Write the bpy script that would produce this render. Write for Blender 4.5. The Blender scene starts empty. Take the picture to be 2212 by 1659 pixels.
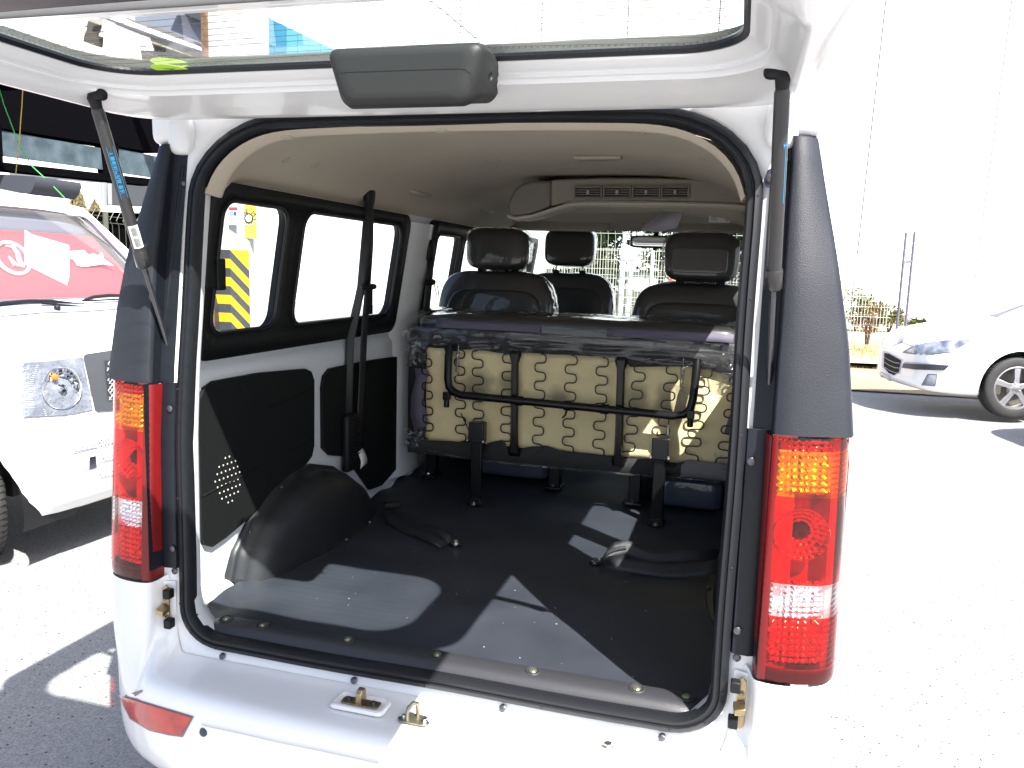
import bpy, bmesh, math, random
import numpy as np
from mathutils import Vector, Matrix, noise
from mathutils.bvhtree import BVHTree
random.seed(7)
R_ = math.radians
scene = bpy.context.scene
COL = scene.collection

# ------------------------------------------------------------------ camera
CR = ((0.9615317, 0.2729649, 0.0307723), (0.0682747, -0.1289741, -0.9892948), (-0.2660739, 0.9533393, -0.1426492))
CC = Vector((0.57856, -1.42998, 1.43581)); CF = 1725.88
cam_d = bpy.data.cameras.new('camera'); cam = bpy.data.objects.new('camera', cam_d); COL.objects.link(cam)
rx, ry, rz = Vector(CR[0]), -Vector(CR[1]), -Vector(CR[2])
M = Matrix((rx, ry, rz)).transposed().to_4x4(); M.translation = CC
cam.matrix_world = M
cam_d.sensor_width = 36; cam_d.sensor_fit = 'HORIZONTAL'; cam_d.lens = CF / 2212 * 36
cam_d.clip_start = 0.02; cam_d.clip_end = 2000
scene.camera = cam
# ------------------------------------------------------------------ light
SUN = Vector((-0.576, 0.57, -1.0)).normalized()
elev = math.asin(-SUN.z); azim = math.atan2(-SUN.x, -SUN.y)      # direction towards the sun, clockwise from +Y
w = bpy.data.worlds.new('World'); scene.world = w; w.use_nodes = True
nt = w.node_tree; nt.nodes.clear()
wo = nt.nodes.new('ShaderNodeOutputWorld'); wb = nt.nodes.new('ShaderNodeBackground'); sk = nt.nodes.new('ShaderNodeTexSky')
sk.sky_type = 'NISHITA'; sk.sun_disc = False; sk.sun_elevation = elev; sk.sun_rotation = azim
sk.altitude = 300; sk.air_density = 1.0; sk.dust_density = 2.5; sk.ozone_density = 1.0
wb.inputs['Strength'].default_value = 0.09
hs = nt.nodes.new('ShaderNodeHueSaturation'); hs.inputs['Saturation'].default_value = 0.95
nt.links.new(sk.outputs[0], hs.inputs['Color']); nt.links.new(hs.outputs[0], wb.inputs[0]); nt.links.new(wb.outputs[0], wo.inputs[0])
sd = bpy.data.lights.new('sun', 'SUN'); sun = bpy.data.objects.new('sun', sd); COL.objects.link(sun)
sd.energy = 5.0; sd.angle = R_(0.5); sd.color = (1.0, 0.96, 0.90)
sun.rotation_euler = SUN.to_track_quat('-Z', 'Y').to_euler(); sun.location = (6, -6, 10)
scene.view_settings.view_transform = 'Standard'; scene.view_settings.look = 'None'
scene.view_settings.gamma = 1; scene.view_settings.use_curve_mapping = False
scene.view_settings.exposure = 1.7
try: scene.cycles.transparent_max_bounces = 24; scene.cycles.max_bounces = 10
except Exception: pass

# ------------------------------------------------------------------ pixel (2212 x 1659 view of the photo) to point
def ray(u, v):
    q = ((u - 1106) / CF, (v - 829.5) / CF, 1.0)
    return Vector([CR[0][i] * q[0] + CR[1][i] * q[1] + CR[2][i] * q[2] for i in range(3)])
def at(u, v, ax, val):
    r = ray(u, v); return CC + r * ((val - CC[ax]) / r[ax])
def atp(u, v, p0, n):
    r = ray(u, v); n = Vector(n); return CC + r * (n.dot(Vector(p0) - CC) / n.dot(r))
def interp(x, tab):
    if x <= tab[0][0]: return tab[0][1]
    for (a, fa), (b, fb) in zip(tab, tab[1:]):
        if x <= b: return fa + (fb - fa) * (x - a) / (b - a)
    return tab[-1][1]

# ------------------------------------------------------------------ materials
MAT = {}
def mat(name, col, rough=0.5, metal=0.0, coat=0.0, coat_rough=0.05, bump=0.0, bscale=200.0, bdetail=3, var=0.0, vscale=6.0, spec=0.5, col2=None, sheen=0, bumpdist=0.002, trans=0.0, wave=None, stretch=None):
    if name in MAT: return MAT[name]
    m = bpy.data.materials.new(name); m.use_nodes = True; t = m.node_tree; b = t.nodes['Principled BSDF']
    b.inputs['Base Color'].default_value = (*col, 1); b.inputs['Roughness'].default_value = rough
    b.inputs['Metallic'].default_value = metal; b.inputs['Coat Weight'].default_value = coat
    b.inputs['Coat Roughness'].default_value = coat_rough; b.inputs['Specular IOR Level'].default_value = spec
    b.inputs['Transmission Weight'].default_value = trans
    tc = t.nodes.new('ShaderNodeTexCoord'); src = tc.outputs['Object']
    if stretch:
        mp = t.nodes.new('ShaderNodeMapping'); mp.inputs['Scale'].default_value = stretch
        t.links.new(src, mp.inputs['Vector']); src = mp.outputs['Vector']
    if var > 0 or col2:
        n = t.nodes.new('ShaderNodeTexNoise'); n.inputs['Scale'].default_value = vscale; n.inputs['Detail'].default_value = 5
        t.links.new(src, n.inputs['Vector'])
        cr = t.nodes.new('ShaderNodeValToRGB'); cr.color_ramp.elements[0].position = 0.35; cr.color_ramp.elements[1].position = 0.65
        c2 = col2 or tuple(c * (1 - var) for c in col)
        cr.color_ramp.elements[0].color = (*c2, 1); cr.color_ramp.elements[1].color = (*col, 1)
        t.links.new(n.outputs['Fac'], cr.inputs['Fac']); t.links.new(cr.outputs['Color'], b.inputs['Base Color'])
        mr = t.nodes.new('ShaderNodeMapRange'); mr.inputs['To Min'].default_value = max(0.02, rough - 0.08); mr.inputs['To Max'].default_value = min(1, rough + 0.08)
        t.links.new(n.outputs['Fac'], mr.inputs['Value']); t.links.new(mr.outputs[0], b.inputs['Roughness'])
    if bump > 0:
        n2 = t.nodes.new('ShaderNodeTexNoise'); n2.inputs['Scale'].default_value = bscale; n2.inputs['Detail'].default_value = bdetail
        t.links.new(src, n2.inputs['Vector'])
        bp = t.nodes.new('ShaderNodeBump'); bp.inputs['Strength'].default_value = bump; bp.inputs['Distance'].default_value = bumpdist
        t.links.new(n2.outputs['Fac'], bp.inputs['Height']); t.links.new(bp.outputs['Normal'], b.inputs['Normal'])
        if coat > 0 and bscale < 60: t.links.new(bp.outputs['Normal'], b.inputs['Coat Normal'])
    MAT[name] = m; return m
def glassmat(name, tint=(0.9, 0.95, 0.93), ior=1.5, rough=0.0, bump=0.0, bscale=30, refl=1.0, haze=0.0, bdist=0.01, voronoi=False):
    if name in MAT: return MAT[name]
    m = bpy.data.materials.new(name); m.use_nodes = True; t = m.node_tree; t.nodes.clear()
    o = t.nodes.new('ShaderNodeOutputMaterial'); mx = t.nodes.new('ShaderNodeMixShader')
    tr = t.nodes.new('ShaderNodeBsdfTransparent'); gl = t.nodes.new('ShaderNodeBsdfGlossy'); fr = t.nodes.new('ShaderNodeFresnel')
    tr.inputs[0].default_value = (*tint, 1); gl.inputs['Roughness'].default_value = rough; gl.inputs[0].default_value = (refl, refl, refl, 1)
    geo = t.nodes.new('ShaderNodeNewGeometry'); mri = t.nodes.new('ShaderNodeMapRange'); mri.inputs['To Min'].default_value = ior; mri.inputs['To Max'].default_value = 1 / ior
    t.links.new(geo.outputs['Backfacing'], mri.inputs['Value']); t.links.new(mri.outputs[0], fr.inputs[0])
    if bump > 0:
        tc = t.nodes.new('ShaderNodeTexCoord'); n = t.nodes.new('ShaderNodeTexVoronoi' if voronoi else 'ShaderNodeTexNoise')
        n.inputs['Scale'].default_value = bscale
        b = t.nodes.new('ShaderNodeBump'); b.inputs['Strength'].default_value = bump; b.inputs['Distance'].default_value = bdist
        t.links.new(tc.outputs['Object'], n.inputs['Vector']); t.links.new(n.outputs[0], b.inputs['Height'])
        t.links.new(b.outputs[0], gl.inputs['Normal']); t.links.new(b.outputs[0], fr.inputs['Normal'])
    t.links.new(fr.outputs[0], mx.inputs[0]); t.links.new(tr.outputs[0], mx.inputs[1]); t.links.new(gl.outputs[0], mx.inputs[2])
    last = mx
    if haze > 0:
        df = t.nodes.new('ShaderNodeBsdfDiffuse'); df.inputs[0].default_value = (0.7, 0.7, 0.7, 1)
        m2 = t.nodes.new('ShaderNodeMixShader'); m2.inputs[0].default_value = haze
        t.links.new(mx.outputs[0], m2.inputs[1]); t.links.new(df.outputs[0], m2.inputs[2]); last = m2
    t.links.new(last.outputs[0], o.inputs[0]); MAT[name] = m; return m

white = mat('white_paint', (0.80, 0.80, 0.80), 0.28, coat=0.6, bump=0.02, bscale=500, bumpdist=0.0005)
whitei = mat('white_paint_inside', (0.72, 0.74, 0.77), 0.4, coat=0.2, bump=0.05, bscale=60, bumpdist=0.0008)
blackp = mat('black_textured_plastic', (0.018, 0.020, 0.028), 0.52, spec=.36, bump=0.8, bscale=560, bumpdist=0.0009, var=0.2, vscale=8)
blackm = mat('black_matt_plastic', (0.007, 0.0075, 0.009), 0.5, spec=.3, bump=0.35, bscale=900, bumpdist=0.0004)
trimk = mat('black_trim_panel', (0.006, 0.0065, 0.007), 0.7, spec=.25, bump=0.4, bscale=500, bumpdist=0.0005)
rubber = mat('black_rubber', (0.011, 0.012, 0.015), 0.42, spec=.35, bump=0.2, bscale=300, bumpdist=0.0005)
vinyl = mat('dark_grey_vinyl', (0.034, 0.039, 0.052), 0.5, bump=0.5, bscale=900, bumpdist=0.0003, var=0.25, vscale=5, spec=0.4)
headl = mat('beige_headliner', (0.50, 0.44, 0.35), 0.9, bump=0.3, bscale=500, bumpdist=0.0006, var=0.06, vscale=4)
headl2 = mat('beige_moulded_plastic', (0.40, 0.36, 0.29), 0.55, bump=0.2, bscale=600, bumpdist=0.0004)
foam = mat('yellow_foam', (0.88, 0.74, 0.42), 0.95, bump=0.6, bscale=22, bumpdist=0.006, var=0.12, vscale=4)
steelk = mat('black_painted_steel', (0.006, 0.006, 0.007), 0.32, spec=.4)
steel = mat('bright_steel', (0.6, 0.6, 0.6), 0.25, metal=1)
brass = mat('yellow_zinc', (0.50, 0.42, 0.20), 0.35, metal=1, col2=(0.42, 0.30, 0.22), vscale=40)
olive = mat('dull_zinc', (0.32, 0.30, 0.22), 0.45, metal=0.9, var=0.3, vscale=60)
screwm = mat('dark_screw', (0.12, 0.12, 0.13), 0.35, metal=0.8)
seatm = mat('dark_seat_fabric', (0.022, 0.021, 0.022), 0.75, bump=0.3, bscale=700)
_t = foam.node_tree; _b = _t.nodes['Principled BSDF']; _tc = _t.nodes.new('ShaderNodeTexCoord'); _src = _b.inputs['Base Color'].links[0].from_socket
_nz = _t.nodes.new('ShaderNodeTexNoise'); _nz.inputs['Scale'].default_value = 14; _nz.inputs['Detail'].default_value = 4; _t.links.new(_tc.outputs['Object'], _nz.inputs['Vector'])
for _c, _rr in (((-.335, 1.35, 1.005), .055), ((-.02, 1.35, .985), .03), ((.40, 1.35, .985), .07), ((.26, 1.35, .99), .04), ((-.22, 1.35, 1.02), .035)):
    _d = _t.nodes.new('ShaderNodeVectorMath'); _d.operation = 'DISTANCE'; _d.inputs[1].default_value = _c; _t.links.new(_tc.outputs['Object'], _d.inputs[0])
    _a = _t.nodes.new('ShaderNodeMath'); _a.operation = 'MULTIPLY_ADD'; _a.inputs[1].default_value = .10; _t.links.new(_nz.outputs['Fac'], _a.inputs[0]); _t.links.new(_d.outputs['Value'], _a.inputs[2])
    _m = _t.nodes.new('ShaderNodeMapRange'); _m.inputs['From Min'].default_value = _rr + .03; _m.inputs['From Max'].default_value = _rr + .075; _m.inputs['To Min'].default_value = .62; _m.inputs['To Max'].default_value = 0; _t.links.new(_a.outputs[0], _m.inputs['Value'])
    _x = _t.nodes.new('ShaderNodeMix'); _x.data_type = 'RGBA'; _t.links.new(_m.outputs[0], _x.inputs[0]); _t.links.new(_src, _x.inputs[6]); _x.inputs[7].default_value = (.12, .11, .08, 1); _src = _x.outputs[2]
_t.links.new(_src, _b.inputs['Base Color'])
fabr = mat('grey_violet_seat_fabric', (0.13, 0.115, 0.16), 0.85, bump=0.4, bscale=900)
mesh_f = mat('light_grey_woven_fabric', (0.20, 0.19, 0.20), 0.8, bump=0.8, bscale=900)
seatw = mat('dark_leatherette_in_clear_film', (0.020, 0.019, 0.020), 0.5, coat=1.0, coat_rough=0.06, bump=0.35, bscale=14, bdetail=4, bumpdist=0.006)
seatwg = mat('grey_seat_in_clear_film', (0.055, 0.05, 0.055), 0.5, coat=1.0, coat_rough=0.10, bump=0.35, bscale=16, bdetail=4, bumpdist=0.006)
bluew = mat('dark_blue_grey_carton_in_film', (0.05, 0.06, 0.10), 0.5, coat=1.0, coat_rough=0.08, bump=0.35, bscale=20, bumpdist=0.006)
film = glassmat('crumpled_clear_film', (0.93, 0.93, 0.95), 1.5, 0.12, 0.45, 12, haze=0.5, bdist=0.03)
_t = film.node_tree; _h = [n for n in _t.nodes if n.type == 'MIX_SHADER'][-1]
_tc = _t.nodes.new('ShaderNodeTexCoord'); _mp = _t.nodes.new('ShaderNodeMapping'); _mp.inputs['Scale'].default_value = (2, 6, 20); _mp.inputs['Rotation'].default_value = (.3, .5, .4)
_n = _t.nodes.new('ShaderNodeTexNoise'); _n.inputs['Scale'].default_value = 1.6; _n.inputs['Detail'].default_value = 1.5; _n.inputs['Distortion'].default_value = 1.2
_r = _t.nodes.new('ShaderNodeValToRGB'); _r.color_ramp.elements[0].position = .488; _r.color_ramp.elements[0].color = (.01, .01, .01, 1); _r.color_ramp.elements[1].position = .5; _r.color_ramp.elements[1].color = (.20, .20, .22, 1)  # crease highlights painted into the film as thin pale streaks
_e = _r.color_ramp.elements.new(.512); _e.color = (.01, .01, .01, 1)
_t.links.new(_tc.outputs['Object'], _mp.inputs[0]); _t.links.new(_mp.outputs[0], _n.inputs['Vector']); _t.links.new(_n.outputs['Fac'], _r.inputs['Fac']); _t.links.new(_r.outputs['Color'], _h.inputs[0])
webb = mat('black_belt_webbing', (0.014, 0.015, 0.018), 0.42, bump=0.5, bscale=1200, spec=0.7)
glass = glassmat('window_glass', (0.86, 0.90, 0.88), 1.45)
paper = mat('white_paper', (0.75, 0.75, 0.75), 0.7)
printk = mat('black_print', (0.02, 0.02, 0.025), 0.6)
printb = mat('blue_print', (0.02, 0.30, 0.60), 0.5)
asph = None

# ------------------------------------------------------------------ mesh helpers
def link(o, parent=None, label=None, cat=None, group=None, kind=None):
    if o.name not in COL.objects: COL.objects.link(o)
    if parent is not None: o.parent = parent
    if label: o['label'] = label
    if cat: o['category'] = cat
    if group: o['group'] = group
    if kind: o['kind'] = kind
    return o
def empty(name, loc=(0, 0, 0), rz=0, **k):
    o = bpy.data.objects.new(name, None); o.location = loc; o.rotation_euler = (0, 0, rz); o.empty_display_size = 0.1
    return link(o, None, **k)
def obj(name, V, F, m, parent=None, smooth=40, solid=0, bevel=0, sub=0, **k):
    me = bpy.data.meshes.new(name); me.from_pydata([tuple(v) for v in V], [], F); me.update()
    if m: me.materials.append(m)
    o = bpy.data.objects.new(name, me)
    if smooth:
        me.polygons.foreach_set('use_smooth', [True] * len(me.polygons))
        try: me.set_sharp_from_angle(angle=R_(smooth))
        except Exception: pass
    if bevel:
        b = o.modifiers.new('b', 'BEVEL'); b.width = bevel; b.segments = 3; b.limit_method = 'ANGLE'; b.angle_limit = R_(35)
    if sub:
        s = o.modifiers.new('s', 'SUBSURF'); s.levels = s.render_levels = sub
    if solid:
        s = o.modifiers.new('t', 'SOLIDIFY'); s.thickness = solid; s.offset = 0
    return link(o, parent, **k)
class MB:
    def __init__(s): s.V = []; s.F = []
    def add(s, V, F):
        n = len(s.V); s.V += [Vector(v) for v in V]; s.F += [tuple(i + n for i in f) for f in F]; return s
    def box(s, c, d, rot=None):
        c = Vector(c); V = []
        for x in (-1, 1):
            for y in (-1, 1):
                for z in (-1, 1):
                    p = Vector((x * d[0] / 2, y * d[1] / 2, z * d[2] / 2))
                    if rot is not None: p = rot @ p
                    V.append(c + p)
        return s.add(V, [(0, 1, 3, 2), (4, 6, 7, 5), (0, 4, 5, 1), (2, 3, 7, 6), (0, 2, 6, 4), (1, 5, 7, 3)])
    def tube(s, path, r, n=10, caps=True, flat=1.0):
        path = [Vector(p) for p in path]; V = []; F = []
        T0 = (path[1] - path[0]).normalized(); up = Vector((0, 0, 1)) if abs(T0.z) < 0.9 else Vector((0, 1, 0))
        N = (up - T0 * up.dot(T0)).normalized()
        for i, p in enumerate(path):
            T = (path[min(i + 1, len(path) - 1)] - path[max(i - 1, 0)]).normalized()
            N = (N - T * N.dot(T)).normalized(); B = T.cross(N)
            rr = r[i] if isinstance(r, (list, tuple)) else r
            for k in range(n):
                a = 2 * math.pi * k / n; V.append(p + N * math.cos(a) * rr + B * math.sin(a) * rr * flat)
        for i in range(len(path) - 1):
            for k in range(n):
                F.append((i * n + k, i * n + (k + 1) % n, (i + 1) * n + (k + 1) % n, (i + 1) * n + k))
        if caps: F.append(tuple(range(n - 1, -1, -1))); F.append(tuple(range((len(path) - 1) * n, len(path) * n)))
        return s.add(V, F)
    def cyl(s, a, b, r, n=16, r2=None): return s.tube([a, b], [r, r if r2 is None else r2], n)
    def grid(s, rows, closed=False):
        n = len(rows[0]); V = [p for r in rows for p in r]; F = []
        for i in range(len(rows) - 1):
            for j in range(n if closed else n - 1):
                F.append((i * n + j, i * n + (j + 1) % n, (i + 1) * n + (j + 1) % n, (i + 1) * n + j))
        return s.add(V, F)
    def prism(s, poly, d):
        n = len(poly); d = Vector(d); poly = [Vector(p) for p in poly]
        V = poly + [p + d for p in poly]
        F = [tuple(range(n - 1, -1, -1)), tuple(range(n, 2 * n))] + [(i, (i + 1) % n, n + (i + 1) % n, n + i) for i in range(n)]
        return s.add(V, F)
    def lathe(s, c, axis, prof, n=24):
        axis = Vector(axis).normalized(); up = Vector((0, 0, 1)) if abs(axis.z) < 0.9 else Vector((1, 0, 0))
        N = (up - axis * up.dot(axis)).normalized(); B = axis.cross(N); c = Vector(c); rows = []
        for r, h in prof:
            rows.append([c + axis * h + (N * math.cos(2 * math.pi * k / n) + B * math.sin(2 * math.pi * k / n)) * r for k in range(n)])
        return s.grid(rows, True)
    def obj(s, name, m, parent=None, **k):
        o = obj(name, s.V, s.F, m, parent, **k); return o
def fixn(o):
    bm = bmesh.new(); bm.from_mesh(o.data); bmesh.ops.recalc_face_normals(bm, faces=bm.faces); bm.to_mesh(o.data); bm.free(); return o
def rrect(x0, x1, y0, y1, r, n=6, rx=None):
    P = []
    for cx, cy, a0 in ((x1 - r, y1 - r, 0), (x0 + r, y1 - r, 90), (x0 + r, y0 + r, 180), (x1 - r, y0 + r, 270)):
        for k in range(n + 1):
            a = R_(a0 + 90 * k / n); P.append((cx + r * math.cos(a), cy + r * math.sin(a)))
    return P
def plate(outer, holes, f3, thick=None, name='plate', m=None, parent=None, **k):
    """sheet with holes; f3 maps (a, b) to a point"""
    bm = bmesh.new(); es = []
    for loop in [outer] + holes:
        vs = [bm.verts.new((p[0], p[1], 0)) for p in loop]
        for i in range(len(vs)): es.append(bm.edges.new((vs[i], vs[(i + 1) % len(vs)])))
    bmesh.ops.triangle_fill(bm, use_beauty=True, use_dissolve=False, edges=es)
    V = [f3(v.co.x, v.co.y) for v in bm.verts]; bm.verts.index_update()
    F = [tuple(v.index for v in f.verts) for f in bm.faces]; bm.free()
    o = obj(name, V, F, m, parent, **k)
    if thick:
        fixn(o); s = o.modifiers.new('t', 'SOLIDIFY'); s.thickness = thick; s.offset = 0
    return o
def sheet(f, nu, nv, name, m, parent=None, **k):
    rows = [[f(i / nu, j / nv) for j in range(nv + 1)] for i in range(nu + 1)]
    mb = MB(); mb.grid(rows); return mb.obj(name, m, parent, **k)
def pillow(c, d, rot=None, e=4.0, nu=20, nv=14, wob=0.0, seed=0):
    """superellipsoid, squarish cushion"""
    V = []; F = []; c = Vector(c)
    def sp(v, p): return math.copysign(abs(v) ** p, v)
    for i in range(nv + 1):
        t = -math.pi / 2 + math.pi * i / nv
        for j in range(nu):
            a = 2 * math.pi * j / nu
            p = Vector((sp(math.cos(t), 2 / e) * sp(math.cos(a), 2 / e) * d[0] / 2, sp(math.cos(t), 2 / e) * sp(math.sin(a), 2 / e) * d[1] / 2, sp(math.sin(t), 2 / e) * d[2] / 2))
            if wob: p += Vector(noise.noise_vector(p * 12 + Vector((seed, 0, 0)))) * wob
            if rot is not None: p = rot @ p
            V.append(c + p)
    for i in range(nv):
        for j in range(nu): F.append((i * nu + j, i * nu + (j + 1) % nu, (i + 1) * nu + (j + 1) % nu, (i + 1) * nu + j))
    return V, F
def text(s, size, Mx, m, parent=None, name='lettering', extrude=0.0005, **k):
    cu = bpy.data.curves.new('t', 'FONT'); cu.body = s; cu.size = size; cu.extrude = extrude; cu.align_x = 'CENTER'; cu.align_y = 'CENTER'
    to = bpy.data.objects.new('t', cu); COL.objects.link(to)
    dg = bpy.context.evaluated_depsgraph_get(); dg.update()
    me = bpy.data.meshes.new_from_object(to.evaluated_get(dg)); bpy.data.objects.remove(to)
    me.transform(Mx); me.materials.clear(); me.materials.append(m)
    o = bpy.data.objects.new(name, me); return link(o, parent, **k)
def frame(o, x, y):
    """matrix with local x along x, local y along y"""
    x = Vector(x).normalized(); y = Vector(y); y = (y - x * y.dot(x)).normalized(); z = x.cross(y)
    m = Matrix((x, y, z)).transposed().to_4x4(); m.translation = Vector(o); return m
def copyt(o, parent=None):
    c = o.copy(); COL.objects.link(c)
    if parent is not None: c.parent = parent
    for ch in list(o.children): copyt(ch, c)
    return c
def bvh_of(o):
    dg = bpy.context.evaluated_depsgraph_get(); dg.update(); e = o.evaluated_get(dg); me = e.to_mesh()
    mw = o.matrix_world.copy()
    if o.parent: mw = o.parent.matrix_basis @ o.matrix_basis
    b = BVHTree.FromPolygons([mw @ v.co for v in me.vertices], [tuple(p.vertices) for p in me.polygons]); e.to_mesh_clear(); return b
def drape(name, top, bot, nr, bvh, m, parent, off=0.004, nc=1, inv=None, thick=0.0, lift=None, **k):
    """a sheet laid on a body: pixel poly-lines top and bottom"""
    def dens(L):
        out = []
        for a, b in zip(L, L[1:]):
            for i in range(nc): out.append((a[0] + (b[0] - a[0]) * i / nc, a[1] + (b[1] - a[1]) * i / nc))
        return out + [L[-1]]
    top = dens(top); bot = dens(bot); rows = []; G = []; ds = []
    for i in range(nr + 1):
        row = []
        for a, b in zip(top, bot):
            t = i / nr; d = ray(a[0] + (b[0] - a[0]) * t, a[1] + (b[1] - a[1]) * t).normalized(); h = bvh.ray_cast(CC, d); row.append((d, h))
            if h[0] is not None: ds.append((h[0] - CC).length)
        G.append(row)
    if not ds: return None
    ds.sort(); dm = ds[len(ds) // 2]
    for i, row in enumerate(G):
        r = []
        for j, (d, h) in enumerate(row):
            if h[0] is None:
                q = bvh.find_nearest(CC + d * dm); p, nn = q[0], q[1]
            else: p, nn = h[0], h[1]
            if nn.dot(d) > 0: nn = -nn
            p = p + nn * (off + (lift(i / nr, j / (len(row) - 1)) if lift else 0))
            r.append(inv @ p if inv is not None else p)
        rows.append(r)
    mb = MB(); mb.grid(rows); return mb.obj(name, m, parent, solid=thick, **k)
def bolt(name, p, n, r, m, parent, hexa=True, h=0.006):
    n = Vector(n).normalized(); p = Vector(p); mb = MB()
    mb.cyl(p, p + n * h * 0.3, r * 1.5, 16); mb.cyl(p + n * h * 0.3, p + n * h, r, 6 if hexa else 14, r * 0.9)
    return mb.obj(name, m, parent, smooth=30)
def screw(p, n, r, m, parent, name='screw'):
    n = Vector(n).normalized(); p = Vector(p); mb = MB()
    mb.lathe(p, n, [(r, 0), (r, 0.0015), (r * 0.75, 0.003), (r * 0.3, 0.0035), (0.0001, 0.0035)], 18)
    up = Vector((0, 0, 1)); a = n.cross(up).normalized(); b = n.cross(a)
    o = mb.obj(name, m, parent)
    x = MB(); c = p + n * 0.0037
    for q, s_ in ((a, b), (b, a)): x.prism([c - q * r * .55 - s_ * r * .12, c + q * r * .55 - s_ * r * .12, c + q * r * .55 + s_ * r * .12, c - q * r * .55 + s_ * r * .12], n * 0.0004)
    return o

# ================================================================== OUR VAN
van = empty('minivan', (0, 0, 0), label='white minivan in the foreground with its tailgate open and rear bench folded forward', cat='van')
YO = [(.50, .045), (.56, .05), (1.04, .057), (1.2, .07), (1.5, .109), (1.7, .14), (1.82, .16)]
def yo(z): return interp(z, YO)
def open_loop(off=0.0, n=8):
    """points (x, z) of the rear opening, off > 0 grows outward"""
    P = []; W = .606 + off; zt = 1.746 + off; zb = .558 - off
    for cx, cz, rx, rz, a0 in ((W - .21 - off, zt - .165 - off, .21 + off, .165 + off, 0), (-(W - .21 - off), zt - .165 - off, .21 + off, .165 + off, 90),
                               (-(W - .10 - off), zb + .10 + off, .10 + off, .10 + off, 180), (W - .10 - off, zb + .10 + off, .10 + off, .10 + off, 270)):
        for k in range(n + 1):
            a = R_(a0 + 90 * k / n); P.append((cx + rx * math.cos(a), cz + rz * math.sin(a)))
    Q = []                                             # subdivide straights
    for i in range(len(P)):
        a, b = P[i], P[(i + 1) % len(P)]; L = math.hypot(a[0] - b[0], a[1] - b[1]); m = max(1, int(L / .06))
        for k in range(m):
            x = a[0] + (b[0] - a[0]) * k / m; z = a[1] + (b[1] - a[1]) * k / m
            Q.append((x, z + (0.010 * (1 - (x / .6) ** 2) - .005 if z > 1.6 else 0)))
    return Q
# ---- weather seal round the opening
OL = open_loop()
def nrm(i, L):
    a = L[i - 1]; b = L[(i + 1) % len(L)]; d = (b[0] - a[0], b[1] - a[1]); l = math.hypot(*d); return (d[1] / l, -d[0] / l)
rows = []
for o_, y_ in ((0.001, .006), (0.002, -.008), (-.004, -.016), (-.012, -.018), (-.0145, -.013), (-.017, -.013), (-.0185, -.0165), (-.024, -.0165), (-.028, -.009), (-.029, .004), (-.027, .016)):
    r = []
    for i, (x, z) in enumerate(OL):
        nx, nz = nrm(i, OL); wv = .0012 * math.sin(i * .7)
        r.append(Vector((x + nx * (o_ + wv), yo(z) + y_, z + nz * (o_ + wv))))
    rows.append(r)
mb = MB(); mb.grid(rows, True); seal = mb.obj('weather_seal', rubber, van)
mbh = MB()
for i in range(0, len(OL), 4):
    x, z = OL[i]; nx, nz = nrm(i, OL); p = Vector((x - nx * .007, yo(z) - .0172, z - nz * .007)); mbh.cyl(p, p - Vector((0, .0012, 0)), .0022, 8)
mbh.obj('vent_hole', printk, seal, kind='stuff')
# ---- painted jamb round the opening
rows = []
inn = open_loop(-.004); n = len(OL)
def rectpt(x, z):
    cx, cz = 0, 1.16; dx, dz = x - cx, z - cz; s = 1e9
    X1, Z1, Z0 = .650, 1.805, .535
    if dx: s = min(s, X1 / abs(dx))
    if dz > 0: s = min(s, (Z1 - cz) / dz)
    if dz < 0: s = min(s, (cz - Z0) / -dz)
    return (cx + dx * s, cz + dz * s)
for t in (0, .15, .3, .6, 1):
    r = []
    for i, (x, z) in enumerate(OL):
        rx_, rz_ = rectpt(x, z); X = x + (rx_ - x) * t; Z = z + (rz_ - z) * t
        dist = math.hypot(X - x, Z - z); r.append(Vector((X, yo(Z) + .004 - .010 * min(1, dist / .02) + (.012 if t == 1 and z > 1.2 else 0), Z)))
    rows.append(r)
mb = MB(); mb.grid(rows, True); mb.obj('rear_door_jamb', white, van)
# inner flange behind the seal and inside of the rear pillars
for s in (-1, 1):
    rows = []
    for z in [.575 + i * (1.60 - .575) / 20 for i in range(21)]:
        X = .585 if z > .66 else .585 - .05 * ((.66 - z) / .085) ** 2
        rows.append([Vector((s * (X - .006), yo(z) + .004, z)), Vector((s * (X - .004), yo(z) + .03, z)), Vector((s * (X + .012), yo(z) + .055, z)), Vector((s * (X + .06), yo(z) + .10, z)), Vector((s * min(.70, X + .115), yo(z) + .15, z)), Vector((s * (.725 if z < 1.15 else .70 - (z - 1.15) * .1), yo(z) + .19, z))])
    mb = MB(); mb.grid(rows); mb.obj('inner_pillar_panel', whitei, van)

# ---- rear bumper with the load ledge and the body corners
def yface(x):
    x = abs(x)
    return interp(x, [(0, -.122), (.25, -.118), (.42, -.108), (.55, -.092), (.62, -.072), (.68, -.045), (.73, -.012), (.77, .03), (.795, .075), (.803, .13), (.803, .22), (.803, .6)])
cols = []
xs = [0, .1, .2, .3, .38, .45, .50, .54, .57, .595, .612]
for x in xs:
    yf = yface(x); c = [(x, .040, .536), (x, .024, .530), (x, .0, .528), (x, yf * .55, .527), (x, yf + .030, .526), (x, yf + .014, .522), (x, yf + .004, .510), (x, yf, .485), (x, yf - .002, .45), (x, yf - .002, .41), (x, yf + .004, .36), (x, yf + .018, .31), (x, yf + .05, .28), (x, yf + .11, .262)]
    cols.append(c)
e = [(.628, .052, .735), (.628, .052, .66), (.630, .050, .60), (.631, .030, .563), (.630, -.012, .545), (.630, -.036, .532), (.630, -.058, .512)]; yf = yface(.63)
cols.append(e + [(.63, yf, .485), (.63, yf, .45), (.63, yf, .41), (.63, yf + .004, .36), (.63, yf + .018, .31), (.63, yf + .05, .28), (.63, yf + .11, .262)])
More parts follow.
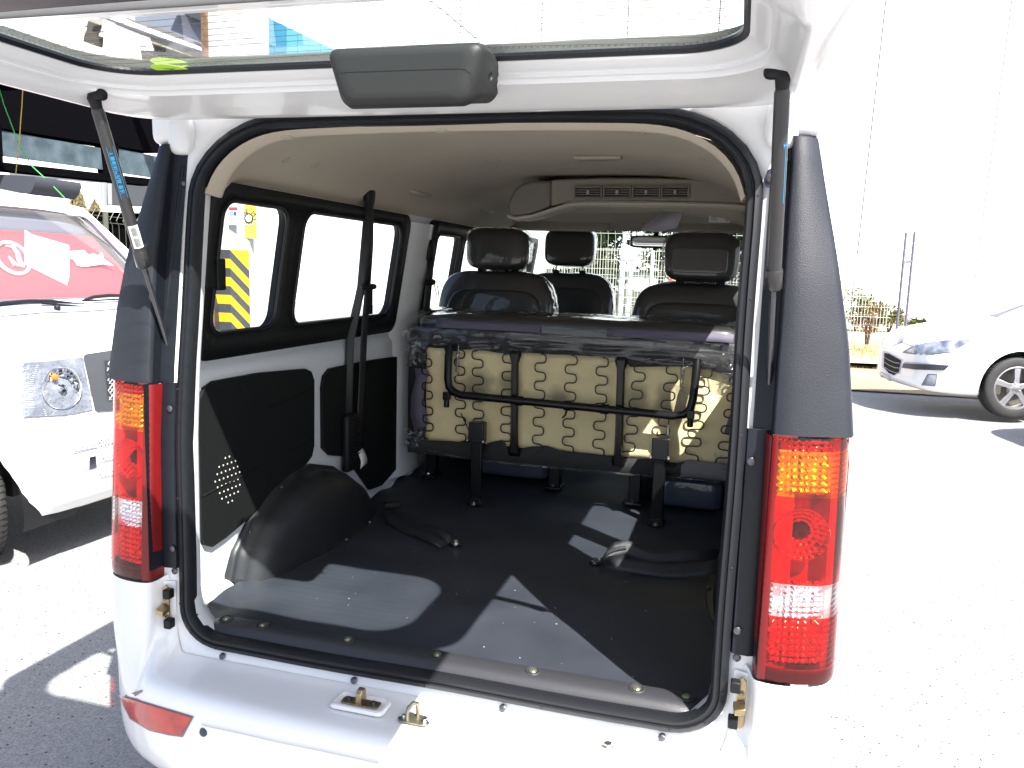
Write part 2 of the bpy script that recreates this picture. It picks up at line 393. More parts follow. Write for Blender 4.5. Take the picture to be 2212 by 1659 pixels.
def lampx(t):
    """lamp and corner plan outline, t 0 (inner edge) .. 1 (side)"""
    return interp(t, [(0, .648), (.1, .652), (.2, .656), (.35, .69), (.5, .725), (.62, .755), (.72, .775), (.8, .788), (.88, .795), (1, .800)]), interp(t, [(0, .048), (.1, .012), (.2, -.002), (.35, -.006), (.5, -.002), (.62, .008), (.72, .022), (.8, .040), (.88, .07), (1, .15)])
def widen(z): return interp(z, [(.3, .004), (.55, .003), (.72, 0), (1.16, -.008)])
for t in (0.03, .1, .2, .35, .5, .62, .72, .8, .88, 1.0):
    x, y = lampx(t); c = []
    for z, mixf in ((.712, 0), (.695, 0), (.66, .02), (.62, .06), (.585, .15), (.55, .32), (.52, .6), (.485, .9), (.45, 1), (.41, 1), (.36, 1), (.31, 1), (.28, 1), (.262, 1)):
        yf = yface(x); yy = y + (yf - y) * mixf + interp(z, [(.262, .11), (.28, .05), (.31, .018), (.36, .004), (.41, 0)])
        c.append((x + (widen(z) + (-.004 if z > .71 else 0)), yy, z))
    cols.append(c)
for yy in (.3, .5):
    cols.append([(.803, yy, z) for z in (.712, .695, .66, .62, .585, .55, .52, .485, .45, .41, .36, .31, .28, .262)])
L = [[Vector((-p[0], p[1], p[2])) for p in c] for c in reversed(cols[1:])] + [[Vector(p) for p in c] for c in cols]
mb = MB(); mb.grid(L); bumper = mb.obj('rear_bumper', white, van, smooth=60, sub=1)
bb = bvh_of(bumper)
# bumper features
drape('reflector', [(259, 1501), (300, 1514), (340, 1526), (380, 1538), (416, 1549)], [(262, 1506), (285, 1550), (325, 1574), (365, 1584), (392, 1588)], 8, bb,
      mat('red_reflector', (0.55, 0.02, 0.012), 0.15, coat=1, bump=0.5, bscale=240, bumpdist=0.001, var=.35, vscale=30), bumper, off=.0035, nc=3)
drape('reflector_surround', [(256, 1497), (300, 1511), (340, 1523), (380, 1535), (420, 1547)], [(258, 1504), (281, 1553), (323, 1578), (365, 1588), (396, 1592)], 8, bb, mat('grey_gap', (0.25, 0.2, 0.2), 0.6), bumper, off=.0012, nc=3)
drape('reflector', [(1650 + 2 * (416 - 259) * i / 4, 1690 + 8 * i) for i in range(5)], [(1680 + 60 * i, 1740 + 8 * i) for i in range(5)], 6, bb, MAT['red_reflector'], bumper, off=.0035, nc=2)
h = bb.ray_cast(CC, ray(440, 1582).normalized())
mb = MB(); mb.lathe(h[0], (0, -1, 0), [(.0001, .004), (.006, .004), (.0085, .003), (.009, 0), (.0105, -.001)], 24); mb.obj('parking_sensor', mat('dark_sensor', (.03, .05, .07), .3), bumper)
# groove across the bumper below the ledge
g = []
for i in range(41):
    x = -.44 + i * .022; g.append(Vector((x, yface(x) - .0035, .480 - .012 * (abs(x) / .5) ** 2 + .004)))
mb = MB(); mb.tube(g, .0012, 6); mb.obj('seam_line', mat('pale_seam', (.62, .60, .58), .6), bumper)

# ---- screws below the seal, sill plate with screws
for x in (-.495, -.166, .170, .493):
    screw((x, .0415, .5445), (0, -.85, .5), .0075, screwm, van)
rows = []
for y_, z_ in ((.064, .566), (.070, .583), (.080, .594), (.092, .599), (.115, .600), (.130, .597), (.136, .588), (.136, .573)):
    rows.append([Vector((-.575 + 1.145 * i / 40, y_ + .006 * (1 - abs(-1 + i / 20) ** 2) * 0, z_ - .012 * max(0, abs(-1 + i / 20) - .93) / .07)) for i in range(41)])
mb = MB(); mb.grid(rows); sill = mb.obj('sill_plate', mat('grained_dark_plastic', (0.028, 0.029, 0.034), 0.42, bump=0.9, bscale=420, bumpdist=0.0007), van)
dark_in = mat('dark_interior_plastic', (0.02, 0.02, 0.022), 0.6)
for x in (-.53, -.433, -.215, .0, .215, .433, .53):
    mb = MB(); mb.lathe((x, .107, .6005), (0, -.1, 1), [(.017, 0), (.015, .0015), (.012, .0012), (.009, -.001), (.0001, -.001)], 20); mb.obj('recess', dark_in, sill)
    bolt('screw', (x, .107, .600), (0, -.1, 1), .0055, mat('greenish_zinc', (.45, .5, .35), .35, metal=.9), sill, h=.004)

# ---- strikers on the ledge
def recess(c, w_, d_, name='recess_frame'):
    mb = MB(); o_ = rrect(-w_ / 2, w_ / 2, -d_ / 2, d_ / 2, .012, 5); i_ = rrect(-w_ / 2 + .004, w_ / 2 - .004, -d_ / 2 + .004, d_ / 2 - .004, .010, 5)
    mb.grid([[Vector(c) + Vector((x * 1.05, y * 1.08, -.001)) for x, y in o_], [Vector(c) + Vector((x, y, .0055)) for x, y in o_], [Vector(c) + Vector((x, y, .0065)) for x, y in i_], [Vector(c) + Vector((x * .985, y * .97, .0006)) for x, y in i_]], True)
    mb.F.append(tuple(range(len(mb.V) - len(i_), len(mb.V)))); return mb.obj(name, white, van)
st = at(780, 1521, 2, .531)
rc = recess(st, .115, .058)
mb = MB(); mb.prism([(st.x + a, st.y + b, st.z + .002) for a, b in rrect(-.042, .042, -.013, .013, .006, 4)], (0, 0, .003)); sk1 = mb.obj('latch_bracket', brass, van, bevel=.0006)
mb = MB(); mb.prism([(st.x - .006, st.y - .015, st.z + .005), (st.x - .006, st.y + .012, st.z + .005), (st.x - .006, st.y + .010, st.z + .030), (st.x - .006, st.y + .004, st.z + .036), (st.x - .006, st.y - .008, st.z + .036), (st.x - .006, st.y - .015, st.z + .028)], (.013, 0, 0)); mb.obj('upright', brass, sk1, bevel=.002)
for dx in (-.028, .028): bolt('bolt', (st.x + dx, st.y, st.z + .005), (0, 0, 1), .005, screwm, sk1)
s2 = at(896, 1556, 2, .531)
mb = MB(); mb.prism([(s2.x + a * (1 - .25 * (b > 0)), s2.y + b, s2.z + .001) for a, b in rrect(-.034, .034, -.017, .017, .014, 6)], (0, 0, .003)); sk2 = mb.obj('striker', olive, van, bevel=.0006)
lp = [Vector((s2.x - .012, s2.y - .010, s2.z)), Vector((s2.x - .012, s2.y - .010, s2.z + .022)), Vector((s2.x - .010, s2.y - .008, s2.z + .030)), Vector((s2.x - .004, s2.y, s2.z + .036)), Vector((s2.x + .002, s2.y + .007, s2.z + .033)), Vector((s2.x + .003, s2.y + .009, s2.z + .022)), Vector((s2.x + .003, s2.y + .009, s2.z))]
mb = MB(); mb.tube(lp, .0042, 10); mb.obj('loop', olive, sk2)
for dx in (-.022, .022): bolt('bolt', (s2.x + dx, s2.y - .003, s2.z + .004), (0, 0, 1), .0045, steel, sk2)
recess(at(1320, 1598, 2, .529), .085, .05)
pb = at(1313, 1611, 2, .531); bolt('bolt', pb, (0, 0, 1), .009, mat('pale_zinc', (.7, .68, .58), .3, metal=1), van)
# barcode on the sill seal
bc = at(941, 1500, 2, .5385); bl = empty('x'); bpy.data.objects.remove(bl)
mb = MB(); mb.prism([bc + Vector(d) for d in ((-.019, -.009, .001), (.019, -.009, .001), (.019, .010, .001), (-.019, .010, .001))], (0, 0, .0006)); lab = mb.obj('barcode_label', paper, van)
mb = MB()
for i in range(16): mb.prism([bc + Vector((-.015 + i * .002, y, .002)) for y in (-.007, .004)] + [bc + Vector((-.015 + i * .002 + random.choice((.0006, .0012)), y, .002)) for y in (.004, -.007)], (0, 0, .0002))
mb.obj('barcode', printk, lab)
text('123456', .006, Matrix.Translation(bc + Vector((0, .007, .002))), printk, lab, extrude=.0001) if False else None

# ---- side latches (left and right)
for s in (-1, 1):
    y0 = .030; X = .629
    mb = MB(); mb.prism([(s * (X - .012), y0 + .018, z) for z in (.59, .705)] + [(s * (X + .014), y0 + .010, z) for z in (.705, .59)], (0, -.004, 0)); mb.obj('latch_recess', white, van, bevel=.001)
    mb = MB(); mb.prism([(s * (X + a), y0 + .004, z) for a, z in ((-.004, .60), (-.004, .692), (.004, .700), (.012, .690), (.012, .655), (.002, .650), (.002, .640), (.012, .636), (.012, .605), (.006, .597))], (0, -.006, 0)); lt = mb.obj('side_latch', brass, van, bevel=.001)
    for z in (.683, .612):
        mb = MB(); mb.box((s * (X - .008), y0 - .006, z), (.018, .020, .022)); mb.obj('rubber_stop', blackm, lt, bevel=.003)
    mb = MB(); mb.prism([(s * (X - .010), y0 - .004, .652), (s * (X + .012), y0 - .004, .656), (s * (X + .012), y0 - .026, .650), (s * (X - .006), y0 - .026, .646)], (0, 0, -.012)); mb.obj('latch_tongue', brass, lt, bevel=.0015)
    for z in (.668, .625): bolt('bolt', (s * (X + .004), y0 - .002, z), (0, -1, 0), .0035, olive, lt)
    screw((s * .620, .046, .728), (0, -1, 0), .0075, screwm, van)

# ---- black strip between lamp and seal
for s in (-1, 1):
    rows = []
    for z in [.738 + i * .425 / 10 for i in range(11)]:
        rows.append([Vector((s * .607, yo(z) - .004, z)), Vector((s * .611, yo(z) - .012, z)), Vector((s * .638, yo(z) - .016, z)), Vector((s * .648, yo(z) - .012, z)), Vector((s * .652, .004, z))])
    mb = MB(); mb.grid(rows); st_ = mb.obj('lamp_side_cover', mat('smooth_black_cover', (.007, .009, .014), .45, spec=.35), van)
    screw((s * .620, yo(1.1) - .0155, 1.105), (0, -1, 0), .0075, screwm, st_); screw((s * .618, yo(.78) - .0155, .785), (0, -1, 0), .0075, screwm, st_)

# ---- tail lamps
lensr = glassmat('red_lens', (0.88, 0.035, 0.02), 1.5, 0.0)
lensd = glassmat('dark_red_lens', (0.45, 0.012, 0.008), 1.5, 0.03, .5, 700, bdist=.001)
lensa = glassmat('amber_lens', (1.0, 0.50, 0.02), 1.5, 0.0)
lensc = glassmat('clear_lens', (0.97, 0.95, 0.95), 1.5, 0.0)
facet = bpy.data.materials.new('faceted_reflector'); facet.use_nodes = True
ft = facet.node_tree; fb = ft.nodes['Principled BSDF']; fb.inputs['Metallic'].default_value = 1; fb.inputs['Base Color'].default_value = (.95, .95, .95, 1); fb.inputs['Roughness'].default_value = .24
facetf = mat('pale_lamp_housing', (.55, .50, .50), .35, metal=.45)
ZL = [1.160, 1.137, 1.055, .898, .838, .742, .715]
def lens_pt(s, t, z, ins=0.0):
    x, y = lampx(t); top = max(0, (z - 1.135) / .03)
    x2, y2 = lampx(max(0, t - .02)); x3, y3 = lampx(min(1, t + .02)); tx, ty = x3 - x2, y3 - y2; l = math.hypot(tx, ty)
    nx, ny = ty / l, -tx / l
    # towards the top the lamp leans forward with the body
    lean = interp(z, [(.715, 0), (1.16, .022)]); low = max(0, (.745 - z) / .03)
    return Vector((s * (x - nx * ins + widen(z)), y - ny * ins + lean + .004 * low ** 2, z))
for s in (-1, 1):
    lamp = MB()
    N = 18
    rows = [[lens_pt(s, i / N, z, .050 if .12 < i / N < .72 else (.014 if .72 <= i / N < .97 else .006)) for i in range(N + 1)] for z in (.715, .80, .90, 1.0, 1.1, 1.160)]
    lamp.grid(rows); rows = []
    lp_ = lamp.obj('tail_lamp', facetf, van)
    mb = MB(); mb.grid([[lens_pt(s, i / N, .7155, .0012) for i in range(N + 1)], [lens_pt(s, i / N, .7160, .036) for i in range(N + 1)]]); mb.grid([[lens_pt(s, i / N, .7155, .004) for i in range(N + 1)], [lens_pt(s, i / N, .742, .006) for i in range(N + 1)]]); mb.obj('lens_base', mat('dark_red_solid', (.20, .004, .004), .3, coat=.6), lp_)
    # lens bands
    tt = [.26 + .74 * i / 20 for i in range(21)]
    for nm, m_, z1, z0 in (('top_lens', lensr, ZL[0], ZL[1]), ('amber_lens', lensa, ZL[1], ZL[2]), ('red_lens', lensr, ZL[2], ZL[3]), ('clear_lens', lensc, ZL[3], ZL[4]), ('red_lens', lensr, ZL[4], ZL[5]), ('bottom_lens', lensd, ZL[5], ZL[6])):
        rows = [[lens_pt(s, t if nm != 'amber_lens' or True else t, z1 + (z0 - z1) * j / 4, .0008 if j in (0, 4) else 0) for t in tt] for j in range(5)]
        mb = MB(); mb.grid(rows); mb.obj(nm, m_, lp_)
        # horizontal flutes on the outer edge
        if nm in ('amber_lens', 'clear_lens', 'red_lens') and not (nm == 'red_lens' and z1 > 1):
            mb = MB(); k = max(3, int((z1 - z0) / .010))
            for q in range(k):
                zc = z1 - (z1 - z0) * (q + .5) / k
                mb.tube([lens_pt(s, t, zc + .002 * (t - .8) * 8, .003) for t in (.66, .72, .78, .84, .9, .96)], [.0006, .003, .0036, .0036, .0036, .0036], 6)
            mb.obj('flute', m_, lp_, kind='stuff')
    # ribbed inner border
    rows = [[lens_pt(s, t, z, 0) for t in (.0, .05, .1, .17, .215, .26)] for z in [.715 + i * .445 / 60 for i in range(61)]]
    for i, r in enumerate(rows):
        if i % 2: rows[i] = [p + Vector((0, -.0012, 0)) for p in r]
    mb = MB(); mb.grid(rows); mb.obj('ribbed_border', mat('dark_red_ribbed_plastic', (.15, .004, .005), .4), lp_)
    # faceted reflectors behind the lens
    for nm, z1, z0, cell in (('amber_reflector', ZL[1], ZL[2], .011), ('clear_reflector', ZL[3], ZL[4], .010), ('red_reflector_bowl', ZL[4], ZL[5], .011), ('top_strip', ZL[0] - .004, ZL[1], .010)):
        mb = MB(); nr_ = max(2, int((z1 - z0) / cell)); nc_ = 15
        for a in range(nr_):
            for b in range(nc_):
                za, zb = z1 - (z1 - z0) * a / nr_, z1 - (z1 - z0) * (a + 1) / nr_; ta, tb = .15 + .83 * b / nc_, .15 + .83 * (b + 1) / nc_
                rng = random.Random(a * 31 + b * 7 + int(z1 * 100)); bulge = rng.uniform(.003, .008); g = []
                for i in range(5):
                    g.append([lens_pt(s, ta + (tb - ta) * j / 4, za + (zb - za) * i / 4, .022 - bulge * math.sin(math.pi * i / 4) * math.sin(math.pi * j / 4) + rng.uniform(-.0004, .0004)) for j in range(5)])
                mb.grid(g)
        mb.obj(nm, facet, lp_, kind='stuff')
    # round brake lamp bowl in the upper red zone
    c = lens_pt(s, .48, .985, .009); ax = Vector((s * .08, -1, -.04)).normalized(); mb = MB()
    up = Vector((0, 0, 1)); e1 = ax.cross(up).normalized(); e2 = e1.cross(ax)
    for ring, (r0, r1) in enumerate(((.014, .023), (.023, .032), (.032, .041), (.041, .048))):
        k = 12 + ring * 6
        for q in range(k):
            a0, a1 = 2 * math.pi * q / k, 2 * math.pi * (q + 1) / k; g = []
            rng = random.Random(q + 50 * ring); bul = rng.uniform(.001, .004)
            for i in range(4):
                row = []
                for j in range(4):
                    a = a0 + (a1 - a0) * j / 3; r = r0 + (r1 - r0) * i / 3; dep = -.030 + (r / .048) ** 2 * .024 + bul * math.sin(math.pi * i / 3) * math.sin(math.pi * j / 3)
                    row.append(c + (e1 * math.cos(a) + e2 * math.sin(a)) * r + ax * dep)
                g.append(row)
            mb.grid(g)
    mb.obj('brake_reflector', facet, lp_, kind='stuff')
    mb = MB(); mb.lathe(c - ax * .032, ax, [(.015, 0), (.015, .006), (.013, .012), (.0001, .0121)], 20); mb.obj('bulb_well', dark_in, lp_)
    mb = MB(); mb.lathe(c - ax * .024, ax, [(.011, 0), (.0105, .010), (.008, .018), (.004, .022), (.0001, .023)], 20); mb.obj('bulb', lensr, lp_)

# ---- textured pillar pads above the lamps
for s in (-1, 1):
    rows = []
    for i in range(15):
        z = 1.163 + (1.680 - 1.163) * i / 14; f = i / 14
        yr = interp(z, [(1.163, .020), (1.435, .048), (1.68, .105)]); xo = interp(f, [(0, .790), (.3, .772), (.6, .742), (1, .697)])
        pr = [(.618, yo(z) - .006), (.640, yo(z) - .010), (.650, yo(z) - .012), (.6515, yr + .012), (.6525, yr + .002), (.656, yr - .001)]
        for t in (.25, .5, .72, .86, .95): pr.append((.656 + (xo - .656) * t, yr - .004 + .030 * t ** 2 * 1.1))
        pr += [(xo - .001, yr + .045), (xo + .002, yr + .075), (xo + .002, yr + .15), (xo + .0, yr + .30)]
        ins = .0
        rows.append([Vector((s * a, b, z)) for a, b in pr])
    top = [Vector((v.x * .997, v.y + .003, v.z + .004)) for v in rows[-1]]; top2 = [Vector((s * .660, .22, 1.688)) for v in rows[-1]]
    mb = MB(); mb.grid([r[3:] for r in rows + [top, top2]]); pt_ = mb.obj('pillar_trim', blackp, van, smooth=50); mb = MB(); mb.grid([r[:4] for r in rows + [top]]); mb.obj('inner_cover', mat('smooth_black_cover', (.007, .009, .014), .45, spec=.35), pt_, smooth=50)

# ---- body sides, roof, nose
XO = [(.26, .770), (.45, .795), (.75, .800), (1.1, .795), (1.18, .785), (1.25, .775), (1.40, .745), (1.58, .712), (1.68, .692), (1.76, .67), (1.80, .64)]
def skin(s, name, m, ys, zs, holes, fx, parent=van, **k):
    mb = MB(); V = {}; F = []
    for i, y in enumerate(ys):
        for j, z in enumerate(zs): V[i, j] = len(mb.V); mb.V.append(Vector((s * fx(y, z), y, z)))
    for i in range(len(ys) - 1):
        for j in range(len(zs) - 1):
            yc, zc = (ys[i] + ys[i + 1]) / 2, (zs[j] + zs[j + 1]) / 2
            if any(a < yc < b and c < zc < d for a, b, c, d in holes): continue
            mb.F.append((V[i, j], V[i + 1, j], V[i + 1, j + 1], V[i, j + 1]))
    return mb.obj(name, m, parent, smooth=50, **k)
WH = [(.235, 1.55, 1.19, 1.61), (1.67, 2.70, 1.19, 1.61), (2.78, 3.35, 1.19, 1.61)]
ys = [.13, .235, .35, .45, .62, .8, .95, 1.08, 1.2, 1.32, 1.415, 1.55, 1.67, 1.9, 2.1, 2.35, 2.62, 2.7, 2.78, 2.95, 3.1, 3.25, 3.35, 3.55, 3.7]
zs = [.26, .40, .50, .60, .70, .85, 1.0, 1.1, 1.15, 1.19, 1.3, 1.4, 1.5, 1.61, 1.66, 1.70, 1.74, 1.78, 1.81]
arch = [(.45, 1.2, .2, .62), (2.7, 3.45, .2, .62)]
for s in (-1, 1):
    skin(s, 'body_side', white, ys, zs, WH + arch, lambda y, z: interp(z, XO) * (1 - .12 * max(0, (y - 3.2) / .5) ** 2))
rows = []
for y, zc in ((.165, 1.805), (.20, 1.835), (.45, 1.86), (1.2, 1.885), (2.2, 1.885), (2.6, 1.86), (2.82, 1.80)):
    rows.append([Vector((.645 * math.sin(a) * (1.0), y, zc - (zc - 1.805) * (abs(math.sin(a)) ** 4))) for a in [R_(-90 + 180 * k / 16) for k in range(17)]])
mb = MB(); mb.grid(rows); mb.obj('roof', white, van)
for s in (-1, 1):
    mb = MB(); mb.tube([(s * .675, .14, 1.80), (s * .685, .17, 1.803), (s * .69, .6, 1.82), (s * .69, 2.4, 1.82), (s * .66, 2.8, 1.78)], .011, 8); mb.obj('roof_rail', white, van)
    # corner block above the pad
    V, F = pillow((s * .672, .150, 1.735), (.062, .080, .100), e=5, nu=24, nv=14); mb = MB(); mb.add(V, F)
    mb.add(*pillow((s * .632, .128, 1.705), (.060, .040, .085), e=3.2, nu=20, nv=12)); mb.obj('roof_corner', white, van, smooth=80)
    mb = MB(); mb.tube([(s * (.60 + .03 * i), .118 - .012 * math.sin(i * 1.3), 1.792 - .003 * i) for i in range(5)], [.004, .008, .010, .009, .004], 10); mb.obj('roof_edge_lip', white, van)
    mb = MB()
    for i in range(9): mb.lathe((s * .515, .085 - i * .0035, 1.768 + i * .0012), (0, -1, .3), [(.030 - .0008 * i, 0), (.034 - .0008 * i, .0014), (.030 - .0008 * i, .0028)], 20)
    mb.obj('bellows', rubber, van)
rows = []
for z, y, wd in ((.28, 3.78, .66), (.45, 3.86, .72), (.70, 3.85, .75), (.90, 3.80, .75), (1.0, 3.70, .745), (1.10, 3.45, .74), (1.16, 3.32, .73)):
    rows.append([Vector((wd * k / 8, y - .12 * (abs(k) / 8) ** 4, z)) for k in range(-8, 9)])
mb = MB(); mb.grid(rows); mb.obj('front_panel', white, van)
rows = [[Vector((-.72 * c, 3.34, 1.15)) for c in (-1, -.5, 0, .5, 1)], [Vector((-.60 * c, 2.80, 1.68)) for c in (-1, -.5, 0, .5, 1)]]
mb = MB(); mb.grid(rows); mb.obj('windscreen', glassmat('tinted_windscreen', (.80, .88, .86), 1.45), van)
for s in (-1, 1):
    mb = MB(); mb.tube([(s * .735, 3.42, 1.13), (s * .66, 3.1, 1.42), (s * .61, 2.80, 1.70)], .035, 8); mb.obj('windscreen_pillar', mat('beige_pillar', (.42, .38, .31), .6), van)
# underbody and wheels
mb = MB(); mb.box((0, 1.95, .40), (1.40, 3.6, .20)); mb.obj('underbody', dark_in, van)
tyre_m = mat('tyre_rubber', (.03, .03, .03), .75, bump=.5, bscale=80, bumpdist=.003, var=.3, vscale=10)
alu = mat('alloy_silver', (.62, .62, .64), .3, metal=.9)
def wheel(parent, c, ax, R=.29, wd=.165, rim=.19, spokes=5, rimm=alu, tread=True):
    ax = Vector(ax).normalized(); c = Vector(c); mb = MB()
    mb.lathe(c - ax * wd / 2, ax, [(rim, .008), (rim + .02, 0), (R - .03, .002), (R - .008, .014), (R, .034), (R, wd - .034), (R - .008, wd - .014), (R - .03, wd - .002), (rim + .02, wd), (rim, wd - .008)], 48)
    ty = mb.obj('tyre', tyre_m, parent)
    up = Vector((0, 0, 1)); a = ax.cross(up).normalized(); b = a.cross(ax)
    if tread:
        g = MB(); k = 60
        for i in range(k):
            t = 2 * math.pi * i / k
            for side in (-1, 1):
                p = [];
                for q in range(5):
                    tt = t + q * .028 * side; off = side * (.006 + q * (wd / 2 - .012) / 4.0); rr = R + .0015 - (.006 if q == 4 else 0) - (.0015 if q == 3 else 0)
                    p.append(c + ax * off + (a * math.cos(tt) + b * math.sin(tt)) * rr)
                g.tube(p, .0022, 4)
        for off in (-.028, 0, .028): g.tube([c + ax * off + (a * math.cos(2 * math.pi * q / 48) + b * math.sin(2 * math.pi * q / 48)) * (R + .001) for q in range(49)], .003, 4, caps=False)
        g.obj('tread_groove', mat('tread_groove', (.006, .006, .006), .9), parent, kind='stuff')
    mb = MB()
    mb.lathe(c, ax, [(rim - .012, -wd / 2 + .02), (rim, -wd / 2 + .01), (rim, wd / 2 - .012), (rim + .008, wd / 2 - .004), (rim - .004, wd / 2 - .002), (rim - .014, wd / 2 - .018), (rim - .016, -wd / 2 + .02)], 48)
    rm = mb.obj('rim', rimm, parent)
    mb = MB()
    for i in range(spokes):
        t = 2 * math.pi * i / spokes + .3; d = a * math.cos(t) + b * math.sin(t); e_ = ax.cross(d); o_ = ax * (wd / 2 - .030)
        P = [c + o_ + d * .03 - e_ * .032, c + o_ + d * .09 - e_ * .023 + ax * .004, c + o_ + d * (rim - .012) - e_ * .030, c + o_ + d * (rim - .012) + e_ * .030, c + o_ + d * .09 + e_ * .023 + ax * .004, c + o_ + d * .03 + e_ * .032]
        mb.prism(P, ax * .018)
    mb.lathe(c + ax * (wd / 2 - .035), ax, [(.062, 0), (.060, .018), (.045, .026), (.0001, .027)], 24)
    mb.obj('spoke', rimm, parent, bevel=.003)
    mb = MB(); mb.lathe(c + ax * (-.02), ax, [(rim - .02, 0), (.0001, .001)], 24); mb.obj('brake_disc', mat('brake_grey', (.12, .11, .10), .5, metal=.6), parent)
    for i in range(5):
        t = 2 * math.pi * i / 5; p = c + ax * (wd / 2 - .012) + (a * math.cos(t) + b * math.sin(t)) * .048; mb = MB(); mb.cyl(p, p + ax * .010, .010, 10, .007); mb.obj('wheel_nut', rimm, parent)
    return ty
for s in (-1, 1):
    for y in (.83, 3.08):
        e_ = bpy.data.objects.new('wheel', None); link(e_, van); wheel(e_, (s * .69, y, .29), (s, 0, 0), tread=False)

# ================================================================== INTERIOR
def wx(z): return .72 - .07 * (z - 1.18) / .44            # lean of the side glass
XI = [(.50, .735), (.60, .705), (.66, .70), (1.13, .70), (1.150, .705), (1.175, .722), (1.19, .722)]
IH = [(.235, 1.415, 1.19, 1.61), (1.67, 2.62, 1.19, 1.61), (2.78, 3.35, 1.19, 1.61)]
ysi = [.16, .235, .35, .45, .62, .8, .95, 1.08, 1.2, 1.32, 1.415, 1.55, 1.67, 1.9, 2.1, 2.35, 2.62, 2.7, 2.78, 2.95, 3.1, 3.25, 3.35, 3.45]
for s in (-1, 1):
    skin(s, 'inner_side_panel', whitei, ysi, [.55, .60, .64, .68, .75, .9, 1.0, 1.1, 1.135, 1.150, 1.165, 1.178, 1.19, 1.3, 1.4, 1.5, 1.61, 1.70], IH, lambda y, z: interp(z, XI) if z < 1.19 else wx(z) + .004)
# window frames with glass
def window(s, y0, y1, panes, nm='side_window', z0=1.186, z1=1.624):
    f3 = lambda y, z: Vector((s * (wx(z) - .012), y, z))
    fr = plate(rrect(y0, y1, z0, z1, .05, 6), [rrect(a, b, c, d, r, 6) for a, b, c, d, r in panes], f3, .030, nm, blackm, van)
    for a, b, c, d, r in panes:
        g = plate(rrect(a - .01, b + .01, c - .01, d + .01, r, 5), [], lambda y, z: Vector((s * (wx(z) + .002), y, z)), None, 'pane', glass, fr)
        mb = MB(); P = rrect(a + .003, b - .003, c + .003, d - .003, r, 5); P.append(P[0]); mb.tube([Vector((s * (wx(z) - .026), y, z)) for y, z in P], .0055, 6, caps=False); mb.obj('pane_gasket', rubber, fr)
    return fr
for s in (-1, 1):
    w1 = window(s, .225, 1.412, [(.270, .566, 1.250, 1.583, .045), (.648, 1.342, 1.250, 1.583, .050)])
    mb = MB(); mb.box((s * .676, .607, 1.415), (.012, .045, .33), Matrix.Rotation(s * -.157, 3, 'Y')); mb.obj('divider', blackm, w1, bevel=.004)
    mb = MB(); mb.box((s * .675, .82, 1.613), (.03, 1.18, .018)); mb.obj('upper_rail', blackm, w1, bevel=.004)
    mb = MB(); mb.box((s * .706, .82, 1.205), (.022, 1.17, .014)); mb.obj('lower_rail', blackm, w1, bevel=.004)
    window(s, 1.655, 2.64, [(1.70, 1.985, 1.25, 1.57, .03), (2.045, 2.60, 1.25, 1.57, .03)])
    window(s, 2.77, 3.40, [(2.82, 3.34, 1.25, 1.57, .03)])
# catch on the left rear window
lc = at(456, 583, 0, -.675); mb = MB(); mb.box((-.672, .262, 1.40), (.035, .060, .070)); mb.box((-.655, .285, 1.40), (.012, .034, .078)); mb.obj('window_catch', blackm, van, bevel=.004)

# trim panels on the side walls
def z_in(p): return p
for s in (-1, 1):
    P1 = [(.235, .74), (.235, 1.06), (.243, 1.095), (.262, 1.118), (.30, 1.130), (.50, 1.128), (.745, 1.112), (.778, 1.100), (.796, 1.07), (.793, .86), (.780, .83), (.745, .812), (.62, .79), (.52, .75), (.42, .725), (.33, .706), (.275, .700), (.245, .715)]
    po = plate(P1, [], lambda y, z: Vector((s * .693, y, z)), .012, 'trim_panel', trimk, van, smooth=0)
    P2 = [(.852, .84), (.850, 1.04), (.862, 1.075), (.90, 1.095), (1.20, 1.092), (1.46, 1.082), (1.492, 1.06), (1.500, 1.02), (1.495, .72), (1.48, .67), (1.44, .635), (1.30, .60), (1.20, .61), (1.10, .70), (1.0, .78), (.90, .805)]
    p2 = plate(P2, [], lambda y, z: Vector((s * .693, y, z)), .012, 'trim_panel', trimk, van, smooth=0)
    # pressed arm rest outline and crease
    for pts, rr in (([(.42, 1.118), (.46, 1.03), (.50, 1.018), (.66, 1.03), (.78, 1.045)], .0022), ([(.24, .845), (.45, .86), (.79, .885)], .0022)):
        mb = MB(); mb.tube([(s * .687, a, b) for a, b in pts], rr, 6); mb.obj('pressed_line', trimk, po)
    hole = MB()
    for i in range(7):
        for j in range(8):
            y = .290 + i * .0175 + (.009 if j % 2 else 0); z = .800 + j * .0175
            if ((y - .345) / .058) ** 2 + ((z - .862) / .066) ** 2 < 1: hole.lathe((s * .6862, y, z), (-s, 0, 0), [(.0026, 0), (.0022, .0006), (.0001, .0006)], 10)
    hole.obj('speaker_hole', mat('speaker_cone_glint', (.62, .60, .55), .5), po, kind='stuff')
# beltline shadow gap strip
# floor mat
def fz(x, y): return .572 + .005 * noise.noise(Vector((x * 3, y * 4, 0))) + .003 * noise.noise(Vector((x * 9, y * 9, 5))) - (.0 if y > .16 else 0)
def fm(u, v):
    y = .128 + v * 3.0; e = .655 + .02 * math.sin(y * 14) * (1 if y < .5 else .3) + (.03 if y > .45 else .0) * min(1, (y - .45) / .1) if y > .45 else .655 + .012 * math.sin(y * 22)
    x = -e + u * 2 * e; edge = min(u, 1 - u); z = fz(x, y)
    if edge < .04: z += (.04 - edge) / .04 * .012 * (1 + .6 * math.sin(y * 31)) 
    if y < .34 and u < .45: z += .010 * math.exp(-((x + .52) ** 2) / .012 - ((y - .20) ** 2) / .004) + .005 * math.exp(-((x + .35) ** 2) / .02 - ((y - .17) ** 2) / .002)
    return Vector((x, y, z))
sheet(fm, 90, 200, 'floor_mat', vinyl, van, smooth=80)
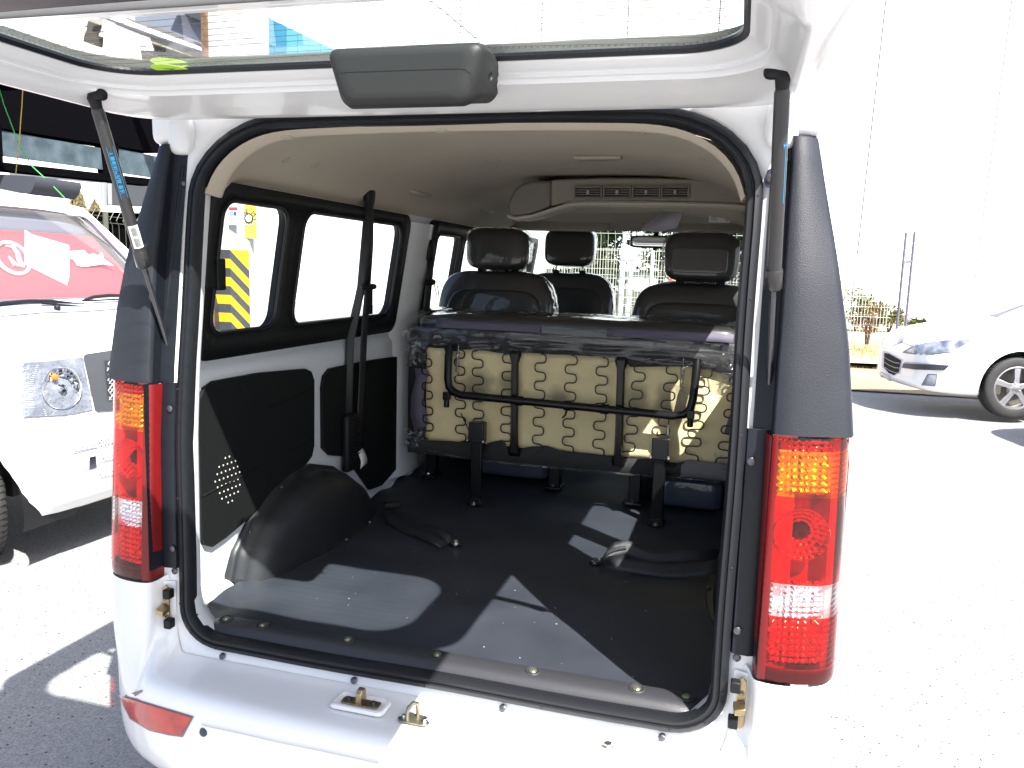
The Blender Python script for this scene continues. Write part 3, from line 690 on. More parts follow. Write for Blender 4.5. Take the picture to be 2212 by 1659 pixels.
mb = MB(); mb.box((0, 1.8, .545), (1.46, 3.3, .03)); mb.obj('floor_pan', whitei, van)
for s in (-1, 1):
    mb = MB(); mb.grid([[Vector((s * .735, y, .600)), Vector((s * .712, y, .592)), Vector((s * .705, y, .585)), Vector((s * .69, y, .583)), Vector((s * .676, y, .566))] for y in (.15, .4, 1.0, 1.3, 1.6)]); mb.obj('sill_flange', whitei, van)
# debris specks on the mat
mb = MB()
for i in range(26):
    x, y = random.uniform(-.5, .45), random.uniform(.16, .75); mb.box((x, y, fz(x, y) + .0035), (random.uniform(.001, .004), .001, .0006), Matrix.Rotation(random.random() * 6, 3, 'Z'))
mb.obj('lint', paper, van, kind='stuff')

# wheel arch covers
for s in (-1, 1):
    def prof(t):  # t 0..1 along the arch: (y, z)
        return (interp(t, [(0, .345), (.12, .375), (.25, .45), (.38, .55), (.5, .66), (.62, .78), (.75, .92), (.88, 1.05), (1, 1.15)]),
                interp(t, [(0, .568), (.12, .650), (.25, .722), (.38, .775), (.5, .802), (.62, .800), (.75, .760), (.88, .680), (1, .568)]))
    rows = []
    for i in range(41):
        t = i / 40; y, z = prof(t); cy, cz = .75, .568; r = []
        for x, k, dz in ((.705, 1.02, 0), (.690, 1.02, 0), (.684, 1.0, 0), (.678, .965, 0), (.655, .955, 0), (.635, .93, 0), (.615, .88, 0), (.60, .80, 0), (.585, .66, 0), (.572, .45, 0), (.566, .25, 0), (.564, 0.0, 0)):
            bul = .0
            r.append(Vector((s * (x - bul), cy + (y - cy) * (k if k > .5 else k), max(.566, cz + (z - cz) * k))))
        rows.append(r)
    mb = MB(); mb.grid(rows); ac = mb.obj('wheel_arch_cover', mat('arch_cover_plastic', (.017, .018, .021), .42, bump=.15, bscale=300, bumpdist=.0004), van, smooth=70)
    for y_ in range(1):
        fl = []
        for i in range(20):
            a = i / 19; fl.append(Vector((s * (.69 - .125 * math.sin(math.pi * a) ** .6), .345 + .80 * a, .577)))
        rows = [[p + Vector((s * .02, 0, .006)), p + Vector((0, 0, .004)), p + Vector((-s * .018, 0, 0)), p + Vector((-s * .020, 0, -.004))] for p in fl]
        mb = MB(); mb.grid(rows); mb.obj('base_flange', MAT['arch_cover_plastic'], ac)
    bolt('bolt', (s * .640, .395, .582), (0, -.3, 1), .006, MAT['greenish_zinc'], ac)
    bolt('bolt', (s * .552, .75, .580), (0, 0, 1), .006, screwm, ac); bolt('bolt', (s * .56, .93, .580), (0, 0, 1), .006, screwm, ac)
    for t in (.2, .42):
        y, z = prof(t); screw((s * .681, .75 + (y - .75) * .965, .568 + (z - .568) * .965), (-s, -.2, .1), .006, screwm, ac)

# C pillars
for s in (-1, 1):
    rows = []
    for z in [.60 + i * .10 for i in range(11)]:
        X = wx(z) if z > 1.18 else .705
        rows.append([Vector((s * a, y, z)) for a, y in ((X, 1.405), (X - .016, 1.425), (X - .030, 1.455), (X - .035, 1.53), (X - .035, 1.60), (X - .020, 1.66), (X - .005, 1.675))])
    mb = MB(); mb.grid(rows); mb.obj('centre_pillar', whitei, van)
    mb = MB(); mb.box((s * .66, 2.70, 1.2), (.06, .12, 1.1)); mb.obj('front_pillar_trim', mat('grey_pillar_trim', (.10, .10, .10), .6), van, bevel=.02)

# headliner
def ceil_sec(y):
    """half sections x>=0 -> list of (x, z) from centre to side"""
    zc = interp(y, [(.2, 1.768), (.45, 1.792), (.9, 1.800), (1.4, 1.802), (2.1, 1.80), (2.5, 1.76), (2.75, 1.700)])
    zs_ = interp(y, [(.2, 1.60), (.3, 1.628), (2.4, 1.628), (2.75, 1.64)])
    P = []
    for k in range(13):
        a = k / 12
        x = .655 * math.sin(a * math.pi / 2) ** .85 if a < 1 else .655
        f = (x / .655); P.append((x if a < 1 else .650, zc - (zc - zs_) * f ** 4.2 ))
    return P
rows = []
def full(P, y): return [Vector((-x, y, z)) for x, z in reversed(P[1:])] + [Vector((x, y, z)) for x, z in P]
# rear edge follows the opening
def rear_sec(off, dy, zmin=1.60):
    P = []
    W = .606 - .033 + off; zt = 1.746 - .033 + off
    for k in range(13):
        a = k / 12 * 1.12
        if a < .45: x = (W - .20) * a / .45; z = zt + .006 * (1 - (a / .45) ** 2)
        elif a < .95:
            b = (a - .45) / .5 * math.pi / 2; x = W - .20 + .20 * math.sin(b); z = zt - .15 + .15 * math.cos(b)
        else: x = W; z = zt - .15 - (a - .95) / .17 * (zt - .15 - zmin)
        P.append((x, z))
    return [Vector((-x, yo(z) + dy, z)) for x, z in reversed(P[1:])] + [Vector((x, yo(z) + dy, z)) for x, z in P]
rows = [rear_sec(0.004, .006), rear_sec(-.004, .05), rear_sec(-.002, .060), rear_sec(.008, .075), rear_sec(.030, .11, 1.605)]
rows += [full(ceil_sec(y), y) for y in (.34, .42, .55, .7, .85, 1.0, 1.2, 1.4, 1.6, 1.8, 2.0, 2.2, 2.4, 2.6, 2.75)]
for i, r in enumerate(rows[5:]):
    y = r[0].y
    for p in r:
        a = abs(p.x)
        if .9 < y < 1.3: p.z -= .014 * math.exp(-((y - 1.08) / .10) ** 2) * (1 if a < .45 else max(0, 1 - (a - .45) / .1))
        if 1.45 < y < 1.9: p.z -= .012 * math.exp(-((y - 1.68) / .10) ** 2) * (1 if a < .45 else 0)
mb = MB(); mb.grid(rows); hl = mb.obj('headliner', headl, van, smooth=80, sub=1)
for (u, v) in ((620, 297), (1705 * .54 - 195, 283), (1390, 288), (1070, 345), (640, 340), (680, 355), (1522, 345)):
    pass
hb = bvh_of(hl)
for (u, v) in ((620, 296), (953, 281), (1388, 288), (1071, 346), (617, 345), (680, 356), (1517, 343)):
    h = hb.ray_cast(CC, ray(u, v).normalized())
    if h[0]: 
        nn = h[1] if h[1].z < 0 else -h[1]
        mb = MB(); mb.lathe(h[0] + nn * .0005, nn, [(.0125, 0), (.011, .0025), (.0001, .003)], 20); mb.obj('trim_clip', headl2, hl)
h = hb.ray_cast(CC, ray(1292, 337).normalized()); p = h[0]
mb = MB(); mb.box((p.x, p.y, p.z - .006), (.15, .045, .012)); dl = mb.obj('dome_lamp', headl2, van, bevel=.005)
mb = MB(); mb.box((p.x, p.y - .003, p.z - .0125), (.115, .028, .003)); mb.obj('lamp_lens', mat('frosted_lens', (.25, .24, .21), .3), dl)
# assist handles
for s in (-1, 1):
    for yy in (1.37, 2.18):
        mb = MB(); mb.tube([(s * .600, yy - .10, 1.715), (s * .585, yy - .095, 1.708), (s * .572, yy - .08, 1.700), (s * .570, yy, 1.696), (s * .572, yy + .08, 1.700), (s * .585, yy + .095, 1.708), (s * .600, yy + .10, 1.715)], [.010, .011, .010, .009, .010, .011, .010], 8); hd = mb.obj('assist_handle', headl2, van)
        for d in (-.1, .1): mb = MB(); mb.add(*pillow((s * .605, yy + d, 1.722), (.035, .028, .030), e=3, nu=12, nv=8)); mb.obj('handle_end', headl2, hd)
# roof air duct with four vents
yv = 1.60
dmt = mat('shaded_duct_plastic', (.25, .225, .18), .6)  # plastic colour darkened to hold the shade on the duct face
def aty(L, y): return [at(u, v, 1, y) for u, v in L]
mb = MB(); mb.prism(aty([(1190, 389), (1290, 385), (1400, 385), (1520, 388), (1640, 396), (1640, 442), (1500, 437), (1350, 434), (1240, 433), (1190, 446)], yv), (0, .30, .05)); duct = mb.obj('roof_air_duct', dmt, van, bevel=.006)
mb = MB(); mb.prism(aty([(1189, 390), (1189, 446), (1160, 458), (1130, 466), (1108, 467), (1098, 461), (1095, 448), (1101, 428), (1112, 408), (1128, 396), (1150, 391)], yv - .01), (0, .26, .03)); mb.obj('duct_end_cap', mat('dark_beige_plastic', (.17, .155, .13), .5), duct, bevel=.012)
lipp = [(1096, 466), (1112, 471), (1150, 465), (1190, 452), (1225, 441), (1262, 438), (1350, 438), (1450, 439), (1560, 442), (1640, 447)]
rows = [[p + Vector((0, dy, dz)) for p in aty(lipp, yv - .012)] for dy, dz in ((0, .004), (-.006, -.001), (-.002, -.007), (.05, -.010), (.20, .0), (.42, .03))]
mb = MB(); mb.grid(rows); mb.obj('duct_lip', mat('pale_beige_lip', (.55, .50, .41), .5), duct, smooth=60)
for u_, v_ in ((1180, 394), (1590, 398)): screw(at(u_, v_, 1, yv - .012), (0, -1, 0), .004, screwm, duct)
gridm = mat('dark_vent_plastic', (.05, .045, .038), .5)
for k in range(4):
    a = at(1243 + k * 62.5, 404, 1, yv - .004); b = at(1243 + k * 62.5 + 56, 428, 1, yv - .004)
    x0, x1, z0, z1 = a.x, b.x, b.z, a.z
    z1 = z0 + .042
    vt = MB(); o_ = [(x0, z0), (x1, z0), (x1, z1), (x0, z1)]; t_ = .004
    for c_, d_ in ((((x0 + x1) / 2, z0), (x1 - x0, t_)), (((x0 + x1) / 2, z1), (x1 - x0, t_)), ((x0, (z0 + z1) / 2), (t_, z1 - z0)), ((x1, (z0 + z1) / 2), (t_, z1 - z0))): vt.box((c_[0], yv - .006, c_[1]), (d_[0] + .001, .016, d_[1]))
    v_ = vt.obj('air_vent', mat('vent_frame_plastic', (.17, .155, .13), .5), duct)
    mb = MB(); mb.box(((x0 + x1) / 2, yv + .004, (z0 + z1) / 2), (x1 - x0, .004, z1 - z0)); 
    mb.obj('vent_back', dark_in, duct)
    for q in range(4):
        mb = MB(); mb.box(((x0 + x1) / 2, yv - .004, z0 + (q + 1) * (z1 - z0) / 5), (x1 - x0 - .004, .012, .0022), Matrix.Rotation(.4, 3, 'X')); mb.obj('louvre', gridm, duct)
    mb = MB(); mb.box(((x0 + x1) / 2, yv - .013, (z0 + z1) / 2), (.010, .010, .014)); mb.obj('vent_tab', headl2, duct, bevel=.002)

# ---- seat belts on the left rear pillar and behind the door
def strap(pts, w_, m, parent, name='strap', wdir=None, tw=None, thick=.0014):
    """flat ribbon; wdir list of width directions"""
    rows = []
    for i, p in enumerate(pts):
        p = Vector(p); d = Vector(wdir[i] if isinstance(wdir, list) else wdir).normalized(); rows.append([p - d * w_ / 2, p - d * w_ / 6, p + d * w_ / 6, p + d * w_ / 2])
    mb = MB(); mb.grid(rows); return mb.obj(name, m, parent, solid=thick, smooth=80)
for s in (-1, 1):
    bt = MB(); bt.add(*pillow((s * .618, 1.035, 1.672), (.030, .052, .095), e=3, nu=18, nv=14)); belt = bt.obj('seat_belt', blackm, van)
    A = Vector((s * .612, 1.035, 1.640)); B = Vector((s * .648, 1.09, 1.36)); C_ = Vector((s * .665, 1.095, 1.18)); D = Vector((s * .665, 1.055, .74))
    strap([A, (A + B) / 2 + Vector((0, .01, 0)), B], .040, webb, belt, wdir=[(0, .55, .1), (0, .5, .1), (0, .9, .1)])
    strap([A + Vector((0, -.016, 0)), Vector((s * .668, 1.08, 1.36)), Vector((s * .68, 1.02, 1.18)), Vector((s * .68, 1.0, .80))], .030, webb, belt, wdir=[(.5, .5, 0), (.9, .2, 0), (.9, .2, 0), (.5, .6, 0)])
    strap([B, C_, (C_ + D) / 2, D], .048, webb, belt, wdir=(0, 1, .05))
    mb = MB(); mb.add(*pillow(B + Vector((-s * .004, 0, 0)), (.022, .105, .022), e=3, nu=18, nv=8)); mb.obj('tongue', blackm, belt)
    mb = MB(); mb.box(B + Vector((-s * .002, .0, -.05)), (.010, .052, .09)); mb.obj('tongue_stalk', blackm, belt, bevel=.003)
    mb = MB(); mb.box((s * .672, 1.01, .83), (.030, .085, .20)); mb.obj('retractor_cover', blackm, belt, bevel=.012)
    for q in range(14): mb = MB(); mb.box((s * .655, 1.03, .75 + q * .012), (.006, .045, .005)); mb.obj('cover_rib', blackm, belt)
    mb = MB(); mb.grid([[Vector((s * (.655 - .010 * math.sin(i * .5)), 1.045 - .012 + i * .001, .79 - i * .012)), Vector((s * (.655 - .010 * math.sin(i * .5)), 1.045 + .022 + i * .001 + .004 * i, .79 - i * .012 + .008))] for i in range(6)]); 
    if s < 0: mb.obj('belt_tag', paper, belt, solid=.0008)
    mb = MB(); mb.add(*pillow((s * .635, 1.62, 1.50), (.035, .055, .085), e=3, nu=16, nv=12)); b2 = mb.obj('seat_belt', blackm, van)
    strap([(s * .628, 1.62, 1.47), (s * .632, 1.61, 1.36), (s * .65, 1.60, 1.1), (s * .66, 1.60, .8)], .048, webb, b2, wdir=(.2, 1, 0))
    mb = MB(); mb.add(*pillow((s * .628, 1.615, 1.372), (.024, .095, .026), e=3, nu=14, nv=8)); mb.obj('tongue', blackm, b2)
    mb = MB(); mb.tube([(s * .615, 1.625, 1.365), (s * .605, 1.63, 1.32), (s * .605, 1.655, 1.318), (s * .612, 1.655, 1.36)], .0025, 6); mb.obj('tongue_loop', steel, b2)
# lap belts lying on the floor with their anchor bolts
for s in (-1, 1):
    ax_, ay = s * .2205, .836; g = Vector((ax_, ay, .574))
    mb = MB(); mb.lathe(g, (0, 0, 1), [(.0001, .001), (.019, .001), (.020, .004), (.014, .005), (.0001, .005)], 20); an = mb.obj('belt_anchor', blackm, van)
    bolt('bolt', g + Vector((0, 0, .005)), (0, 0, 1), .0085, steel, an, h=.014)
    if s > 0:
        p1 = [g + Vector((.018, .004, .006)), g + Vector((.030, .012, .030)), g + Vector((.050, .020, .044)), g + Vector((.085, .030, .052)), g + Vector((.12, .028, .040)), g + Vector((.17, .03, .030)), g + Vector((.25, .055, .040)), g + Vector((.36, .06, .05))]
        strap(p1, .046, webb, an, wdir=[(.2, 1, 0), (.1, .6, .6), (0, .5, .8), (0, .4, .8), (.1, .5, .8), (.1, .6, .7), (0, .7, .7), (0, .7, .7)])
        p2 = [g + Vector((.03, -.012, .012)), g + Vector((.07, -.02, .022)), g + Vector((.14, -.028, .020)), g + Vector((.22, -.02, .016)), g + Vector((.32, .00, .03)), g + Vector((.36, .01, .04))]
        strap(p2, .048, webb, an, wdir=[(.1, .8, .5), (.1, .7, .7), (0, .8, .6), (0, .8, .6), (0, .8, .6), (0, .8, .6)])
        mb = MB(); mb.tube([g + Vector((.018, .004, .010)), g + Vector((.032, .012, .034)), g + Vector((.055, .02, .046)), g + Vector((.085, .028, .052))], [.004, .006, .007, .006], 8); mb.obj('stitched_fold', webb, an)
    else:
        p1 = [g + Vector((-.02, .01, .008)), g + Vector((-.05, .02, .020)), g + Vector((-.10, .05, .018)), g + Vector((-.18, .10, .010)), g + Vector((-.27, .15, .025)), g + Vector((-.31, .20, .045))]
        strap(p1, .046, webb, an, wdir=[(.3, 1, .2), (.3, .6, .6), (.3, .5, .6), (.3, .8, .3), (.2, .8, .5), (.2, .8, .5)])
        strap([p + Vector((-.01, -.03, -.004)) for p in p1], .040, webb, an, wdir=[(.3, 1, .1), (.3, .8, .3), (.3, .8, .3), (.3, .8, .3), (.2, .8, .5), (.2, .8, .5)])
        bk = MB(); bk.box(g + Vector((-.30, .19, .045)), (.06, .03, .022), Matrix.Rotation(.6, 3, 'Z')); bk.obj('buckle', blackm, an, bevel=.005)

# ---- folded rear bench
YB = 1.35
bench = bpy.data.objects.new('rear_bench', None); link(bench, van)
def bz(x, dz=0.0): return dz + 0.0 * x
# cushion body behind the foam
mb = MB(); mb.add(*pillow((.003, YB + .095, .955), (1.26, .155, .455), e=9, nu=60, nv=30, wob=.004)); mb.obj('cushion_cover', seatm, bench, smooth=80)
def fo(u, v):
    x = -.545 + u * 1.16; z = .775 + v * .365
    ex = min(u, 1 - u) / .02; ez = min(v, 1 - v) / .05; e_ = min(1, ex, ez)
    return Vector((x, YB + .022 - .014 * e_ + .006 * noise.noise(Vector((x * 5, z * 8, 3))) + .004 * abs(noise.noise(Vector((x * 11, z * 16, 8)))), z))
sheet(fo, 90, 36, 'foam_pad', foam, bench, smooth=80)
fd = mat('worn_mark_foam', (.30, .26, .17), .95)
# black cloth edges with ragged outline
def ragged(pts_top, pts_bot, name, m, yy=YB - .004):
    def P(L, t):
        return interp(t, L)
    def f(u, v):
        x = -.60 + u * 1.215; a = interp(x, pts_top); b = interp(x, pts_bot); z = b + (a - b) * v; return Vector((x, yy + .006 * math.sin(math.pi * v) * -1 + .003 * noise.noise(Vector((x * 9, z * 9, 1))), z))
    return sheet(f, 120, 8, name, m, bench, smooth=80)
ragged([(-.60, 1.19), (.62, 1.17)], [(-.60, 1.125), (-.50, 1.150), (-.42, 1.152), (-.33, 1.140), (-.22, 1.128), (-.19, 1.128), (-.15, 1.142), (-.05, 1.140), (.10, 1.142), (.20, 1.142), (.23, 1.110), (.36, 1.12), (.44, 1.125), (.50, 1.115), (.62, 1.09)], 'top_cloth_edge', seatm, YB - .006)
ragged([(-.60, .800), (-.55, .783), (-.40, .785), (-.36, .800), (-.345, .780), (-.30, .760), (-.28, .795), (-.22, .812), (-.20, .772), (-.16, .77), (-.14, .79), (-.06, .805), (.0, .79), (.1, .788), (.2, .786), (.21, .778), (.25, .785), (.32, .79), (.40, .765), (.41, .785), (.45, .800), (.60, .795)],
       [(-.60, .73), (-.4, .728), (.0, .730), (.4, .735), (.62, .74)], 'bottom_cloth_edge', seatm, YB - .008)
# grey woven lip on the lower right
mb = MB(); mb.grid([[Vector((.425 + .02 * (j == 0), YB - .014, .800 - .02 * j)) + Vector((i * .19 / 6, -.004 * math.sin(j * .8), 0)) for j in range(4)] for i in range(7)]); mb.obj('woven_lip', mesh_f, bench, solid=.003)
# grey liner patches left and right
def patch(P, m, nm, yy):
    o_ = plate(P, [], lambda a, b: Vector((a, yy, b)), .003, nm, m, bench); return o_
patch([(-.578, 1.055), (-.530, 1.055), (-.520, 1.04), (-.535, 1.0), (-.540, .95), (-.532, .90), (-.525, .86), (-.528, .835), (-.575, .815), (-.592, .87), (-.590, .95), (-.572, 1.02)], fabr, 'liner_flap', YB - .006)
patch([(.575, 1.06), (.60, 1.07), (.618, 1.05), (.62, .90), (.600, .87), (.585, .90), (.560, .90), (.57, .95), (.585, 1.0)], fabr, 'liner_flap', YB - .008)
# zigzag springs
wire = mat('black_spring_wire', (.012, .012, .012), .35)
for x, a, ph, zt, zb in ((-.522, .020, 0, 1.125, .79), (-.392, .020, 1, 1.135, .79), (-.322, .021, 0, 1.135, .79), (-.212, .020, 0, 1.13, .775), (-.090, .020, 1, 1.138, .775), (.022, .021, 1, 1.138, .78), (.133, .021, 1, 1.138, .78), (.252, .021, 0, 1.125, .78), (.362, .021, 0, 1.125, .79), (.470, .024, 1, 1.120, .79), (.575, .022, 0, 1.10, .79)):
    pts = []; n_ = 11; H = zt - zb; half = H / n_; lean_ = -.030 if .25 < x < .6 else (.014 if x < -.3 else 0)
    for i in range(n_ * 14 + 1):
        t = i / 14; sn = math.sin(math.pi * t); xx = a * math.copysign(abs(sn) ** .62, sn) * (1 if ph else -1)
        zz = zt - half * (t - .80 * math.sin(2 * math.pi * t) / (2 * math.pi))
        pts.append(Vector((x + xx + lean_ * (t / n_ - .5), YB - .013, zz)))
    mb = MB(); mb.tube(pts, .0026, 6); sp_ = mb.obj('zigzag_spring', wire, bench)
# pressed steel bars
for x in (-.183, .2):
    rows = []
    for z, wd, dy in ((1.145, .017, 0), (1.13, .022, 0), (1.10, .013, -.004), (1.0, .013, -.004), (.86, .013, -.004), (.80, .015, -.002), (.772, .024, .002), (.758, .020, .002)):
        rows.append([Vector((x + sx * wd + (1.13 - z) * .02, YB - .018 + dy + (0 if abs(sx) > .6 else -.010), z)) for sx in (-1, -.6, -.3, .3, .6, 1)])
    mb = MB(); mb.grid(rows); mb.obj('steel_bar', steelk, bench, solid=.003)
# U frame
ft_ = [(-.435, YB - .012, 1.150), (-.435, YB - .03, 1.11), (-.430, YB - .045, 1.03), (-.423, YB - .05, 1.00), (-.405, YB - .052, .983), (-.375, YB - .054, .974), (.0, YB - .054, .966), (.390, YB - .054, .958), (.425, YB - .053, .965), (.445, YB - .05, .985), (.452, YB - .045, 1.02), (.456, YB - .03, 1.10), (.456, YB - .012, 1.150)]
mb = MB(); mb.tube(ft_, .0145, 14); mb.obj('tube_frame', steelk, bench)
for x, z in ((-.155, .968), (.023, .964), (.155, .962)):
    mb = MB(); mb.lathe((x - .012, YB - .054, z + .001), (1, 0, 0), [(.018, 0), (.018, .026)], 16); mb.box((x, YB - .040, z - .0), (.024, .012, .030)); mb.obj('clamp', steelk, bench)
mb = MB(); mb.tube([(.023, YB - .066, .950), (.02, YB - .07, .935), (.012, YB - .066, .925)], .012, 6, flat=.3); mb.obj('hook', steelk, bench)
for x in (-.428, .448):
    mb = MB(); mb.box((x + .0, YB - .058, .968), (.026, .022, .030)); mb.cyl((x, YB - .058, .955), (x, YB - .058, .925), .0105, 12); mb.obj('pivot_lug', steelk, bench, bevel=.003)
    mb = MB(); mb.cyl((x - .025, YB - .02, 1.135), (x + .025, YB - .02, 1.135), .006, 10); mb.obj('pivot_pin', steelk, bench)
# coil springs
for x, d in ((-.395, 1), (.412, -1)):
    pts = []
    for i in range(16 * 14 + 1):
        t = i / 14; pts.append(Vector((x + .0075 * math.cos(2 * math.pi * t / 1), YB - .040 + .0075 * math.sin(2 * math.pi * t), 1.128 - .072 * i / 224)))
    pts = [Vector((x, YB - .03, 1.155)), Vector((x, YB - .035, 1.135))] + pts + [Vector((x, YB - .04, 1.045)), Vector((x - d * .02, YB - .045, 1.035))]
    mb = MB(); mb.tube(pts, .0013, 5); mb.obj('coil_spring', steel, bench)
# release cords
for P in ([(-.385, YB - .02, .90), (-.345, YB - .05, .85), (-.322, YB - .06, .82)], [(-.33, YB - .02, .865), (-.345, YB - .03, .835), (-.352, YB - .03, .80)], [(.375, YB - .03, .955), (.370, YB - .04, .90), (.356, YB - .06, .82)], [(.374, YB - .03, .955), (.376, YB - .03, .90), (.372, YB - .03, .87)]):
    mb = MB(); mb.tube(P, .0035, 6, flat=.4); mb.obj('release_strap', webb, bench)
mb = MB(); mb.box((.374, YB - .038, .905), (.006, .004, .035)); mb.obj('strap_end', paper, bench)
# legs
for x, dx in ((-.302, .0), (.356, .0)):
    mb = MB(); mb.prism([(x - .020, 1.275, z) for z in (.585,)] + [(x - .020, 1.268, .835), (x + .020, 1.268, .835), (x + .020, 1.275, .585)], (0, .022, 0)); lg = mb.obj('folding_leg', steelk, bench, bevel=.003)
    mb = MB(); mb.box((x, 1.280, .846), (.058, .044, .075)); mb.obj('leg_bracket', steelk, bench, bevel=.004)
    mb = MB(); mb.cyl((x - .030, 1.263, .815), (x + .030, 1.263, .815), .0045, 10); mb.obj('hinge_pin', steel, bench)
    for d in (-.030, .030): mb = MB(); mb.cyl((x + d - .003, 1.263, .815), (x + d + .003, 1.263, .815), .010, 12); mb.obj('pin_washer', steel, bench)
    mb = MB(); mb.prism([(x - .030, 1.262, .577), (x + .030, 1.262, .577), (x + .026, 1.262, .584), (x + .018, 1.262, .600), (x - .018, 1.262, .600), (x - .026, 1.262, .584)], (0, .05, 0)); mb.obj('foot_plate', steelk, bench, bevel=.002)
    bolt('bolt', (x, 1.255, .580), (0, 0, 1), .007, MAT['greenish_zinc'], bench, h=.010)
# backrest lying behind, wrapped in film
mb = MB(); mb.add(*pillow((.005, YB + .16, 1.195), (1.22, .30, .150), e=5, nu=64, nv=20, wob=.006)); mb.obj('backrest', seatw, bench, smooth=80)
mb = MB(); mb.add(*pillow((.0, YB + .052, 1.178), (1.245, .085, .085), e=4, nu=64, nv=16, wob=.005, seed=4)); mb.obj('top_roll', seatw, bench, smooth=80)
for x0, x1 in ((-.50, -.10), (.14, .57)):
    mb = MB(); mb.grid([[Vector((x0 + (x1 - x0) * i / 10, YB + .002 + .006 * j, 1.212 + .014 * j)) for j in range(3)] for i in range(11)]); mb.obj('grey_insert', fabr, bench, solid=.002)
def fl(u, v):
    x = -.625 + u * 1.255; a = v * 1.0
    y = YB - .018 + .004 * math.sin(x * 40) ; z = 1.210 - .085 * v
    nn = noise.noise(Vector((x * 7, v * 6, 2))); sag = .030 * abs(noise.noise(Vector((x * 3.3, 7, 0))))
    edge = .5 if u < .08 or u > .92 else 0
    return Vector((x + .01 * nn, y - .010 * math.sin(math.pi * v) - .010 * nn - .012 * edge, z - sag * v - edge * .06 * v))
sheet(fl, 120, 14, 'clear_film', film, bench, smooth=80)
def fl2(u, v):
    x = -.615 + u * 1.235; y = YB - .00 + .28 * v; nn = noise.noise(Vector((x * 9, y * 14, 5))); return Vector((x, y, 1.224 + .050 * math.sin(min(1, v * 1.3) * math.pi / 2) + .010 * nn))
sheet(fl2, 120, 20, 'clear_film', film, bench, smooth=80)
for s, x in ((-1, -.600), (1, .610)):
    for zc, hh in ((1.12, .11), (.79, .07)):
        def fl3(u, v):
            a = u * 2.2; nn = noise.noise(Vector((u * 8, v * 8, zc * 9))); return Vector((x - s * .07 * u + .018 * nn, YB - .030 + .05 * abs(u - .3) + .016 * nn, zc + hh * (v - .5) + .018 * noise.noise(Vector((u * 9, v * 5, 3 + s)))))
        sheet(fl3, 30, 30, 'clear_film', film, bench, smooth=80)
mb = MB(); mb.tube([(-.60, YB - .015, .772), (-.50, YB - .02, .745), (-.40, YB - .022, .733), (-.30, YB - .022, .728), (0, YB - .022, .728), (.3, YB - .022, .732), (.62, YB - .022, .740)], .0045, 6); mb.obj('film_edge', film, bench)

# ---- second row and front seats
def seat(x, y, wd, zt, zh0, zh1, hw, name='passenger_seat', tilt=.10, backm=seatw, low=.75, patch=False):
    st_ = bpy.data.objects.new(name, None); link(st_, van)
    R3 = Matrix.Rotation(-tilt, 3, 'X')
    H = zt - low
    mb = MB(); mb.add(*pillow((x, y + .05, (zt + low) / 2), (wd, .13, H), R3, e=5, nu=44, nv=34, wob=.003, seed=x)); mb.obj('backrest', backm, st_, smooth=80)
    mb = MB(); mb.add(*pillow((x, y - .022, (zt + low) / 2 - .03), (wd * .80, .030, H * .86), R3, e=6, nu=36, nv=24)); mb.obj('back_panel', mat('dark_back_panel', (.012, .012, .013), .4, coat=.7, bump=.3, bscale=6, bumpdist=.01), st_, smooth=80)
    hz = (zh0 + zh1) / 2
    mb = MB(); mb.add(*pillow((x, y + .055, hz), (hw, .105, zh1 - zh0), R3, e=4.2, nu=36, nv=26, wob=.003, seed=2 + x)); hr = mb.obj('headrest', seatw, st_, smooth=80)
    if patch:
        mb = MB(); mb.add(*pillow((x - .005, y - .004, hz - .012), (hw * .74, .012, (zh1 - zh0) * .5), R3, e=8, nu=24, nv=12)); mb.obj('grey_centre', seatwg, st_, smooth=80)
    for d in (-1, 1):
        mb = MB(); mb.cyl((x + d * hw * .27, y + .06, zt - .03), (x + d * hw * .27, y + .06, zh0 + .03), .006, 10); mb.obj('headrest_post', steel, st_)
        mb = MB(); mb.add(*pillow((x + d * hw * .27, y + .06, zt + .004), (.036, .03, .020), e=4, nu=12, nv=8)); mb.obj('post_collar', blackm, st_)
    def fh(u, v):
        a = u * 2 * math.pi; rr = 1.05 + .035 * noise.noise(Vector((math.cos(a) * 3, math.sin(a) * 3, v * 6)))
        c, s_ = math.cos(a), math.sin(a); px = math.copysign(abs(c) ** .5, c) * hw / 2 * rr; pz = math.copysign(abs(s_) ** .5, s_) * (zh1 - zh0) / 2 * rr
        return Vector((x + px, y + .035 + .07 * (v - .3) + tilt * pz, hz + pz))
    sheet(fh, 72, 6, 'clear_film', film, st_, smooth=80)
    def fh2(u, v):
        side = wd / 2 * 1.01; a = -math.pi * .02 + u * math.pi * .55; c, s_ = math.cos(a), math.sin(a)
        px = abs(c) ** .45 * side; pz = abs(s_) ** .45 * H / 2 * 1.0; rr = 1 + .02 * noise.noise(Vector((u * 20, v * 5, 9)))
        return Vector((x + px * rr, y - .02 + .09 * v + tilt * (pz + .0), (zt + low) / 2 + pz * rr))
    sheet(fh2, 60, 8, 'clear_film', film, st_, smooth=80)
    mb = MB(); mb.add(*pillow((x, y + .33, low + .02), (wd, .50, .14), e=5, nu=30, nv=14)); mb.obj('cushion', seatm, st_, smooth=80)
    return st_
seat(-.415, 1.80, .525, 1.425, 1.428, 1.602, .272)
seat(.425, 1.80, .535, 1.400, 1.405, 1.600, .290, patch=True)
seat(-.295, 2.70, .50, 1.425, 1.455, 1.652, .265, name='front_seat', tilt=.14)
seat(.36, 2.72, .52, 1.400, 1.43, 1.63, .265, name='front_seat', tilt=.14)
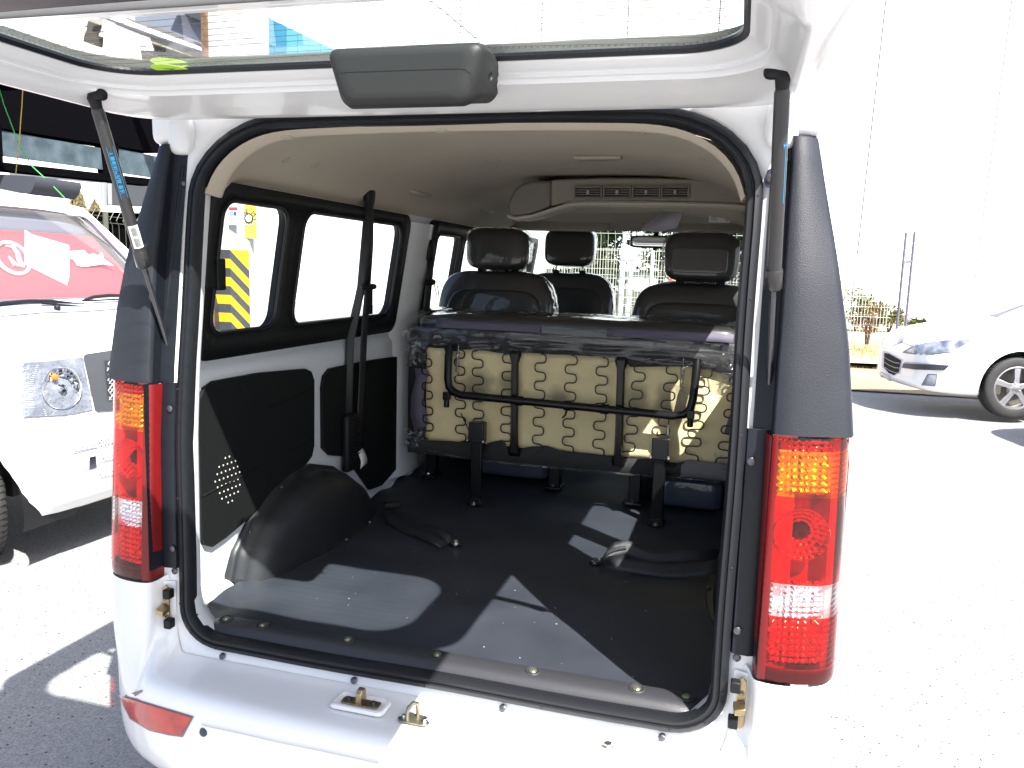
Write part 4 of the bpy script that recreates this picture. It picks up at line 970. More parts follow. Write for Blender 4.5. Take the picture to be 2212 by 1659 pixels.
# cartons in film under the second row, seat legs
for x0, x1, y_, z0, z1 in ((-.46, -.12, 1.66, .585, .735), (.31, .57, 1.50, .580, .690)):
    mb = MB(); mb.add(*pillow(((x0 + x1) / 2, y_ + .12, (z0 + z1) / 2), (x1 - x0, .26, z1 - z0), e=9, nu=36, nv=18, wob=.004)); mb.obj('wrapped_carton', bluew, van, smooth=80)
for x, y in ((-.60, 1.60), (-.58, 1.95), (.25, 1.52), (.62, 1.6), (-.08, 1.62)):
    mb = MB(); mb.box((x, y, .66), (.045, .05, .17)); mb.box((x, y - .02, .585), (.07, .09, .012)); sl = mb.obj('seat_leg', steelk, van, bevel=.004); bolt('bolt', (x, y - .045, .592), (0, 0, 1), .007, steel, sl)
mb = MB(); mb.box((-.2, 1.80, .74), (.9, .08, .03)); mb.box((.42, 1.80, .74), (.5, .08, .03)); mb.obj('seat_rail', steelk, van)
# dash, wheel, mirror, visors, labels
dashm = mat('blue_grey_dash', (.09, .105, .14), .4)
mb = MB(); mb.grid([[Vector((x, y, z)) for x in (-.68, -.3, 0, .3, .68)] for y, z in ((2.95, .75), (2.96, 1.06), (3.0, 1.12), (3.1, 1.14), (3.35, 1.13))]); mb.obj('dashboard', dashm, van)
mb = MB(); c = Vector((-.33, 2.88, 1.10)); a1 = Vector((1, 0, 0)); a2 = Vector((0, .45, .9)).normalized(); mb.tube([c + (a1 * math.cos(t * math.pi / 16) + a2 * math.sin(t * math.pi / 16)) * .19 for t in range(33)], .014, 8, caps=False); mb.obj('steering_wheel', blackm, van)
ma = at(1362, 512, 1, 2.62); mbp = at(1440, 536, 1, 2.62)
mc = Vector((ma.x + .125, 2.62, (ma.z + mbp.z) / 2 + .004))
mb = MB(); mb.add(*pillow(mc, (.25, .030, .062), e=6, nu=40, nv=14)); mr = mb.obj('rear_view_mirror', blackm, van, smooth=80)
mb = MB(); mb.add(*pillow(mc + Vector((0, -.0145, 0)), (.232, .006, .048), e=7, nu=40, nv=10)); mb.obj('mirror_glass', mat('mirror_silver', (.75, .80, .88), .03, metal=1), mr)
mb = MB(); mb.cyl(mc + Vector((.0, 0, .03)), mc + Vector((.0, .05, .09)), .012, 10); mb.obj('mirror_arm', blackm, mr)
mb = MB(); mb.box(mc + Vector((0, -.01, -.036)), (.02, .016, .014)); mb.obj('dip_lever', blackm, mr)
vis = mat('grey_beige_visor', (.30, .275, .235), .8)
mb = MB(); mb.add(*pillow((-.33, 2.70, 1.695), (.50, .02, .13), Matrix.Rotation(-.5, 3, 'X'), e=7, nu=30, nv=10)); mb.obj('sun_visor', vis, van, smooth=80)
mb = MB(); mb.add(*pillow((.36, 2.70, 1.700), (.56, .02, .13), Matrix.Rotation(-.5, 3, 'X'), e=7, nu=30, nv=10)); vv = mb.obj('sun_visor', vis, van, smooth=80)
mb = MB(); mb.grid([[Vector((x, 2.62 + .1 * k, 1.745 - .10 * k)) for x in (-.62, -.3, 0, .3, .62)] for k in (0, .5, 1)]); mb.obj('header_panel', vis, van)
a = at(1532, 463, 1, 2.60); b = at(1576, 481, 1, 2.60)
def quad(p, q, y, nm, m, par, t=.0008): 
    mb = MB(); mb.prism([(p.x, y, p.z), (q.x, y, p.z), (q.x, y, q.z), (p.x, y, q.z)], (0, -t, 0)); return mb.obj(nm, m, par)
lb = quad(a, b, 2.60, 'warning_label', paper, van)
quad(a, Vector((b.x, 0, a.z - .006)), 2.5985, 'yellow_strip', mat('label_yellow', (.8, .65, .05), .6), lb)
cc_ = Vector((b.x - .012, 2.598, (a.z + b.z) / 2 - .003)); redm = mat('label_red', (.6, .03, .04), .6)
mb = MB(); mb.tube([cc_ + Vector((math.cos(t * math.pi / 10), 0, math.sin(t * math.pi / 10))) * .0085 for t in range(21)], .0014, 4, caps=False); mb.tube([cc_ + Vector((-.006, 0, .006)), cc_ + Vector((.006, 0, -.006))], .0012, 4); mb.obj('no_child_seat_mark', redm, lb)
mb = MB()
for k in range(5): mb.box((a.x + .024, 2.598, a.z - .0105 - k * .0042), (.034 - .006 * (k % 2), .0006, .0014))
mb.obj('small_print', mat('grey_print', (.25, .25, .27), .6), lb)
# torn paper hanging over the mirror
pv = mat('pale_violet_paper', (.42, .40, .46), .6)
P = [at(u, v, 1, 2.58) for u, v in ((1440, 449), (1480, 449), (1462, 492), (1440, 497), (1421, 502), (1384, 498), (1390, 488))]
mb = MB(); mb.V = [p + Vector((0, .012 * math.sin(i), 0)) for i, p in enumerate(P)]; mb.F = [(0, 1, 2, 3, 4, 6), (6, 4, 5)]; mb.obj('hanging_paper', pv, van, solid=.0008)

# ---- gas struts
for s in (-1, 1):
    lo, up = Vector((s * .643, .086, 1.209)), Vector((s * .618, -.139, 1.732)); d = up - lo; dn = d.normalized()
    mb = MB(); mb.tube([lo + d * .40, lo + d * .41, lo + d * .955, lo + d * .965], [.0125, .0118, .0118, .0100], 18); gs = mb.obj('gas_strut', mat('satin_black_cylinder', (.022, .021, .022), .32, coat=.3), van)
    mb = MB(); mb.tube([lo + d * .395, lo + d * .40, lo + d * .455, lo + d * .46], [.0120, .0142, .0142, .0125], 18); mb.obj('collar', MAT['satin_black_cylinder'], gs)
    mb = MB(); mb.tube([lo + d * .03, lo + d * .40], .0052, 12); mb.obj('rod', mat('dark_steel_rod', (.10, .10, .11), .22, metal=.8), gs)
    mb = MB(); mb.tube([lo - dn * .010, lo, lo + dn * .012, lo + dn * .024, lo + dn * .034], [.006, .0115, .0115, .009, .006], 14); mb.obj('socket', blackm, gs)
    mb = MB(); mb.tube([up - dn * .030, up - dn * .012, up, up + dn * .012], [.0095, .011, .0125, .006], 14); mb.add(*pillow(up + Vector((-s * .012, 0, .004)), (.032, .022, .022), e=3, nu=12, nv=8)); mb.obj('socket', blackm, gs)
    mb = MB(); mb.box(lo + Vector((s * .0, -.004 + .01, -.030)), (.030, .018, .036)); mb.cyl(lo + Vector((0, .01, 0)), lo + Vector((0, .05, 0)), .006, 10); br = mb.obj('strut_bracket', blackm, gs, bevel=.002)
    screw(lo + Vector((-s * .0, -.005, -.032)), (0, -1, 0), .0055, screwm, gs)
    # blue print and sticker on the cylinder
    side = dn.cross(Vector((0, 1, 0))).normalized(); view = (CC - up).normalized(); view = (view - dn * view.dot(dn)).normalized()
    if s < 0:
        view = (view + Vector((.25, 0, 0))).normalized(); view = (view - dn * view.dot(dn)).normalized()
        text('注意 高压气体弹簧 T', .009, frame(lo + d * .75 + view * .0121, dn, view.cross(dn)), printb, gs, extrude=.0002)
        mb = MB()
        for o_ in (-.006, .006): mb.tube([lo + d * .66 + view * .0119 + view.cross(dn) * o_, lo + d * .84 + view * .0119 + view.cross(dn) * o_], .0004, 4)
        mb.obj('blue_lines', printb, gs)
        rows = []
        for t in (.475, .56):
            rows.append([lo + d * t + (view * math.cos(q) + view.cross(dn) * math.sin(q)) * .0122 for q in [-.9 + .18 * k for k in range(11)]])
        mb = MB(); mb.grid(rows); lbs = mb.obj('barcode_label', paper, gs)
        mb = MB()
        for k in range(18):
            if k in (8, 9): continue
            t = .482 + k * .004; rr = [lo + d * t + (view * math.cos(q) + view.cross(dn) * math.sin(q)) * .0125 for q in [-.4 + .15 * i for i in range(7)]]; r2 = [p + dn * .0012 for p in rr]; mb.grid([rr, r2])
        mb.obj('barcode', printk, gs)
    else:
        mb = MB(); vv_ = (view + Vector((1.1, 0, 0))).normalized(); vv_ = (vv_ - dn * vv_.dot(dn)).normalized(); mb.tube([lo + d * .66 + vv_ * .0119, lo + d * .83 + vv_ * .0119], .0005, 4); mb.obj('blue_lines', printb, gs)
        text('T', .012, frame(lo + d * .82 + vv_ * .0121, dn, vv_.cross(dn)), printb, gs, extrude=.0002)
    # navy bracket beside the strut
    mb = MB(); mb.tube([(s * .648, yo(1.1) + .02, 1.165), (s * .648, yo(1.2) + .0, 1.25), (s * .640, yo(1.4), 1.45), (s * .628, yo(1.6), 1.64)], .005, 8); mb.obj('cable', rubber, van)
    z = 1.615
    if s < 0: screw((s * .622, yo(1.60) - .010, 1.60), (0, -1, 0), .006, screwm, van); continue
    mb = MB(); mb.prism([(s * .600 + s * a, yo(z) - .012, z + b) for a, b in ((.012, -.020), (.045, -.018), (.045, .030), (.030, .034), (.026, .018), (.012, .010), (.006, -.006))], (0, -.005, 0)); kb = mb.obj('hinge_stop_bracket', mat('navy_bracket', (.02, .025, .06), .4), van, bevel=.001); screw((s * .618, yo(z) - .018, z - .004), (0, -1, 0), .0075, screwm, kb)
# ================================================================== TAILGATE (horizontal, hinged at the roof)
gate = bpy.data.objects.new('tailgate', None); link(gate, van)
def gl_loop(off=0.0, n=9, z=0):
    x1, y1, y0, r = .580 + off, -.108 + off, -.487 - off, .12 + off; return rrect(-x1, x1, y0, y1, r, n)
def zc_(x, y): return .012 * (1 - (x / .6) ** 2)
def ring(off_or_rect, z, n=9, rect=None):
    L = gl_loop(off_or_rect, n) if rect is None else rrect(*rect, n)
    return [Vector((x, y, (max(z, 1.748) if (y < -.44 and z < 1.748) else z) + zc_(x, y) * (1 if y > -.40 else max(.2, 1 - (-.40 - y) / .10)))) for x, y in L]
rows = [ring(0, 1.775), ring(-.004, 1.768), ring(.010, 1.757), ring(.022, 1.754), ring(.0235, 1.748), ring(.034, 1.7455), ring(.036, 1.740),
        ring(0, 1.7345, rect=(-.632, .632, -.500, -.030, .12)), ring(0, 1.722, rect=(-.640, .640, -.504, .020, .11)), ring(0, 1.722, rect=(-.648, .648, -.508, .055, .11)),
        ring(0, 1.732, rect=(-.660, .660, -.512, .095, .10)), ring(0, 1.752, rect=(-.664, .664, -.514, .105, .10)), ring(0, 1.758, rect=(-.690, .690, -.516, .110, .10)), ring(0, 1.770, rect=(-.705, .705, -.520, .118, .10)), ring(0, 1.792, rect=(-.705, .705, -.520, .118, .10)), ring(0, 1.806, rect=(-.690, .690, -.51, .105, .10)), ring(.01, 1.800)]
mb = MB(); mb.grid(rows, True); gfr = mb.obj('tailgate_frame', white, gate, smooth=60)
# lower half (furthest back), white skin with black inner trim
def low(z0, ins, y0, y1):
    return [Vector((x, y, z0 + (-.10 * ((-.53 - y) / .5) ** 2 if y < -.53 else 0) + zc_(x, y))) for x, y in rrect(-.705 + ins, .705 - ins, y0, y1, .06, 5)]
rows = []
for j in range(9):
    y = -.508 - j * .070; rows.append([Vector((x, y, 1.800 - .11 * (j / 8) ** 2 + zc_(x, 0) - .02 * (abs(x) / .7) ** 6)) for x in [-.705 + 1.41 * k / 24 for k in range(25)]])
mb = MB(); mb.grid(rows); mb.obj('tailgate_skin', white, gate, solid=.004)
rows = []
for j in range(9):
    y = -.514 - j * .065; rows.append([Vector((x, y, 1.742 - .10 * (j / 8) ** 2 + zc_(x, 0) * .4 + (.02 if j == 0 else 0))) for x in [-.66 + 1.32 * k / 24 for k in range(25)]])
mb = MB(); mb.grid(rows); mb.obj('tailgate_trim', blackp, gate, solid=.006)
for s in (-1, 1):
    mb = MB(); mb.grid([[Vector((s * .700, -.52 - j * .065, 1.80 - .11 * (j / 8) ** 2)), Vector((s * .68, -.52 - j * .065, 1.748 - .11 * (j / 8) ** 2)), Vector((s * .655, -.52 - j * .065, 1.738 - .11 * (j / 8) ** 2))] for j in range(9)]); mb.obj('tailgate_side', white, gate)
g_ = plate(gl_loop(.012, 9), [], lambda x, y: Vector((x, y, 1.7805 + zc_(x, y))), None, 'rear_glass', glassmat('tailgate_glass', (.88, .93, .90), 1.5), gate)
rows = [ring(.004, 1.772), ring(-.008, 1.768), ring(-.013, 1.774), ring(-.012, 1.779)]
mb = MB(); mb.grid(rows, True); mb.obj('glass_seal', rubber, gate)
# dotted ceramic border
m_ = mat('ceramic_dots', (.05, .055, .055), .4); mb = MB(); L = gl_loop(-.014, 30)
dense = []
for i in range(len(L)):
    a, b = Vector((*L[i], 0)), Vector((*L[(i + 1) % len(L)], 0)); k = max(1, int((b - a).length / .0052))
    for q in range(k): dense.append(a + (b - a) * q / k)
for row in range(5):
    rr = .0019 - row * .00032
    for i, p in enumerate(dense):
        if (i + row) % 2: continue
        c = Vector((0, -.28, 0)); q = p + (c - p).normalized() * (.004 + row * .0048); n0 = len(mb.V)
        mb.V += [Vector((q.x + rr * math.cos(t), q.y + rr * math.sin(t), 1.7792 + zc_(q.x, 0))) for t in (0, 1.57, 3.14, 4.71)]; mb.F.append((n0, n0 + 1, n0 + 2, n0 + 3))
mb.obj('ceramic_dot_border', m_, gate, kind='stuff', smooth=0)
heat = mat('heater_wire', (.10, .07, .05), .5)
for k in range(13):
    y = -.135 - k * .0285; P = []
    for i in range(31):
        x = -.545 + i * 1.09 / 30; P.append((x, y - .012 * max(0, (abs(x) - .48) / .065) ** 2 * (1 if k < 6 else -1), 1.7788 + zc_(x, y)))
    mb = MB(); mb.tube(P, .00045, 4); mb.obj('heater_line', heat, gate)
gs_ = at(375, 148, 2, 1.7798); mb = MB(); mb.lathe(gs_, (0, 0, -1), [(.0001, .0004), (.033, .0004), (.033, 0)], 32)
stk = mb.obj('round_sticker', mat('green_yellow_sticker', (.50, .80, .06), .6), gate)
mb = MB(); mb.prism([gs_ + Vector(q) for q in ((-.012, -.006, -.0006), (.014, -.002, -.0006), (.004, .004, -.0006), (.001, .014, -.0006), (-.004, .003, -.0006))], (0, 0, -.0003)); mb.obj('arrow_mark', mat('sticker_green', (.03, .35, .05), .6), stk)
# high brake lamp housing
bh = MB(); c0 = Vector((.052, -.118, 1.722))
def bsec(y, zb, zt, ht, hb_):
    return [Vector((c0.x + x * (hb_ + (ht - hb_) * (z - zb) / (zt - zb)) , y, z)) for x, z in [(x / 1.0, z) for x, z in rrect(-1, 1, zb, zt, .015, 5, 1)] for x in [max(-1, min(1, x))]]
def bsec(y, zb, zt, ht, hb_):
    P = []
    for x, z in rrect(-ht, ht, zb, zt, .017, 6): P.append(Vector((c0.x + x * (hb_ / ht + (1 - hb_ / ht) * (z - zb) / (zt - zb)), y, z)))
    return P
rows = [bsec(-.219, 1.706, 1.762, .108, .080), bsec(-.2185, 1.700, 1.768, .120, .090), bsec(-.215, 1.693, 1.774, .130, .100), bsec(-.207, 1.688, 1.778, .136, .106), bsec(-.192, 1.687, 1.780, .139, .108), bsec(-.150, 1.700, 1.782, .134, .108), bsec(-.09, 1.713, 1.782, .128, .104), bsec(-.04, 1.722, 1.778, .12, .098)]
bh.grid(rows, True); bh.F.append(tuple(range(len(rows[0])))); bh.F.append(tuple(range(len(bh.V) - len(rows[0]), len(bh.V))))
hm = bh.obj('brake_lamp_housing', mat('charcoal_housing', (.026, .027, .027), .5, spec=.3, bump=.3, bscale=800, bumpdist=.0004), gate, smooth=70)
mb = MB(); mb.lathe((.183, -.165, 1.738), (1, -.1, -.15), [(.007, 0), (.006, -.002), (.0001, -.003)], 14); mb.obj('screw_hole', printk, hm)
for x in (-.42, .30):
    mb = MB(); mb.box((x, .125, 1.775), (.10, .06, .020)); mb.obj('tailgate_hinge', white, gate, bevel=.006)

gate.location.x = -.008

# ================================================================== SETTING
def gz(x, y): return .008 * x if x > 0 else .004 * x
def ground_mat(name, c1, c2, speck, sp_scale, rough=.85):
    m = bpy.data.materials.new(name); m.use_nodes = True; t = m.node_tree; b = t.nodes['Principled BSDF']; b.inputs['Roughness'].default_value = rough
    tc = t.nodes.new('ShaderNodeTexCoord')
    def noi(s, d=4):
        n = t.nodes.new('ShaderNodeTexNoise'); n.inputs['Scale'].default_value = s; n.inputs['Detail'].default_value = d; t.links.new(tc.outputs['Object'], n.inputs['Vector']); return n
    def ramp(src, a, b_, ca, cb):
        r = t.nodes.new('ShaderNodeValToRGB'); r.color_ramp.elements[0].position = a; r.color_ramp.elements[1].position = b_; r.color_ramp.elements[0].color = (*ca, 1); r.color_ramp.elements[1].color = (*cb, 1); t.links.new(src, r.inputs['Fac']); return r
    big = ramp(noi(.6).outputs['Fac'], .3, .7, c1, c2)
    v = t.nodes.new('ShaderNodeTexVoronoi'); v.inputs['Scale'].default_value = sp_scale; t.links.new(tc.outputs['Object'], v.inputs['Vector'])
    grain = ramp(v.outputs['Color'], .2, .8, (.74, .74, .74), (1.2, 1.2, 1.2))
    mx = t.nodes.new('ShaderNodeMix'); mx.data_type = 'RGBA'; mx.blend_type = 'MULTIPLY'; mx.inputs[0].default_value = 1; t.links.new(big.outputs[0], mx.inputs[6]); t.links.new(grain.outputs[0], mx.inputs[7])
    v2 = t.nodes.new('ShaderNodeTexVoronoi'); v2.inputs['Scale'].default_value = speck; v2.inputs['Randomness'].default_value = 1; t.links.new(tc.outputs['Object'], v2.inputs['Vector'])
    sp = ramp(v2.outputs['Distance'], .14, .20, (.07, .07, .08), (1, 1, 1))
    sel = ramp(v2.outputs['Color'], .38, .40, (0, 0, 0), (1, 1, 1))
    mm = t.nodes.new('ShaderNodeMix'); mm.data_type = 'RGBA'; mm.blend_type = 'LIGHTEN'; mm.inputs[0].default_value = 1; t.links.new(sp.outputs[0], mm.inputs[6]); t.links.new(sel.outputs[0], mm.inputs[7])
    m3 = t.nodes.new('ShaderNodeMix'); m3.data_type = 'RGBA'; m3.blend_type = 'MULTIPLY'; m3.inputs[0].default_value = 1; t.links.new(mx.outputs[2], m3.inputs[6]); t.links.new(mm.outputs[2], m3.inputs[7])
    t.links.new(m3.outputs[2], b.inputs['Base Color'])
    bp = t.nodes.new('ShaderNodeBump'); bp.inputs['Strength'].default_value = .6; bp.inputs['Distance'].default_value = .006; t.links.new(v.outputs['Distance'], bp.inputs['Height']); t.links.new(bp.outputs[0], b.inputs['Normal'])
    return m
asph = ground_mat('pale_asphalt', (.25, .25, .26), (.31, .305, .30), 46, 210)
xsg = [-150, -60, -20, -8, -4, -2, 0, 2, 4, 6, 8, 12, 30, 150]; ysg = [-60, -10, -2, 0, 2, 4, 8, 14, 30, 80, 300]
mb = MB(); mb.grid([[Vector((x, y, gz(min(x, 12), y))) for x in xsg] for y in ysg]); mb.obj('asphalt', asph, None, kind='structure', smooth=80)
# loose grit
random.seed(3); mb = MB()
for i in range(2600):
    if i < 1900: x, y = random.uniform(1.0, 4.5), random.uniform(.3, 8)
    else: x, y = random.uniform(-4, -.9), random.uniform(-.2, 3)
    r = random.choice((.0015, .002, .0025, .004)) * random.uniform(.8, 1.3); z = gz(x, y); n0 = len(mb.V); a = random.random() * 6
    mb.V += [Vector((x + r * math.cos(a + k * 1.57) * random.uniform(.6, 1.3), y + r * math.sin(a + k * 1.57), z + .0005)) for k in range(4)] + [Vector((x, y, z + r * .7))]
    mb.F += [(n0, n0 + 1, n0 + 4), (n0 + 1, n0 + 2, n0 + 4), (n0 + 2, n0 + 3, n0 + 4), (n0 + 3, n0, n0 + 4)]
mb.obj('grit', mat('dark_grit', (.03, .03, .03), .9), None, kind='stuff', smooth=0, label='dark grit scattered on the pale asphalt')
# dry verge by the white hall
vy = mat('dry_pale_soil', (.46, .38, .27), .95, bump=.8, bscale=18, bumpdist=.02, var=.3, vscale=3)
mb = MB(); mb.grid([[Vector((x, y, .11 + gz(min(x, 12), y) + .02 * noise.noise(Vector((x, y, 0))))) for x in [1.6 + 2.2 * i for i in range(16)]] for y in [12.2, 12.5, 13.5, 15, 18, 22, 26]]); mb.obj('dry_verge', vy, None, kind='structure', smooth=80)
random.seed(11)
def tufts(name, spots, m, hgt, parent=None, **k):
    mb = MB()
    for x, y, z, n, r in spots:
        for i in range(n):
            a = random.random() * 6.28; d = random.random() * r; px, py = x + d * math.cos(a), y + d * math.sin(a); h_ = hgt * random.uniform(.4, 1); l = random.uniform(-.4, .4) * h_; n0 = len(mb.V); w_ = .012
            mb.V += [Vector((px - w_, py, z)), Vector((px + w_, py, z)), Vector((px + l, py + random.uniform(-.3, .3) * h_, z + h_))]; mb.F.append((n0, n0 + 1, n0 + 2))
    return mb.obj(name, m, parent, smooth=0, **k)
straw = mat('dry_straw', (.55, .36, .14), .9, var=.3, vscale=5)
tufts('dry_grass', [(2.6 + random.uniform(0, 4.5), 12.4 + random.uniform(0, 3.5), .12, 14, .5) for i in range(90)], straw, .16, kind='stuff', label='dry orange grass on the verge below the white hall')
tufts('edge_weeds', [(2.2 + i * .05, 12.25 + random.uniform(-.06, .06), .03, 5, .06) for i in range(80)], mat('dark_weed', (.10, .09, .04), .9), .06, kind='stuff', label='low dark weeds along the edge of the asphalt')

def shrub(name, loc, rad, h, n, m, label, cat='shrub', group='plants and trees around the yard', leaf=.035, trunk=True):
    e_ = empty(name, loc, label=label, cat=cat, group=group); mb = MB()
    cl = [(Vector((random.uniform(-1, 1) * rad * .75, random.uniform(-1, 1) * rad * .6, random.uniform(.25, .95) * h)), random.uniform(.25, .5) * rad) for _ in range(14)]
    for i in range(n):
        c, r = random.choice(cl); d = Vector((random.gauss(0, 1), random.gauss(0, 1), random.gauss(0, 1))).normalized() * r * random.random() ** .4; p = c + d
        a = Vector((random.gauss(0, 1), random.gauss(0, 1), random.gauss(0, 1))).normalized(); b = a.cross(Vector((random.random(), .3, 1))).normalized(); s_ = leaf * random.uniform(.6, 1.3); n0 = len(mb.V)
        mb.V += [p - a * s_, p - b * s_ * .5, p + a * s_, p + b * s_ * .5]; mb.F.append((n0, n0 + 1, n0 + 2, n0 + 3))
    mb.obj('foliage', m, e_, smooth=0, kind='stuff')
    st_ = MB()
    for i in range(6): 
        a = i * 1.05; st_.tube([(0.02 * math.cos(a), .02 * math.sin(a), -.03), (rad * .25 * math.cos(a), rad * .25 * math.sin(a), h * .4), (rad * .5 * math.cos(a), rad * .5 * math.sin(a), h * .75)], [.014, .010, .004], 5)
    st_.obj('stem', mat('brown_stem', (.16, .10, .06), .9), e_)
    return e_
leafg = mat('bright_green_leaf', (.14, .19, .04), .7, var=.4, vscale=20); leafd = mat('dark_green_leaf', (.035, .055, .018), .8, var=.4, vscale=10); leafy = mat('yellow_green_leaf', (.20, .22, .06), .8, var=.3, vscale=10)
for i, (u, v, y, rad, h, lab) in enumerate(((1848, 706, 20.5, .55, .95, 'green shrub at the foot of the white hall beside the black pillar trim'), (1868, 706, 20.8, .60, 1.05, 'largest green shrub in front of the white hall wall'), (1892, 708, 20.2, .32, .65, 'small green shrub left of the thin fence posts'), (1921, 706, 20.6, .38, .55, 'low dark green shrub just left of the thin fence posts'), (1980, 706, 20.6, .28, .25, 'tiny low plant right of the thin fence posts'))):
    p = at(u, v, 1, y); shrub('shrub', (p.x, y, max(.1, p.z - .1)), rad, h, 900, leafg if i != 3 else leafy, lab, leaf=.045)
p = at(1873, 738, 1, 14.5); shrub('dry_plant', (p.x, 14.5, p.z - .03), .22, .75, 260, mat('rusty_leaf', (.28, .14, .06), .9), 'rust brown dead plant standing alone on the dry verge', 'plant', leaf=.025)

# white hall on the right
hall = empty('white_hall', (9, 30, 0), label='tall plain white hall with vertical panel joints at right behind the parked hatchback', cat='building')
hall_m = mat('white_cladding', (.82, .82, .82), .6, bump=.05, bscale=3, bumpdist=.01)
hp = Vector((4.4, 29.7, 0)); hd = Vector((7.7, 6.9, 0)).normalized(); hn = Vector((hd.y, -hd.x, 0))
def hpix(u, v): return atp(u, v, hp, hn)
b1, b2 = hpix(1874, 679), hpix(2094.6, 683.6)
def along(p): return (p - hp).dot(hd)
def seam(u0, v0, u1, v1): return along(hpix(u0, v0)), along(hpix(u1, v1))
sj = [seam(1866, 200, 1838, 660), seam(2143, 0, 2094, 690)]
s1, s2 = sj[0][1], sj[1][1]; step = s2 - s1; s_list = [along(hpix(1740, 660))] + [s1 + step * k for k in range(0, 6)]
zb = (b1.z + b2.z) / 2
def hpt(s, z, d=0): 
    q = hp + hd * s + hn * d; return Vector((q.x - 9 + .030 * z * hd.x, q.y - 30 + .030 * z * hd.y, z))
Hh = 18
for k in range(len(s_list) - 1):
    a, b = s_list[k] + .04, s_list[k + 1] - .04
    mb = MB(); mb.prism([hpt(a, zb, 0), hpt(b, zb, 0), hpt(b, Hh, 0), hpt(a, Hh, 0)], hn * .015); mb.obj('wall_panel', hall_m, hall)
mb = MB(); mb.prism([hpt(s_list[0] + .5, -.5, -.02), hpt(s_list[-1], -.5, -.02), hpt(s_list[-1], Hh - .1, -.02), hpt(s_list[0] + .5, Hh - .1, -.02)], -hn * .3); mb.obj('wall_core', mat('joint_grey', (.13, .13, .15), .8), hall)
mb = MB(); mb.prism([hpt(s_list[0], zb - 1.0, .10), hpt(s_list[-1], zb - 1.0, .10), hpt(s_list[-1], zb - .06, .10), hpt(s_list[0], zb - .06, .10)], hn * .1); mb.obj('plinth', mat('pale_plinth', (.70, .68, .66), .8), hall)
mb = MB(); mb.prism([hpt(s_list[0], zb - .06, .16), hpt(s_list[-1], zb - .06, .16), hpt(s_list[-1], zb - .0, .16), hpt(s_list[0], zb - .0, .16)], hn * .06); mb.obj('rust_flashing', mat('rust_red', (.45, .25, .2), .8), hall)

# mesh fence by the verge, two tall posts
galv = mat('galvanised_post', (.10, .10, .14), .6)
pA, pB = at(1936, 722, 1, 13.4), at(1955, 713, 1, 13.9); tA, tB = at(1957.5, 502, 1, 13.4), at(1976, 500, 1, 13.9)
vf = empty('mesh_fence', (pA.x, 13.4, 0), label='wire mesh fence with two tall thin posts in front of the white hall', cat='fence', group='wire mesh fences')
def loc(p, e_): return Vector(p) - Vector(e_.location)
for a, b in ((pA, tA), (pB, tB)):
    po = MB(); po.tube([loc(a - Vector((0, 0, .3)), vf), loc(b, vf)], .022, 8); po_ = po.obj('post', galv, vf)
    mb = MB()
    for k in range(16):
        q = loc(a + (b - a) * (k + .5) / 16, vf); mb.tube([q, q + Vector((.11, 0, .015))], .008, 5)
    mb.obj('wire_stub', galv, po_, kind='stuff')
q = loc(pA + (tA - pA) * .70, vf); r = loc(pB + (tB - pB) * .70, vf); mb = MB(); mb.tube([q, r], .018, 6); mb.obj('crossbar', galv, vf)
mb = MB(); 
for k in range(9):
    z = .25 + k * .17; mb.tube([loc((pA.x, 13.4, z + .1), vf), loc((pA.x - 3.0, 13.2, z), vf)], .0035, 4)
for k in range(16): mb.tube([loc((pA.x - .19 * k, 13.4, .2), vf), loc((pA.x - .19 * k, 13.35, 1.60 if k % 8 else 1.7), vf)], .0035, 4)
mb.obj('wire', mat('pale_wire', (.22, .22, .2), .5), vf, kind='stuff')

# ================================================================== HATCHBACK on the right
cw = at(2187, 902, 1, 7.05)
hat = empty('hatchback_car', (cw.x + .0, cw.y, .0), label='white hatchback car parked at the right edge with black bumper strip and alloy wheel', cat='car')
gx = at(2187, 905, 2, .075)
HH = R_(180 + 13)      # heading
hx = Vector((math.cos(HH), math.sin(HH), 0)); hy = Vector((-hx.y, hx.x, 0))   # hy = left of the car... towards the camera
# local frame: x forward, y left, origin under the front left wheel centre
hat.rotation_euler = (0, 0, HH); hat.location = (gx.x, gx.y, gx.z)
carw = mat('car_white_paint', (.80, .80, .80), .25, coat=.8)
TW = .80                                             # wheel outer face at y = 0 + ; centre line at y = -TW
def carpt(x, yy, z): return Vector((x, yy - TW, z))
